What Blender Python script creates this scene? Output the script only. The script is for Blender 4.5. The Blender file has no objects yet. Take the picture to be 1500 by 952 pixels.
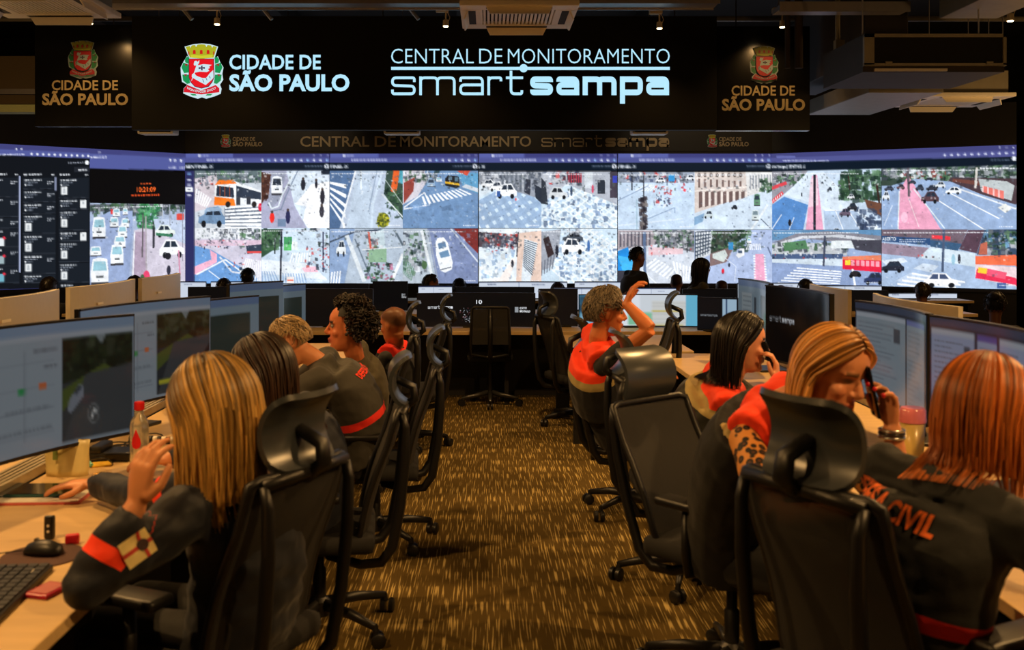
import bpy, bmesh, math, random
import numpy as np
from mathutils import Vector, Matrix, noise
from mathutils.bvhtree import BVHTree

# ------------------------------------------------------------------ camera, world, light
scene = bpy.context.scene
C = scene.collection
CAM_H, FPX, VPX, VPY = 1.65, 1500.0, 715.0, 338.0
cam_d = bpy.data.cameras.new('camera'); cam = bpy.data.objects.new('camera', cam_d); C.objects.link(cam)
cam.location = (0, 0, CAM_H); cam.rotation_euler = (math.radians(90), 0, 0)
cam_d.sensor_width = 36; cam_d.lens = 36.0 * FPX / 1500
cam_d.shift_x = (750 - VPX) / 1500; cam_d.shift_y = -(476 - VPY) / 1500
cam_d.clip_start = 0.05; cam_d.clip_end = 100
cam_d.dof.use_dof = True; cam_d.dof.focus_distance = 10.5; cam_d.dof.aperture_fstop = 4.0
scene.camera = cam
vs = scene.view_settings
vs.view_transform = 'Standard'; vs.look = 'None'; vs.gamma = 1.0; vs.exposure = 0.0; vs.use_curve_mapping = False

world = bpy.data.worlds.new('world'); scene.world = world; world.use_nodes = True
world.node_tree.nodes['Background'].inputs[0].default_value = (0.010, 0.009, 0.008, 1)
world.node_tree.nodes['Background'].inputs[1].default_value = 1.0

WARM = (1.0, 0.56, 0.20)
def spot_lamp(x, y, z, watts, size=math.radians(95), blend=0.7, col=WARM, tgt=None, rad=0.05):
    d = bpy.data.lights.new('ceiling_spot', 'SPOT'); d.energy = watts; d.color = col
    d.spot_size = size; d.spot_blend = blend; d.shadow_soft_size = rad
    o = bpy.data.objects.new('ceiling_spot', d); C.objects.link(o); o.location = (x, y, z)
    t = Vector(tgt) if tgt else Vector((x, y, 0))
    o.rotation_euler = (t - Vector((x, y, z))).to_track_quat('-Z', 'Y').to_euler()
    return o
# the room's ceiling spots, in two lines above the desk rows and one over the aisle's far end
for (x, y, w, tx, ty) in [(-2.3, 1.6, 300, -1.5, 2.6), (2.6, 1.2, 330, 1.5, 2.8), (-2.6, 4.4, 310, -1.3, 4.2),
                          (2.9, 3.9, 300, 1.4, 3.8), (-2.6, 7.0, 280, -1.1, 6.5), (2.9, 6.6, 330, 1.0, 6.0),
                          (0.05, 6.9, 270, 0.05, 8.2), (0.0, 5.0, 10, 0.0, 5.0)]:
    spot_lamp(x, y, 3.75, w * 1.0, tgt=(tx, ty, 0.6))
# unseen warm lamps added as fill, off to the sides and behind the camera
def fill_lamp(x, y, z, watts):
    d = bpy.data.lights.new('warm_fill', 'POINT'); d.energy = watts; d.color = (1.0, 0.57, 0.21); d.shadow_soft_size = 0.15
    o = bpy.data.objects.new('warm_fill', d); C.objects.link(o); o.location = (x, y, z)
for g in ((-5.2, 5.5, 2.5, 42), (5.6, 5.0, 2.5, 42), (-2.4, -1.6, 2.4, 12), (2.8, -1.6, 2.4, 12), (-5.5, 10.5, 2.3, 45), (6.2, 10.5, 2.3, 45)): fill_lamp(*g)

# ------------------------------------------------------------------ helpers
def lin(c):
    return c / 12.92 if c <= 0.04045 else ((c + 0.055) / 1.055) ** 2.4
def rgb(r, g, b): return (lin(r / 255), lin(g / 255), lin(b / 255), 1.0)
def nlin(a): return np.where(a <= 0.04045, a / 12.92, ((a + 0.055) / 1.055) ** 2.4)
def at(px, py, Y): return Vector(((px - VPX) * Y / FPX, Y, CAM_H - (py - VPY) * Y / FPX))
R = math.radians

MATS = {}
def mat(name, col, rough=0.6, metal=0.0, spec=0.5, var=0.12, scale=40.0, bump=0.0, emit=None, estr=0.0, coat=0.0, stretch=(1, 1, 1), alpha=None):
    """principled material whose colour is broken up by a noise texture"""
    if name in MATS: return MATS[name]
    m = bpy.data.materials.new(name); m.use_nodes = True; nt = m.node_tree
    b = nt.nodes['Principled BSDF']
    tc = nt.nodes.new('ShaderNodeTexCoord'); mp = nt.nodes.new('ShaderNodeMapping'); nz = nt.nodes.new('ShaderNodeTexNoise')
    mp.inputs['Scale'].default_value = stretch; nz.inputs['Scale'].default_value = scale; nz.inputs['Detail'].default_value = 3
    nt.links.new(tc.outputs['Object'], mp.inputs[0]); nt.links.new(mp.outputs[0], nz.inputs[0])
    mx = nt.nodes.new('ShaderNodeMix'); mx.data_type = 'RGBA'
    mx.inputs[6].default_value = tuple(c * (1 - var) for c in col[:3]) + (1,)
    mx.inputs[7].default_value = tuple(min(1, c * (1 + var)) for c in col[:3]) + (1,)
    nt.links.new(nz.outputs[0], mx.inputs[0]); nt.links.new(mx.outputs[2], b.inputs['Base Color'])
    b.inputs['Roughness'].default_value = rough; b.inputs['Metallic'].default_value = metal
    b.inputs['Specular IOR Level'].default_value = spec
    if coat: b.inputs['Coat Weight'].default_value = coat; b.inputs['Coat Roughness'].default_value = 0.08
    if bump:
        bp = nt.nodes.new('ShaderNodeBump'); bp.inputs['Strength'].default_value = bump; bp.inputs['Distance'].default_value = 0.004
        nt.links.new(nz.outputs[0], bp.inputs['Height']); nt.links.new(bp.outputs[0], b.inputs['Normal'])
    if emit is not None:
        b.inputs['Emission Color'].default_value = emit; b.inputs['Emission Strength'].default_value = estr
    if alpha is not None:
        b.inputs['Alpha'].default_value = alpha
    MATS[name] = m
    return m

def attr_mat(name, emission=0.0, rough=0.5, spec=0.5, diffuse=1.0, attr='col', coat=0.0, metal=0.0):
    """material coloured by the mesh's own colour attribute: diffuse, or glowing like a display"""
    if name in MATS: return MATS[name]
    m = bpy.data.materials.new(name); m.use_nodes = True; nt = m.node_tree
    b = nt.nodes['Principled BSDF']
    a = nt.nodes.new('ShaderNodeAttribute'); a.attribute_name = attr
    if emission > 0:
        nt.links.new(a.outputs[0], b.inputs['Emission Color']); b.inputs['Emission Strength'].default_value = emission
        b.inputs['Base Color'].default_value = (0.004, 0.004, 0.005, 1)
    else:
        nt.links.new(a.outputs[0], b.inputs['Base Color'])
    b.inputs['Roughness'].default_value = rough; b.inputs['Specular IOR Level'].default_value = spec
    b.inputs['Metallic'].default_value = metal
    if coat: b.inputs['Coat Weight'].default_value = coat; b.inputs['Coat Roughness'].default_value = 0.1
    MATS[name] = m
    return m

def tag(o, label=None, cat=None, group=None, kind=None):
    if label: o['label'] = label
    if cat: o['category'] = cat
    if group: o['group'] = group
    if kind: o['kind'] = kind
    return o

def thing(name, label, cat, loc=(0, 0, 0), group=None, kind=None):
    o = bpy.data.objects.new(name, None); C.objects.link(o); o.location = loc; o.empty_display_size = 0.1
    return tag(o, label, cat, group, kind)

class MB:
    """collects vertices and faces; build() links them as one mesh object"""
    def __init__(s): s.v = []; s.f = []; s.c = []
    def add(s, vs_, fs, col=None):
        k = len(s.v); s.v.extend([tuple(v) for v in vs_]); s.f.extend([tuple(i + k for i in f) for f in fs])
        s.c.extend([col] * len(vs_))
        return s
    def box(s, c, size, M=None, bev=0.0, col=None):
        hx, hy, hz = size[0] / 2, size[1] / 2, size[2] / 2
        if bev > 0:
            bm = bmesh.new(); bmesh.ops.create_cube(bm, size=1)
            for v in bm.verts: v.co = (v.co.x * size[0], v.co.y * size[1], v.co.z * size[2])
            bmesh.ops.bevel(bm, geom=list(bm.edges), offset=bev, segments=2, profile=0.6, affect='EDGES')
            bm.verts.index_update()
            pts = [v.co.copy() for v in bm.verts]; fs = [[v.index for v in f.verts] for f in bm.faces]; bm.free()
        else:
            pts = [Vector((x, y, z)) for x in (-hx, hx) for y in (-hy, hy) for z in (-hz, hz)]
            fs = [(0, 1, 3, 2), (4, 6, 7, 5), (0, 4, 5, 1), (2, 3, 7, 6), (0, 2, 6, 4), (1, 5, 7, 3)]
        if M is not None: pts = [M @ p for p in pts]
        c = Vector(c)
        return s.add([p + c for p in pts], fs, col)
    def bx(s, x0, x1, y0, y1, z0, z1, bev=0.0, col=None):
        return s.box(((x0 + x1) / 2, (y0 + y1) / 2, (z0 + z1) / 2), (abs(x1 - x0), abs(y1 - y0), abs(z1 - z0)), None, bev, col)
    def tube(s, pts, rad, n=8, cap=True, flat=1.0, up=None, col=None):
        """tapered tube along pts; flat squeezes it across"""
        pts = [Vector(p) for p in pts]
        if not hasattr(rad, '__len__'): rad = [rad] * len(pts)
        vs_, fs = [], []
        prev = None
        for i, p in enumerate(pts):
            a = pts[max(i - 1, 0)]; b = pts[min(i + 1, len(pts) - 1)]
            t = (b - a)
            t = t.normalized() if t.length > 1e-9 else Vector((0, 0, 1))
            if prev is None:
                u = Vector(up) if up is not None else (Vector((0, 0, 1)) if abs(t.z) < 0.9 else Vector((1, 0, 0)))
            else: u = prev
            u = (u - t * u.dot(t))
            u = u.normalized() if u.length > 1e-6 else t.orthogonal().normalized()
            prev = u; w = t.cross(u)
            for k in range(n):
                an = 2 * math.pi * k / n
                vs_.append(p + u * (math.cos(an) * rad[i]) + w * (math.sin(an) * rad[i] * flat))
        for i in range(len(pts) - 1):
            for k in range(n):
                k2 = (k + 1) % n
                fs.append((i * n + k, i * n + k2, (i + 1) * n + k2, (i + 1) * n + k))
        if cap:
            fs.append(tuple(range(n - 1, -1, -1))); q = (len(pts) - 1) * n
            fs.append(tuple(q + k for k in range(n)))
        return s.add(vs_, fs, col)
    def loft(s, rings, cap=True, closed=True, col=None):
        n = len(rings[0]); vs_ = [p for r_ in rings for p in r_]; fs = []
        for i in range(len(rings) - 1):
            for k in range(n if closed else n - 1):
                k2 = (k + 1) % n
                fs.append((i * n + k, i * n + k2, (i + 1) * n + k2, (i + 1) * n + k))
        if cap:
            fs.append(tuple(range(n - 1, -1, -1))); q = (len(rings) - 1) * n
            fs.append(tuple(q + k for k in range(n)))
        return s.add(vs_, fs, col)
    def ell(s, c, r, M=None, nu=14, nv=10, col=None):
        c = Vector(c); rings = []
        vs_, fs = [], []
        for j in range(1, nv):
            th = math.pi * j / nv
            for i in range(nu):
                ph = 2 * math.pi * i / nu
                p = Vector((r[0] * math.sin(th) * math.cos(ph), r[1] * math.sin(th) * math.sin(ph), r[2] * math.cos(th)))
                vs_.append(c + (M @ p if M is not None else p))
        top = Vector((0, 0, r[2])); bot = Vector((0, 0, -r[2]))
        vs_.append(c + (M @ top if M is not None else top)); vs_.append(c + (M @ bot if M is not None else bot))
        for j in range(nv - 2):
            for i in range(nu):
                i2 = (i + 1) % nu
                fs.append((j * nu + i, (j + 1) * nu + i, (j + 1) * nu + i2, j * nu + i2))
        T, B = len(vs_) - 2, len(vs_) - 1
        for i in range(nu):
            i2 = (i + 1) % nu
            fs.append((T, i, i2)); fs.append((B, (nv - 2) * nu + i2, (nv - 2) * nu + i))
        return s.add(vs_, fs, col)
    def cyl(s, a, b, r, n=16, col=None): return s.tube([a, b], r, n, True, col=col)
    def prism(s, poly, y0, y1, col=None):
        """polygon in (x, z), extruded along y"""
        n = len(poly)
        vs_ = [(p[0], y0, p[1]) for p in poly] + [(p[0], y1, p[1]) for p in poly]
        fs = [tuple(range(n)), tuple(range(2 * n - 1, n - 1, -1))] + [(i, i + n, (i + 1) % n + n, (i + 1) % n) for i in range(n)]
        return s.add(vs_, fs, col)
    def build(s, name, m, parent=None, org=(0, 0, 0), smooth=False, fix=True):
        me = bpy.data.meshes.new(name)
        ox, oy, oz = org
        me.from_pydata([(x - ox, y - oy, z - oz) for x, y, z in s.v], [], s.f)
        if fix:
            bm = bmesh.new(); bm.from_mesh(me); bmesh.ops.recalc_face_normals(bm, faces=bm.faces); bm.to_mesh(me); bm.free()
        if any(c is not None for c in s.c):
            a = me.color_attributes.new('col', 'FLOAT_COLOR', 'POINT')
            a.data.foreach_set('color', [q for c in s.c for q in (c or (0, 0, 0, 1))])
        if smooth:
            me.polygons.foreach_set('use_smooth', [True] * len(me.polygons))
            if smooth == 'auto':
                try: me.set_sharp_from_angle(angle=R(40))
                except Exception: pass
        me.materials.append(m)
        o = bpy.data.objects.new(name, me); C.objects.link(o)
        if parent is not None: o.parent = parent
        return o

def copy_tree(o, parent=None):
    c = o.copy(); C.objects.link(c)
    if parent is not None: c.parent = parent
    for ch in list(o.children): copy_tree(ch, c)
    return c

# ---- text as flat triangles
_TX = {}
def text_tris(s_, bold=0.0):
    key = (s_, bold)
    if key in _TX: return _TX[key]
    cu = bpy.data.curves.new('lettering', 'FONT'); cu.body = s_; cu.size = 1.0; cu.offset = bold; cu.resolution_u = 3
    o = bpy.data.objects.new('lettering', cu); C.objects.link(o)
    dg = bpy.context.evaluated_depsgraph_get(); me = bpy.data.meshes.new_from_object(o.evaluated_get(dg))
    v = np.array([tuple(p.co)[:2] for p in me.vertices]) if len(me.vertices) else np.zeros((0, 2))
    f = [tuple(p.vertices) for p in me.polygons]
    bpy.data.objects.remove(o); bpy.data.curves.remove(cu); bpy.data.meshes.remove(me)
    if len(v):
        v = v - v.min(0); wh = v.max(0)
    else: wh = np.array([1.0, 1.0])
    _TX[key] = (v, f, wh)
    return _TX[key]

def text_fit(mb, s_, x0, x1, z0, z1, y, bold=0.0, col=None, Mf=None):
    """lettering filling the rectangle x0..x1, z0..z1 on the plane y, facing -y"""
    v, f, wh = text_tris(s_, bold)
    pts = [(x0 + (x1 - x0) * p[0] / wh[0], y, z0 + (z1 - z0) * p[1] / wh[1]) for p in v]
    if Mf: pts = [Mf(p) for p in pts]
    mb.add(pts, f, col)

# ---- little raster painter for what the displays show
class Canvas:
    def __init__(s, x0, x1, t, b, S=2, bg=(0, 0, 0)):
        """x0..x1 and the top / bottom edge heights (left, right) in photo units"""
        s.x0, s.x1 = x0, x1; s.t = t if hasattr(t, '__len__') else (t, t); s.b = b if hasattr(b, '__len__') else (b, b)
        s.W = int((x1 - x0) * S); s.H = int(max(s.b[0] - s.t[0], s.b[1] - s.t[1]) * S)
        s.a = np.zeros((s.H, s.W, 3)); s.a[:] = np.array(bg) / 255.0
        s.clip = None; s.rng = np.random.RandomState(int(abs(x0) * 7 + s.W))
    def uv(s, p):
        u = (p[0] - s.x0) / (s.x1 - s.x0)
        t = s.t[0] + (s.t[1] - s.t[0]) * u; b = s.b[0] + (s.b[1] - s.b[0]) * u
        return u * s.W, (p[1] - t) / (b - t) * s.H
    def setclip(s, x0, y0, x1, y1):
        a = s.uv((x0, y0)); b = s.uv((x1, y1)); c = s.uv((x0, y1)); d = s.uv((x1, y0))
        s.clip = (max(0, int(round(a[0]))), max(0, int(round((a[1] + d[1]) / 2))), min(s.W, int(round(b[0]))), min(s.H, int(round((b[1] + c[1]) / 2))))
        return s.clip
    def _fill(s, P, col, alpha):
        P = np.array(P, float)
        cx0, cy0, cx1, cy1 = s.clip or (0, 0, s.W, s.H)
        x0 = max(cx0, int(P[:, 0].min())); x1 = min(cx1, int(P[:, 0].max()) + 2)
        y0 = max(cy0, int(P[:, 1].min())); y1 = min(cy1, int(P[:, 1].max()) + 2)
        if x1 <= x0 or y1 <= y0: return
        X, Y = np.meshgrid(np.arange(x0, x1) + 0.5, np.arange(y0, y1) + 0.5)
        ins = np.zeros(X.shape, bool); n = len(P); j = n - 1
        for i in range(n):
            xi, yi = P[i]; xj, yj = P[j]
            if yi != yj:
                ins ^= ((yi > Y) != (yj > Y)) & (X < (xj - xi) * (Y - yi) / (yj - yi) + xi)
            j = i
        sub = s.a[y0:y1, x0:x1]
        sub[ins] = sub[ins] * (1 - alpha) + np.array(col) / 255.0 * alpha
    def poly(s, pts, col, alpha=1.0): s._fill([s.uv(p) for p in pts], col, alpha)
    def rect(s, x0, y0, x1, y1, col, alpha=1.0): s.poly([(x0, y0), (x1, y0), (x1, y1), (x0, y1)], col, alpha)
    def ell(s, cx, cy, rx, ry, col, alpha=1.0, n=16):
        s.poly([(cx + rx * math.cos(6.2832 * i / n), cy + ry * math.sin(6.2832 * i / n)) for i in range(n)], col, alpha)
    def line(s, pts, w, col, alpha=1.0):
        for (xa, ya), (xb, yb) in zip(pts[:-1], pts[1:]):
            d = math.hypot(xb - xa, yb - ya) or 1; nx, ny = -(yb - ya) / d * w / 2, (xb - xa) / d * w / 2
            s.poly([(xa + nx, ya + ny), (xb + nx, yb + ny), (xb - nx, yb - ny), (xa - nx, ya - ny)], col, alpha)
    def stripes(s, q, n, col, duty=0.5, alpha=1.0):
        """n bars across the quad q = a, b, c, d; bars run from side ab to side dc"""
        a, b, c, d = [np.array(p, float) for p in q]
        for i in range(n):
            t0, t1 = i / n, (i + duty) / n
            s.poly([a + (b - a) * t0, a + (b - a) * t1, d + (c - d) * t1, d + (c - d) * t0], col, alpha)
    def grid(s, q, n, m, col, w=0.14, alpha=1.0):
        s.stripes(q, n, col, w, alpha); a, b, c, d = q; s.stripes((b, c, d, a), m, col, w, alpha)
    def speck(s, x0, y0, x1, y1, cols, n, r=(1, 3), alpha=0.7):
        for _ in range(n):
            x = s.rng.uniform(x0, x1); y = s.rng.uniform(y0, y1); c = cols[s.rng.randint(len(cols))]
            k = s.rng.uniform(*r); asp = s.rng.uniform(.35, 1.0); dx, dy = (k, k * asp) if s.rng.rand() < .5 else (k * asp, k); f_ = s.rng.uniform(.82, 1.18); j_ = s.rng.uniform(-.35, .35, 8) * k
            s.poly([(x - dx + j_[0], y - dy + j_[1]), (x + dx + j_[2], y - dy + j_[3]), (x + dx + j_[4], y + dy + j_[5]), (x - dx + j_[6], y + dy + j_[7])], tuple(min(255, q * f_) for q in c), alpha)
    def noise(s, amt):
        x0, y0, x1, y1 = s.clip or (0, 0, s.W, s.H); h, w = y1 - y0, x1 - x0; tot = np.ones((h, w, 1))
        for (b_, k) in ((1, 1.0), (3, 2.2), (9, 2.6), (22, 2.6)):
            r_ = s.rng.normal(0, amt * k, (h // b_ + 2, w // b_ + 2, 1))
            if b_ > 1:
                yy = np.arange(h) / b_; xx = np.arange(w) / b_; yi, xi = yy.astype(int), xx.astype(int); fy, fx_ = (yy - yi)[:, None, None], (xx - xi)[None, :, None]
                r_ = (r_[yi][:, xi] * (1 - fy) + r_[yi + 1][:, xi] * fy) * (1 - fx_) + (r_[yi][:, xi + 1] * (1 - fy) + r_[yi + 1][:, xi + 1] * fy) * fx_
            tot += r_[:h, :w]
        s.a[y0:y1, x0:x1] = np.clip(s.a[y0:y1, x0:x1] * tot, 0, 1)
    def text(s, t, x0, x1, y0, y1, col, bold=0.0):
        v, f, wh = text_tris(t, bold)
        for g in f:
            s.poly([(x0 + (x1 - x0) * v[i][0] / wh[0], y1 - (y1 - y0) * v[i][1] / wh[1]) for i in g], col)
    def dashes(s, x0, x1, y, h, col, alpha=0.8):
        x = x0
        while x < x1:
            w = s.rng.uniform(1.2, 4.5); s.rect(x, y, min(x + w, x1), y + h, col, alpha); x += w + 0.9
    def car(s, x, y, w, h, col, flip=False, dark=(40, 50, 65)):
        """side view of a car in the box x, y, w, h"""
        fx = (lambda t: x + w * (1 - t)) if flip else (lambda t: x + w * t)
        s.poly([(fx(0), y + h * .8), (fx(.02), y + h * .5), (fx(.2), y + h * .4), (fx(.35), y + h * .05), (fx(.75), y), (fx(.92), y + h * .4), (fx(1), y + h * .5), (fx(1), y + h * .85)], col)
        s.poly([(fx(.27), y + h * .42), (fx(.38), y + h * .12), (fx(.54), y + h * .1), (fx(.54), y + h * .42)], dark)
        s.poly([(fx(.58), y + h * .42), (fx(.58), y + h * .1), (fx(.73), y + h * .09), (fx(.85), y + h * .42)], dark)
        for t in (.2, .78): s.ell(fx(t), y + h * .84, w * .09, h * .17, (25, 28, 34))
    def van(s, x, y, w, h, col, glass=(150, 195, 210)):
        """front view of a van or car coming on"""
        s.poly([(x, y + h * .95), (x - w * .02, y + h * .5), (x + w * .1, y + h * .05), (x + w * .5, y), (x + w * .92, y + h * .06), (x + w, y + h * .5), (x + w, y + h * .95)], col)
        s.poly([(x + w * .1, y + h * .48), (x + w * .17, y + h * .14), (x + w * .82, y + h * .14), (x + w * .9, y + h * .48)], glass)
        s.rect(x + w * .3, y + h * .66, x + w * .7, y + h * .74, (90, 95, 100)); s.rect(x, y + h * .9, x + w, y + h, (60, 60, 66))

def grid_obj(name, colors, P, m, parent=None, org=(0, 0, 0), step=2):
    """a display surface: colour samples on a grid of real points; P(u, v) -> world, v down"""
    H, W, _ = colors.shape
    h, w = max(2, H // step), max(2, W // step)
    small = colors[:h * step, :w * step].reshape(h, step, w, step, 3).mean((1, 3)) if H >= step * 2 and W >= step * 2 else colors
    h, w, _ = small.shape
    v = [P(i / (w - 1), j / (h - 1)) for j in range(h) for i in range(w)]
    idx = np.arange(h * w).reshape(h, w)
    q = np.stack([idx[:-1, :-1], idx[1:, :-1], idx[1:, 1:], idx[:-1, 1:]], -1).reshape(-1, 4)
    me = bpy.data.meshes.new(name)
    me.from_pydata([(p[0] - org[0], p[1] - org[1], p[2] - org[2]) for p in v], [], q.tolist())
    a = me.color_attributes.new('col', 'FLOAT_COLOR', 'POINT')
    rgba = np.ones((h * w, 4)); rgba[:, :3] = nlin(np.clip(small.reshape(-1, 3), 0, 1)); a.data.foreach_set('color', rgba.ravel())
    me.materials.append(m)
    o = bpy.data.objects.new(name, me); C.objects.link(o)
    if parent is not None: o.parent = parent
    return o

# ---- wide rounded lettering drawn from strokes (the programme's name)
def _round(pts, r=.22, n=5):
    out = [Vector(pts[0])]
    for i in range(1, len(pts) - 1):
        p, a, b = Vector(pts[i]), Vector(pts[i - 1]), Vector(pts[i + 1]); q = min(r, (a - p).length * .5, (b - p).length * .5)
        s_, e_ = p + (a - p).normalized() * q, p + (b - p).normalized() * q
        for k in range(n + 1):
            t = k / n; out.append(s_ * (1 - t) ** 2 + p * (2 * t * (1 - t)) + e_ * t * t)
    return out + [Vector(pts[-1])]
def stroke_word(word, th):
    """triangles of a word; letter height 1, returns vertices, faces, width"""
    V_, F_ = [], []; x = 0.0; h = th / 2
    def rib(pts):
        pts = _round(pts); k = len(V_); n = len(pts)
        for i, p in enumerate(pts):
            d = (pts[min(i + 1, n - 1)] - pts[max(i - 1, 0)]).normalized(); nn_ = Vector((-d.y, d.x)) * h
            V_.append((x + p.x + nn_.x, p.y + nn_.y)); V_.append((x + p.x - nn_.x, p.y - nn_.y))
        for i in range(n - 1): F_.append((k + 2 * i, k + 2 * i + 1, k + 2 * i + 3, k + 2 * i + 2))
    lo, hi, m_ = h, 1 - h, .5
    for ch in word:
        if ch == 's': W = 1.35; rib([(W - h, .70), (W - h, hi), (h, hi), (h, m_ + .02), (W - h, m_ - .02), (W - h, lo), (h, lo), (h, .30)])
        elif ch == 'm': W = 2.0; rib([(h, 0), (h, 1)]); rib([(h, .5), (h, hi), (W / 2, hi), (W / 2, 0)]); rib([(W / 2, .5), (W / 2, hi), (W - h, hi), (W - h, 0)])
        elif ch == 'a': W = 1.35; rib([(h, .72), (h, hi), (W - h, hi), (W - h, 0)]); rib([(W - h, m_ + .05), (h, m_ + .05), (h, lo), (W - h, lo), (W - h, .2)])
        elif ch == 'r': W = .82; rib([(h, 0), (h, 1)]); rib([(h, .5), (h, hi), (W - h, hi), (W - h, .74)])
        elif ch == 't': W = .95; rib([(.28, 1.3), (.28, lo), (W - h, lo), (W - h, .26)]); rib([(0, hi), (W, hi)])
        elif ch == 'p': W = 1.35; rib([(h, -.45), (h, 1)]); rib([(h, .5), (h, hi), (W - h, hi), (W - h, lo), (h, lo), (h, .5)])
        x += W + .2
    return V_, F_, x - .2
def smart_fit(mb, x0, x1, z0, z1, y, gap=.025):
    """smart + heavier sampa between x0 and x1; z0..z1 is the height of the small letters"""
    a_, fa_, wa = stroke_word('smart', .145); b_, fb_, wb = stroke_word('sampa', .30); T_ = x1 - x0; wa_w = T_ * .475; 
    mb.add([(x0 + p[0] / wa * wa_w, y, z0 + p[1] * (z1 - z0)) for p in a_], fa_); xb = x0 + wa_w + T_ * gap
    mb.add([(xb + p[0] / wb * (x1 - xb), y - .0003, z0 + p[1] * (z1 - z0)) for p in b_], fb_)
# ------------------------------------------------------------------ room shell
def carpet_mat():
    m = bpy.data.materials.new('carpet'); m.use_nodes = True; nt = m.node_tree; b = nt.nodes['Principled BSDF']
    N = nt.nodes.new; L = nt.links.new
    tc = N('ShaderNodeTexCoord'); mp = N('ShaderNodeMapping'); mp.inputs['Scale'].default_value = (170, 5.0, 1); L(tc.outputs['Object'], mp.inputs[0])
    nz = N('ShaderNodeTexNoise'); nz.inputs['Scale'].default_value = 1.0; nz.inputs['Detail'].default_value = 0.0; L(mp.outputs[0], nz.inputs[0])
    rp = N('ShaderNodeValToRGB'); rp.color_ramp.elements[0].position = 0.60; rp.color_ramp.elements[0].color = (0, 0, 0, 1); rp.color_ramp.elements[1].position = 0.68; rp.color_ramp.elements[1].color = (1, 1, 1, 1)
    L(nz.outputs[0], rp.inputs[0])
    big = N('ShaderNodeTexNoise'); big.inputs['Scale'].default_value = 1.6; L(tc.outputs['Object'], big.inputs[0])
    ch = N('ShaderNodeTexChecker'); ch.inputs['Scale'].default_value = 2.0; ch.inputs['Color1'].default_value = (0.92, 0.92, 0.92, 1); ch.inputs['Color2'].default_value = (1, 1, 1, 1); L(tc.outputs['Object'], ch.inputs[0])
    mx = N('ShaderNodeMix'); mx.data_type = 'RGBA'; mx.inputs[6].default_value = rgb(84, 68, 33); mx.inputs[7].default_value = rgb(176, 154, 98)
    L(rp.outputs[0], mx.inputs[0])
    m2 = N('ShaderNodeMix'); m2.data_type = 'RGBA'; m2.blend_type = 'MULTIPLY'; m2.inputs[0].default_value = 1.0; L(mx.outputs[2], m2.inputs[6]); L(ch.outputs[0], m2.inputs[7])
    L(m2.outputs[2], b.inputs['Base Color']); b.inputs['Roughness'].default_value = 0.95; b.inputs['Specular IOR Level'].default_value = 0.1
    bp = N('ShaderNodeBump'); bp.inputs['Strength'].default_value = 0.4; bp.inputs['Distance'].default_value = 0.004; L(nz.outputs[0], bp.inputs['Height']); L(bp.outputs[0], b.inputs['Normal'])
    return m
M_BLACKWALL = mat('black_wall_paint', rgb(26, 25, 22), 0.55, var=0.2, scale=6)
M_CEIL = mat('dark_slab', rgb(40, 36, 30), 0.9, var=0.3, scale=3)
M_BEIGEWALL = mat('beige_wall_paint', rgb(168, 152, 118), 0.8, var=0.08, scale=5)
def struct(name, mb, m, parent=None):
    o = mb.build(name, m, parent); tag(o, kind='structure'); return o
struct('floor', MB().bx(-9, 10, -2.5, 17.2, -0.1, 0.0), carpet_mat())
struct('ceiling', MB().bx(-9, 10, -2.5, 17.2, 4.85, 5.0), M_CEIL)
struct('wall_back', MB().bx(-9, 10, 17.0, 17.2, 0, 4.85), M_BLACKWALL)
struct('wall_left', MB().bx(-9.1, -9, -2.5, 17.2, 0, 4.85), M_BLACKWALL)
struct('wall_right', MB().bx(10, 10.1, -2.5, 17.2, 0, 4.85), M_BEIGEWALL)
struct('wall_behind', MB().bx(-9, 10, -2.6, -2.5, 0, 4.85), M_BLACKWALL)

# ------------------------------------------------------------------ the video wall
YW = 16.5
KX = YW / FPX
FOLD_L = ((271 - VPX) * KX, YW); FOLD_R = ((1131 - VPX) * KX, YW)
END_L0 = ((0 - VPX) * (YW / 1.128) / FPX, YW / 1.128); END_R = ((1489 - VPX) * (YW / 1.115) / FPX, YW / 1.115)
END_L = (FOLD_L[0] + (END_L0[0] - FOLD_L[0]) * 1.3, FOLD_L[1] + (END_L0[1] - FOLD_L[1]) * 1.3)
ZT, ZB = CAM_H + (VPY - 225) * KX, CAM_H - (415 - VPY) * KX
M_LED = attr_mat('led_pixels', emission=1.15, rough=0.6, spec=0.2)
M_LEDFRAME = mat('led_frame_black', rgb(16, 16, 18), 0.5, var=0.1)
vw = thing('video_wall', 'huge curved video wall of bright street camera pictures along the far wall', 'video wall', (0, YW, 0))
fr = MB()
def wall_run(a, b, z0, z1, off0, off1, mb):
    d = Vector((b[0] - a[0], b[1] - a[1], 0)).normalized(); n = Vector((-d.y, d.x, 0))
    if n.y < 0: n = -n
    pts = []
    for o in (off0, off1):
        for p in (a, b):
            for z in (z0, z1): pts.append((p[0] + n.x * o, p[1] + n.y * o, z))
    mb.add(pts, [(0, 1, 3, 2), (4, 6, 7, 5), (0, 2, 6, 4), (1, 5, 7, 3), (0, 4, 5, 1), (2, 3, 7, 6)])
for a, b in ((END_L, FOLD_L), (FOLD_L, FOLD_R), (FOLD_R, END_R)): wall_run(a, b, ZB - 0.06, ZT + 0.04, 0.012, 0.12, fr)
fr.build('cabinet_frame', M_LEDFRAME, vw, vw.location)
pl = MB()
for a, b in ((END_L, FOLD_L), (FOLD_L, FOLD_R), (FOLD_R, END_R)): wall_run(a, b, 0.0, ZB - 0.06, 0.06, 0.2, pl)
pl.build('plinth', M_LEDFRAME, vw, vw.location)
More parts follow.
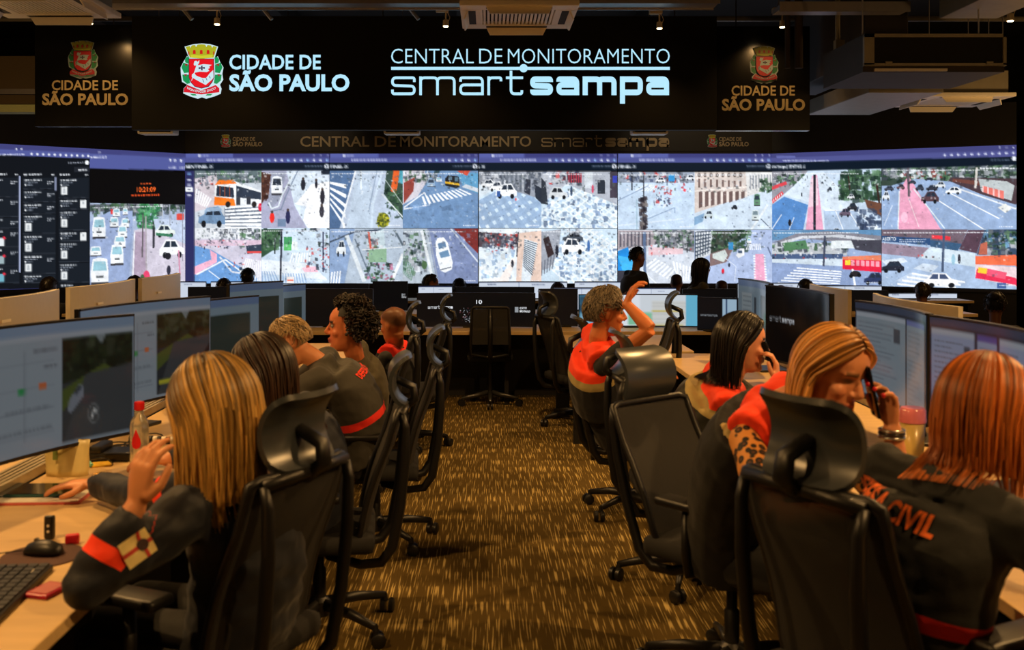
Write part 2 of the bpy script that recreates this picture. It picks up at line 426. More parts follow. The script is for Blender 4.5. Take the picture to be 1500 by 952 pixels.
# fascia above it
fa = MB()
for a, b in ((END_L, FOLD_L), (FOLD_L, FOLD_R), (FOLD_R, END_R)): wall_run(a, b, ZT + 0.04, ZT + 0.62, 0.0, 0.3, fa)
tr = fa.build('trim_1', M_BLACKWALL); tag(tr, kind='structure')

PURP = (76, 82, 142); NAVY = (14, 26, 40); BARC = (60, 66, 122)
def chrome(c, x0, x1, logo, yt=225, skew=0.0):
    """browser head: tab strip, address bar, dark application bar"""
    g = lambda x: yt + skew * (x - x0)
    c.poly([(x0, g(x0)), (x1, g(x1)), (x1, g(x1) + 8), (x0, g(x0) + 8)], (58, 60, 118))
    c.poly([(x0 + 2, g(x0)), (x0 + (x1 - x0) * .33, g(x0 + (x1 - x0) * .33)), (x0 + (x1 - x0) * .33, g(x0 + (x1 - x0) * .33) + 8), (x0 + 2, g(x0) + 8)], (84, 92, 158))
    c.poly([(x0, g(x0) + 7), (x1, g(x1) + 7), (x1, g(x1) + 14), (x0, g(x0) + 14)], PURP)
    c.poly([(x0, g(x0) + 14), (x1, g(x1) + 14), (x1, g(x1) + 26), (x0, g(x0) + 26)], NAVY)
    gx = x0 + 20
    c.rect(gx, g(gx) + 2.5, gx + 3.5, g(gx) + 5.5, (225, 230, 245)); c.dashes(gx + 5, gx + 16, g(gx) + 3, 2, (190, 195, 230), .7)
    for k in range(3): c.rect(x1 - 6 - k * 10, g(x1) + 3, x1 - 4 - k * 10, g(x1) + 4.6, (200, 205, 235))
    xx = x0 + 32; c.dashes(xx, xx + 52, g(xx) + 9.2, 2.4, (205, 212, 240), .85)
    for k in range(11):
        x = x1 - 6 - k * 9.3; c.ell(x, g(x) + 10.6, 1.7, 1.7, (220, 225, 245) if k % 3 else (150, 190, 240))
    if logo: c.text(logo, x0 + logo_off[0], x0 + logo_off[1], g(x0) + 17.5, g(x0) + 22.2, (235, 240, 250), 0.03)
    c.dashes(x1 - 38, x1 - 11, g(x1) + 18.5, 1.8, (150, 165, 190), .6); c.ell(x1 - 6.2, g(x1) + 19.5, 3.2, 3.2, (235, 240, 250)); c.ell(x1 - 6.2, g(x1) + 19.5, 1.1, 1.6, NAVY)
logo_off = (2, 42)
SKYW = (225, 236, 248); ROAD = (128, 152, 186); PAVE = (196, 208, 222); WHITE = (245, 249, 254); TREE = (52, 82, 62); TREES = [(40, 66, 50), (70, 105, 72), (28, 46, 40), (96, 130, 100)]
BLD = [(120, 128, 140), (168, 172, 180), (88, 96, 110), (205, 208, 214), (60, 66, 78)]
PPL = [(40, 44, 56), (200, 60, 60), (60, 70, 100), (225, 225, 230)]

def feed(c, x0, y0, x1, y1, bg, FE):
    r = c.setclip(x0, y0, x1, y1); c.rect(x0 - 5, y0 - 8, x1 + 5, y1 + 8, bg); FE.append(r)
def stamp(c, x0, y0, x1, y1):
    c.speck(x0 + 2, y0 + 6, x1 - 2, y1 - 4, [(50, 56, 70), (240, 246, 250), (90, 100, 124), (150, 166, 190), (228, 234, 244)], 90, (.4, 1.5), .42); c.speck(x0 + 2, y0 + 2, x1 - 2, y0 + (y1 - y0) * .34, [(40, 46, 52), (80, 92, 90), (225, 232, 240), (110, 118, 130)], 60, (.5, 1.9), .5)
    c.dashes(x0 + 3, x0 + (x1 - x0) * .8, y0 + 3, 1.4, (240, 244, 250), .75); c.dashes(x1 - 22, x1 - 4, y1 - 5, 1.6, (235, 240, 248), .8); c.noise(0.011)

panels = []
# --- main panel 1: bus crossing
c = Canvas(271, 482.5, 225, 415); FE = []
chrome(c, 271, 482.5, 'SENTINEL X'); c.rect(271, 251, 285.5, 415, (44, 46, 92))
for k, yy in enumerate((254, 263, 270, 285)): c.rect(275.5, yy, 280.5, yy + 2.6, (120, 170, 220) if k == 0 else (210, 215, 235))
c.rect(272.5, 274.5, 283.5, 281, WHITE); c.rect(276, 276.8, 280, 278.6, (30, 30, 60))
feed(c, 286, 250.5, 383, 334, (198, 206, 216), FE)
c.rect(286, 250, 383, 268, (96, 112, 116)); c.speck(300, 250, 383, 268, BLD + TREES, 90, (1, 4)); c.poly([(286, 262), (318, 256), (320, 300), (286, 310)], (206, 196, 204)); c.speck(287, 258, 316, 272, PPL + BLD, 30, (1, 2.5))
c.stripes([(288, 276), (312, 292), (304, 304), (286, 296)], 7, WHITE, .55); c.stripes([(330, 332), (383, 330), (383, 303), (329, 304)], 1, (92, 104, 124), 1.0)
for k in range(7): c.poly([(330, 303 + k * 4.6), (383, 298 + k * 5.6), (383, 301 + k * 5.8), (330, 305.4 + k * 4.8)], WHITE)
c.poly([(314, 300), (315, 272), (320, 265), (340, 264), (383, 280), (383, 297), (345, 301)], (232, 236, 240)); c.poly([(315, 271), (321, 264), (341, 264), (347, 269)], (244, 120, 40))
c.poly([(314, 300), (314.5, 288), (343, 291), (345, 301)], (246, 122, 36)); c.poly([(317, 287), (318, 272), (342, 275), (343, 289)], (42, 50, 66)); c.poly([(346, 272), (382, 282), (382, 292), (346, 289)], (48, 58, 74)); c.rect(346, 288, 352, 300, (60, 64, 74)); c.rect(361, 288, 367, 299, (56, 60, 70))
for x in (334, 372): c.ell(x, 299, 3.6, 4.4, (40, 36, 36))
for k in range(3): c.rect(322 + k * 7, 273, 323 + k * 7, 288, (200, 90, 40), .7)
c.ell(381, 303, 3, 6, (214, 40, 70)); c.car(291, 302, 39, 30, (112, 142, 176)); c.poly([(303, 304), (323, 303), (326, 308), (299, 310)], (150, 176, 204)); stamp(c, 286, 251, 383, 334)
feed(c, 383, 250.5, 482, 334, (168, 170, 196), FE)
c.poly([(383, 252), (400, 256), (396, 280), (383, 300)], (84, 54, 46)); c.speck(383, 255, 397, 292, [(60, 38, 34), (110, 72, 58)], 24, (1, 4)); c.poly([(420, 251), (470, 251), (482, 262), (482, 334), (450, 334), (431, 300)], (206, 220, 234))
c.poly([(456, 270), (482, 266), (482, 334), (452, 334), (444, 322), (448, 302), (431, 298), (434, 297)], (248, 250, 254)); c.poly([(398, 252), (420, 252), (410, 292), (398, 306), (392, 300), (394, 288)], (150, 156, 176)); c.van(398, 258, 16, 28, (236, 240, 246), (44, 52, 66))
c.line([(432, 251), (414, 285), (408, 302), (398, 305), (394, 296)], 2.2, (222, 232, 240)); c.line([(436, 251), (419, 287), (412, 306), (396, 309)], 1.6, (122, 136, 160)); c.poly([(440, 256), (482, 254), (480, 266), (462, 262)], (214, 226, 240))
for (x, y, h, cc) in ((399, 310, 16, (232, 50, 44)), (422, 307, 20, (44, 46, 84)), (444, 262, 17, (38, 40, 50)), (463, 264, 12, (40, 40, 52)), (472, 277, 22, (46, 46, 56)), (471, 300, 18, (60, 60, 70))): c.ell(x, y + h / 2, 3.4 if h > 14 else 2, h / 2, cc); c.ell(x, y, 1.8, 2, (70, 56, 52))
c.rect(407, 320, 419, 331, (112, 132, 162)); c.rect(470, 250, 482, 256, (34, 42, 56)); stamp(c, 383, 251, 482, 334)
feed(c, 286, 334, 383, 415, (206, 202, 220), FE)
c.rect(286, 334, 383, 350, (224, 228, 234)); c.speck(300, 336, 352, 352, BLD, 46, (1, 3)); c.speck(352, 336, 383, 362, TREES + BLD, 60, (1, 4)); c.rect(286, 352, 383, 360, (214, 188, 206))
c.poly([(286, 360), (310, 366), (372, 402), (383, 415), (286, 415)], (108, 156, 214)); c.poly([(286, 390), (310, 380), (308, 366), (318, 372), (318, 384), (286, 402)], (240, 178, 202))
c.line([(288, 402), (330, 380), (362, 404)], 2, WHITE); c.line([(306, 396), (330, 414)], 1.2, WHITE); c.line([(322, 376), (340, 398), (372, 402)], 2.4, (226, 232, 242)); c.stripes([(352, 400), (383, 414), (383, 382), (360, 378)], 9, WHITE, .55)
c.poly([(360, 360), (383, 358), (383, 370), (362, 372)], (56, 66, 84)); c.rect(362, 368, 383, 371, (226, 80, 80)); c.speck(292, 352, 360, 364, PPL, 26, (.7, 1.8)); c.speck(335, 376, 356, 398, PPL, 8, (1, 3)); stamp(c, 286, 335, 383, 415)
feed(c, 383, 334, 482, 415, (198, 216, 234), FE)
c.poly([(383, 336), (412, 336), (408, 362), (383, 378)], TREE); c.speck(383, 338, 412, 366, TREES, 50, (1, 5)); c.speck(440, 335, 482, 360, BLD + TREES, 60, (1, 3.5)); c.poly([(428, 340), (462, 340), (470, 380), (420, 380)], (206, 224, 240))
c.rect(416, 347, 428, 358, (70, 150, 96)); c.rect(416, 358, 427, 367, (96, 190, 110)); c.rect(428, 354, 436, 366, (230, 238, 238)); c.stripes([(424, 384), (456, 384), (456, 370), (428, 370)], 8, WHITE, .55)
c.poly([(384, 380), (455, 386), (480, 410), (384, 400)], (226, 234, 242)); c.stripes([(384, 412), (412, 412), (404, 397), (384, 397)], 6, (150, 176, 210), .45); c.stripes([(414, 414), (452, 414), (448, 400), (414, 400)], 9, (150, 176, 210), .45); c.poly([(442, 392), (462, 390), (466, 398), (446, 398)], (246, 196, 214))
c.line([(413, 336), (411, 415)], 2.6, (36, 38, 52)); c.line([(473, 340), (473, 398)], 2, (60, 62, 92)); c.line([(403, 350), (403, 372)], 1.6, (50, 60, 60)); c.speck(446, 362, 482, 398, PPL, 46, (.8, 2.4)); c.rect(420, 405, 431, 414, (232, 226, 224)); c.rect(421, 409, 430, 411, (232, 110, 90)); stamp(c, 383, 335, 482, 415)
panels.append((c, FE, FOLD_L, ((482.5 - VPX) * KX, YW), 'browser window with an orange bus at a zebra crossing'))

# --- main panel 2
c = Canvas(483, 700, 225, 415); FE = []; logo_off = (-12, 28); chrome(c, 483, 700, 'SENTINEL X')
feed(c, 483, 251, 590, 334, (186, 200, 220), FE)
c.poly([(483, 251), (520, 251), (498, 334), (483, 334)], (84, 112, 152)); c.stripes([(484, 300), (484, 262), (508, 262), (506, 334)], 5, WHITE, .42); c.line([(521, 251), (502, 320), (504, 334)], 2.2, (240, 244, 250)); c.poly([(523, 251), (542, 251), (552, 334), (508, 334)], (190, 206, 224))
c.line([(529, 251), (529, 278)], 2.4, (226, 236, 244)); c.line([(560, 251), (546, 300), (544, 334)], 3.2, (206, 222, 238)); c.line([(552, 251), (540, 310)], 1.6, (148, 164, 186))
c.poly([(566, 251), (590, 251), (590, 322), (562, 284)], (60, 80, 70)); c.poly([(576, 251), (585, 251), (580, 284), (572, 280)], (232, 102, 48)); c.poly([(585, 251), (590, 251), (590, 270), (583, 268)], (84, 170, 190)); c.speck(565, 276, 590, 318, TREES, 60, (1, 3.5)); c.line([(559, 284), (590, 318)], 1.8, (214, 222, 226)); c.line([(563, 262), (590, 300)], 1, (190, 204, 200))
c.ell(561, 322, 9, 11, (110, 118, 50)); c.speck(553, 313, 569, 332, [(200, 196, 50), (60, 70, 36), (150, 150, 44)], 46, (1, 3)); stamp(c, 483, 251, 590, 334)
feed(c, 590, 251, 700, 334, (112, 144, 184), FE)
c.poly([(590, 251), (622, 251), (628, 262), (612, 288), (590, 300)], (206, 202, 212)); c.speck(592, 252, 640, 266, BLD + TREES, 60, (1, 3.5)); c.poly([(592, 268), (608, 260), (606, 280), (592, 298)], (150, 70, 62)); c.line([(592, 304), (622, 282), (630, 300), (592, 306)], 1.8, (236, 240, 246)); c.poly([(668, 252), (700, 254), (700, 284), (680, 276)], (96, 156, 196)); c.poly([(668, 251), (688, 251), (684, 258)], (206, 84, 66)); c.poly([(682, 270), (700, 276), (700, 282), (676, 274)], (206, 214, 224))
c.stripes([(622, 300), (694, 284), (676, 276), (618, 288)], 11, WHITE, .52); c.van(626, 262, 11, 12, (150, 176, 204), (60, 72, 90)); c.van(639, 260, 8, 7, (228, 234, 240)); c.poly([(652, 262), (656, 257), (672, 259), (673, 274), (668, 276), (652, 272)], (36, 38, 42)); c.poly([(652, 266), (673, 269), (673, 272), (652, 269)], (226, 178, 50)); c.rect(657, 259, 662, 264, (92, 120, 140)); c.rect(666, 260, 671, 266, (92, 120, 140)); c.speck(600, 300, 700, 332, [(104, 134, 174), (122, 152, 190)], 90, (1, 4), .6); stamp(c, 590, 251, 700, 334)
feed(c, 483, 335, 590, 415, (176, 190, 206), FE)
c.poly([(483, 335), (520, 335), (505, 415), (483, 415)], (140, 164, 200)); c.line([(483, 355), (520, 340), (560, 337)], 2.4, (70, 82, 100)); c.car(493, 352, 14, 24, (226, 232, 236)); c.stripes([(484, 415), (500, 415), (502, 396), (486, 398)], 4, WHITE, .5); c.line([(508, 345), (534, 412)], 6, (216, 224, 230)); c.line([(520, 350), (545, 412)], 2, (110, 124, 140))
c.poly([(536, 344), (562, 336), (566, 380), (540, 382)], (196, 214, 222)); c.speck(536, 340, 560, 380, BLD + [(190, 92, 80), (80, 120, 90)], 60, (1, 4)); c.line([(540, 340), (544, 372)], 3, (206, 96, 80)); c.poly([(540, 366), (566, 364), (566, 384), (540, 384)], (140, 176, 146)); c.line([(530, 366), (588, 362)], 1.2, (226, 232, 236)); c.line([(590, 372), (572, 415)], 4.5, (230, 234, 238)); c.line([(578, 338), (590, 360)], 3, (90, 104, 116)); c.speck(536, 386, 578, 412, TREES + [(176, 90, 120), (60, 50, 70)], 60, (1, 3)); stamp(c, 483, 336, 590, 415)
feed(c, 590, 335, 700, 415, (124, 138, 176), FE)
c.poly([(590, 335), (626, 335), (640, 415), (590, 415)], (176, 188, 200)); c.speck(592, 340, 624, 402, BLD + TREES, 110, (1, 4)); c.stripes([(592, 372), (608, 395), (604, 412), (590, 400)], 7, (88, 128, 104), .5); c.line([(618, 338), (632, 400)], 4, (226, 232, 236)); c.line([(628, 337), (642, 415)], 2, (150, 160, 178)); c.poly([(664, 335), (700, 335), (700, 372)], (128, 52, 50)); c.line([(660, 335), (700, 384)], 2.2, (206, 214, 226)); c.speck(640, 340, 690, 412, [(116, 130, 170), (134, 148, 186)], 70, (1, 4), .6)
c.poly([(638, 356), (641, 349), (650, 348), (656, 356), (663, 384), (662, 394), (652, 399), (645, 396), (639, 374)], (238, 242, 246)); c.poly([(641, 357), (652, 354), (654, 362), (643, 365)], (96, 126, 160)); c.poly([(643, 370), (656, 366), (659, 375), (646, 378)], (110, 146, 180)); c.line([(645, 395), (661, 391)], 1.4, (90, 96, 110)); c.ell(622, 388, 4, 6, (80, 110, 76)); stamp(c, 590, 336, 700, 415)
panels.append((c, FE, ((483 - VPX) * KX, YW), ((700 - VPX) * KX, YW), 'browser window with a white car on a grey street'))

# --- main panel 3
c = Canvas(701, 904, 225, 415); FE = []; logo_off = (-30, 11); chrome(c, 701, 904, 'SENTINEL X')
TILE = (150, 176, 208); TL = (222, 234, 244)
feed(c, 702, 252, 793, 334, TL, FE)
c.grid([(702, 290), (770, 252), (850, 300), (740, 390)], 9, 8, (206, 226, 242), .9); c.grid([(690, 300), (760, 262), (830, 330), (730, 390)], 8, 7, TILE, .62, .9)
c.poly([(702, 252), (793, 252), (793, 292), (760, 282), (702, 270)], (150, 156, 168)); c.speck(702, 252, 793, 276, BLD, 120, (1, 4)); c.stripes([(735, 252), (780, 256), (780, 284), (735, 276)], 7, (110, 118, 130), .5); c.poly([(770, 262), (777, 264), (776, 286), (768, 282)], (54, 58, 70)); c.poly([(782, 270), (793, 276), (793, 298), (784, 290)], (46, 52, 64))
for (x, y, w, h) in ((705, 263, 20, 13), (717, 266, 20, 15), (726, 269, 31, 22)): c.car(x, y, w, h, (240, 243, 246))
c.rect(728, 280, 733, 288, (60, 96, 160)); c.ell(755.5, 292, 1, 2, (226, 60, 70)); stamp(c, 702, 252, 793, 334)
feed(c, 793, 252, 904, 334, (198, 218, 234), FE)
c.grid([(780, 320), (850, 268), (930, 320), (850, 380)], 13, 11, (232, 242, 248), .3); c.speck(796, 280, 902, 332, [(104, 124, 156), (150, 174, 204), (236, 244, 248)], 150, (1, 3.4), .8); c.poly([(793, 252), (904, 252), (904, 300), (870, 286), (830, 270), (793, 300)], (176, 182, 194)); c.speck(796, 252, 850, 272, BLD + PPL, 80, (1, 3.5)); c.rect(831, 254, 852, 268, (176, 60, 76)); c.stripes([(831, 254), (852, 254), (852, 268), (831, 268)], 6, (60, 50, 64), .4); c.rect(856, 253, 868, 276, (206, 214, 222)); c.rect(875, 264, 886, 284, (50, 56, 66)); c.rect(893, 252, 904, 290, (70, 64, 76)); c.rect(897, 258, 904, 268, (60, 70, 180)); c.ell(868, 277, 1.7, 6, (206, 70, 100)); c.ell(837, 280, 1.8, 7, (50, 70, 100))
c.poly([(793, 260), (800, 268), (803, 300), (793, 298)], (50, 56, 66)); c.car(804, 274, 28, 18, (216, 222, 226), True, (30, 34, 42)); stamp(c, 793, 252, 904, 334)
feed(c, 702, 335, 793, 415, (228, 238, 246), FE)
c.poly([(702, 340), (760, 344), (760, 362), (702, 362)], (90, 76, 84)); c.speck(702, 342, 758, 362, BLD + PPL + [(206, 70, 60)], 100, (1, 3)); c.speck(704, 362, 752, 412, [(160, 186, 216), (206, 222, 236), (240, 246, 250)], 90, (1.5, 4.5), .8); c.poly([(750, 378), (756, 380), (744, 414), (728, 414)], (244, 236, 232)); c.ell(750.5, 386, 2.2, 5.5, (44, 46, 56)); c.speck(716, 356, 756, 372, PPL, 26, (.8, 2.2))
c.poly([(758, 342), (793, 338), (793, 415), (756, 415)], (226, 200, 186)); c.poly([(768, 350), (787, 356), (776, 415), (763, 415)], (214, 224, 232)); c.stripes([(769, 353), (778, 400), (778, 401), (786, 358)], 1, (214, 224, 232), 1)
for k in range(15): c.line([(767.5 - k * .1, 352 + k * 2.6), (787 - k * .5, 358 + k * 3.2)], 1.1, (70, 80, 96))
c.line([(759, 340), (757, 376)], 1.8, (60, 60, 70)); stamp(c, 702, 336, 793, 415)
feed(c, 793, 335, 904, 415, (200, 220, 236), FE)
c.grid([(790, 380), (860, 330), (940, 380), (860, 440)], 12, 11, (234, 242, 248), .3); c.speck(815, 350, 902, 413, [(108, 130, 164), (154, 178, 206), (240, 246, 250)], 170, (1, 3.6), .8); c.poly([(793, 340), (822, 336), (818, 372), (806, 392), (793, 396)], (158, 164, 176)); c.poly([(796, 350), (804, 346), (812, 372), (803, 378)], (58, 46, 48)); c.stripes([(793, 384), (816, 370), (812, 392), (793, 404)], 5, (110, 116, 130), .45); c.ell(816, 368, 2.4, 9, (38, 40, 52)); c.ell(827, 366, 2, 8, (50, 52, 62)); c.ell(862, 360, 2.2, 8, (70, 110, 170))
c.car(824, 341, 30, 14, (70, 78, 90), False, (30, 34, 40)); c.car(823, 349, 33, 24, (244, 246, 248), True, (46, 56, 72)); c.speck(826, 336, 850, 344, BLD, 20, (1, 3)); stamp(c, 793, 336, 904, 415)
panels.append((c, FE, ((701 - VPX) * KX, YW), ((904 - VPX) * KX, YW), 'browser window with tiled pavements and white patrol cars'))

# --- main panel 4
c = Canvas(905, 1131, 225, 415); FE = []; logo_off = (-10, 28); chrome(c, 905, 1131, 'SENTINEL X')
feed(c, 905, 253, 1017, 336, (196, 216, 238), FE)
c.rect(905, 253, 1017, 268, (150, 160, 178)); c.speck(905, 254, 1017, 267, BLD + PPL, 90, (1, 3)); c.rect(979, 256, 988, 266, (60, 150, 214)); c.car(960, 260, 14, 8, (238, 240, 244)); c.car(1004, 256, 13, 9, (226, 230, 236)); c.stripes([(930, 280), (960, 280), (966, 271), (946, 270)], 7, WHITE, .5); c.line([(905, 294), (950, 272)], 1.4, (140, 160, 190)); c.line([(945, 322), (988, 304), (988, 312)], 1, (130, 152, 184)); c.line([(906, 330), (1000, 320)], 2, (214, 228, 244))
c.line([(943, 254), (943, 336)], 2, (70, 74, 84)); c.speck(938.5, 288, 947, 336, [(60, 52, 56), (120, 112, 110), (44, 42, 50)], 60, (1.4, 4)); c.line([(926, 254), (926, 279)], 2, (50, 54, 66)); c.line([(977, 254), (977, 272)], 1.4, (60, 60, 72)); c.rect(932, 292, 934, 336, (170, 196, 214)); c.speck(958, 272, 984, 302, PPL, 60, (.9, 2.4)); c.speck(996, 270, 1004, 280, [(206, 60, 70)], 5, (1, 3)); stamp(c, 905, 253, 1017, 336)
feed(c, 1017, 253, 1131, 336, (206, 222, 238), FE)
c.poly([(1018, 253), (1092, 253), (1096, 286), (1018, 312)], (214, 202, 196)); c.poly([(1092, 253), (1131, 253), (1131, 276), (1094, 288)], (222, 222, 222))
for k in range(8): c.rect(1023 + k * 8.6, 262 + k * .5, 1026 + k * 8.6, 275 - k * .2, (120, 100, 96)); c.ell(1024.5 + k * 8.6, 257, 2.6, 3, (120, 108, 104)); c.poly([(1024 + k * 8.8, 281), (1029 + k * 8.8, 280), (1029 + k * 8.8, 303 - k * 1.6), (1024 + k * 8.8, 305 - k * 1.6)], (112, 92, 90)); c.rect(1030 + k * 8.8, 281, 1032 + k * 8.8, 302 - k * 1.5, (236, 226, 220))
c.line([(1018, 280), (1094, 274)], 2, (236, 228, 222)); c.stripes([(1098, 256), (1131, 256), (1131, 272), (1098, 278)], 8, (150, 156, 166), .4); c.speck(1114, 262, 1130, 282, TREES, 40, (1, 4)); c.poly([(1017, 336), (1017, 314), (1096, 288), (1124, 290), (1110, 336)], (204, 220, 236)); c.line([(1100, 336), (1124, 300)], 3, (232, 240, 246)); c.van(1104, 284, 9, 18, (96, 140, 110), (46, 60, 70)); c.van(1101, 307, 10, 16, (214, 226, 228), (120, 140, 150)); c.car(1071, 300, 9, 7, (40, 44, 52)); c.car(1031, 308, 14, 12, (200, 214, 220)); c.poly([(1017, 318), (1032, 312), (1030, 324), (1017, 330)], (130, 166, 200)); c.line([(1114, 320), (1128, 334)], 1, (60, 70, 90)); stamp(c, 1017, 253, 1131, 336)
feed(c, 905, 337, 1017, 415, (206, 214, 226), FE)
c.poly([(905, 338), (960, 338), (962, 358), (905, 366)], (170, 160, 166)); c.stripes([(908, 340), (956, 340), (956, 360), (908, 362)], 9, (92, 88, 100), .45); c.poly([(956, 338), (1017, 338), (1017, 370), (962, 358)], (128, 130, 138)); c.speck(958, 338, 1016, 366, BLD + TREES, 120, (1, 3.5)); c.poly([(950, 362), (1000, 364), (1000, 372), (950, 374)], (226, 196, 204)); c.poly([(905, 368), (920, 362), (930, 392), (914, 402), (905, 396)], (40, 140, 222)); c.poly([(905, 374), (926, 378), (930, 392), (914, 402)], (70, 180, 240)); c.rect(905, 396, 918, 415, (60, 60, 70))
c.stripes([(960, 378), (1000, 402), (990, 415), (944, 390)], 9, WHITE, .5); c.stripes([(985, 382), (1014, 392), (1010, 410), (990, 410)], 6, WHITE, .5); c.line([(944, 340), (945, 415)], 4, (92, 112, 146)); c.line([(1008, 346), (1006, 370)], 1.4, (60, 60, 70)); c.speck(952, 360, 1012, 376, PPL, 24, (.7, 1.8)); c.line([(940, 395), (962, 415)], 2, (232, 238, 244)); stamp(c, 905, 338, 1017, 415)
feed(c, 1017, 337, 1131, 415, (172, 188, 222), FE)
c.poly([(1018, 338), (1044, 338), (1042, 372), (1018, 384)], (206, 212, 218)); c.grid([(1018, 340), (1042, 338), (1040, 370), (1018, 380)], 6, 7, (60, 72, 90), .35); c.poly([(1044, 338), (1100, 338), (1090, 348), (1060, 368), (1040, 380)], (66, 74, 66)); c.speck(1044, 338, 1098, 366, TREES, 90, (1, 4)); c.poly([(1040, 372), (1076, 360), (1064, 384), (1040, 390)], (130, 108, 108)); c.poly([(1044, 372), (1062, 366), (1066, 374), (1060, 384), (1044, 378)], (206, 216, 214)); c.rect(1067, 355, 1074, 366, (60, 140, 196))
c.poly([(1106, 372), (1118, 372), (1122, 415), (1104, 415)], (232, 166, 196)); c.stripes([(1104, 414), (1103, 372), (1106, 372), (1107, 414)], 11, WHITE, .5); c.stripes([(1120, 414), (1118, 372), (1120, 372), (1124, 414)], 11, WHITE, .5); c.stripes([(1092, 366), (1116, 366), (1114, 357), (1096, 357)], 8, WHITE, .5); c.poly([(1078, 374), (1084, 364), (1090, 364), (1090, 374), (1082, 378)], (240, 243, 246)); c.rect(1081, 367, 1087, 371, (80, 100, 130)); c.van(1094, 349, 6, 8, (236, 240, 244)); c.line([(1062, 378), (1078, 390), (1076, 412)], 1, (214, 224, 240)); c.ell(1059, 397, 2, 4, (220, 40, 60)); c.ell(1068, 388, 1.4, 3, (40, 44, 60)); c.line([(1124, 362), (1130, 376)], 2, (100, 112, 140)); stamp(c, 1017, 338, 1131, 415)
panels.append((c, FE, ((905 - VPX) * KX, YW), FOLD_R, 'browser window with a columned building and a pink cycle lane'))

# --- right wing
c = Canvas(1132, 1489, (225, 212), (415, 425)); FE = []
logo_off = (2, 4)
c.poly([(1132, 225), (1489, 212), (1489, 226), (1132, 233)], (64, 66, 120)); c.poly([(1132, 232), (1489, 221), (1489, 231), (1132, 240)], (78, 82, 140)); c.poly([(1132, 239), (1489, 230), (1489, 246), (1132, 252)], NAVY)
c.text('smartsampa | SENTINEL X', 1132, 1186, 242, 248, (235, 240, 250), 0.03)
for k in range(11):
    x = 1483 - k * 9.2; c.ell(x, 225 + k * .3, 1.7, 1.7, (220, 225, 245))
for k in range(3): c.rect(1482 - k * 9, 216, 1484 - k * 9, 217.6, (210, 215, 240))
c.dashes(1150, 1222, 235, 2, (200, 208, 236), .8); c.ell(1484, 233, 3.2, 3.2, (235, 240, 250)); c.dashes(1453, 1478, 234, 1.8, (150, 165, 190), .6); c.rect(1140, 229, 1170, 232, (100, 106, 170))
feed(c, 1132, 250, 1301, 336, (196, 214, 234), FE)
c.poly([(1132, 252), (1190, 250), (1180, 262), (1132, 300)], (150, 150, 160)); c.speck(1132, 252, 1184, 272, BLD + TREES, 70, (1, 4)); c.line([(1132, 276), (1156, 268)], 5, (214, 70, 80)); c.line([(1132, 296), (1150, 282)], 5, (220, 80, 90)); c.stripes([(1132, 298), (1150, 284), (1150, 281), (1132, 294)], 6, WHITE, .4)
c.poly([(1132, 300), (1152, 288), (1190, 300), (1182, 338), (1132, 338)], (88, 138, 200)); c.line([(1132, 336), (1148, 314)], 1.2, WHITE); c.line([(1160, 336), (1168, 318)], 1, WHITE); c.poly([(1152, 286), (1188, 254), (1214, 252), (1300, 336), (1186, 338), (1192, 296)], (214, 228, 242)); c.poly([(1196, 258), (1204, 256), (1214, 338), (1186, 338), (1190, 304)], (232, 168, 196)); c.poly([(1194, 262), (1204, 260), (1206, 300), (1190, 304)], (238, 206, 220)); c.line([(1200, 256), (1200, 336)], 3.6, (40, 42, 52))
c.poly([(1214, 308), (1262, 308), (1292, 338), (1216, 338)], (170, 190, 216)); c.line([(1216, 308), (1290, 308)], 1, WHITE)
for xa, xb in ((1232, 1244), (1252, 1270), (1268, 1292)): c.line([(xa, 308), (xb, 336)], 1.1, WHITE)
c.speck(1240, 252, 1301, 292, TREES, 170, (2, 6)); c.line([(1252, 258), (1254, 278)], 2, (60, 44, 40)); c.line([(1294, 270), (1298, 298)], 3, (56, 40, 36)); c.poly([(1276, 292), (1301, 298), (1301, 318), (1280, 304)], (110, 74, 60)); c.speck(1262, 306, 1301, 334, [(60, 74, 100), (52, 64, 90)], 40, (2, 5), .7)
for (x, y, w, h, cc) in ((1238, 305, 17, 13, (104, 92, 110)), (1250, 297, 15, 12, (50, 52, 62)), (1250, 284, 11, 8, (240, 244, 248)), (1220, 274, 7, 6, (70, 76, 88)), (1226, 268, 5, 4, (226, 230, 236)), (1236, 270, 5, 4, (150, 156, 166)), (1210, 266, 4, 4, (80, 86, 98)), (1226, 334, 14, 5, (244, 246, 248))): c.car(x, y, w, h, cc)
c.ell(1161, 326, 2.4, 5, (34, 36, 46)); c.ell(1180, 285, 1.2, 3, (40, 44, 56)); stamp(c, 1132, 251, 1301, 336)
feed(c, 1302, 245, 1488, 336, (150, 172, 206), FE)
c.rect(1300, 236, 1490, 272, (58, 74, 66)); c.speck(1304, 242, 1488, 266, TREES + BLD, 240, (1.5, 5)); c.speck(1330, 250, 1400, 262, [(230, 236, 240), (150, 70, 70), (190, 200, 212)], 60, (1, 3)); c.poly([(1400, 260), (1488, 262), (1488, 300), (1440, 284), (1396, 268)], (76, 60, 66)); c.poly([(1404, 262), (1446, 266), (1440, 272), (1402, 266)], (112, 70, 62))
c.poly([(1302, 276), (1350, 262), (1400, 266), (1488, 306), (1488, 340), (1302, 340)], (150, 174, 210)); c.poly([(1328, 280), (1338, 262), (1344, 262), (1388, 338), (1326, 338)], (232, 164, 192)); c.line([(1328, 280), (1326, 338)], 1.6, (226, 236, 240)); c.line([(1348, 276), (1392, 334)], 1.6, (220, 232, 238)); c.line([(1341, 290), (1356, 332)], 1, (244, 220, 226)); c.line([(1340, 246), (1342, 288)], 3.4, (96, 88, 96)); c.line([(1318, 300), (1306, 330)], 1, (220, 230, 244))
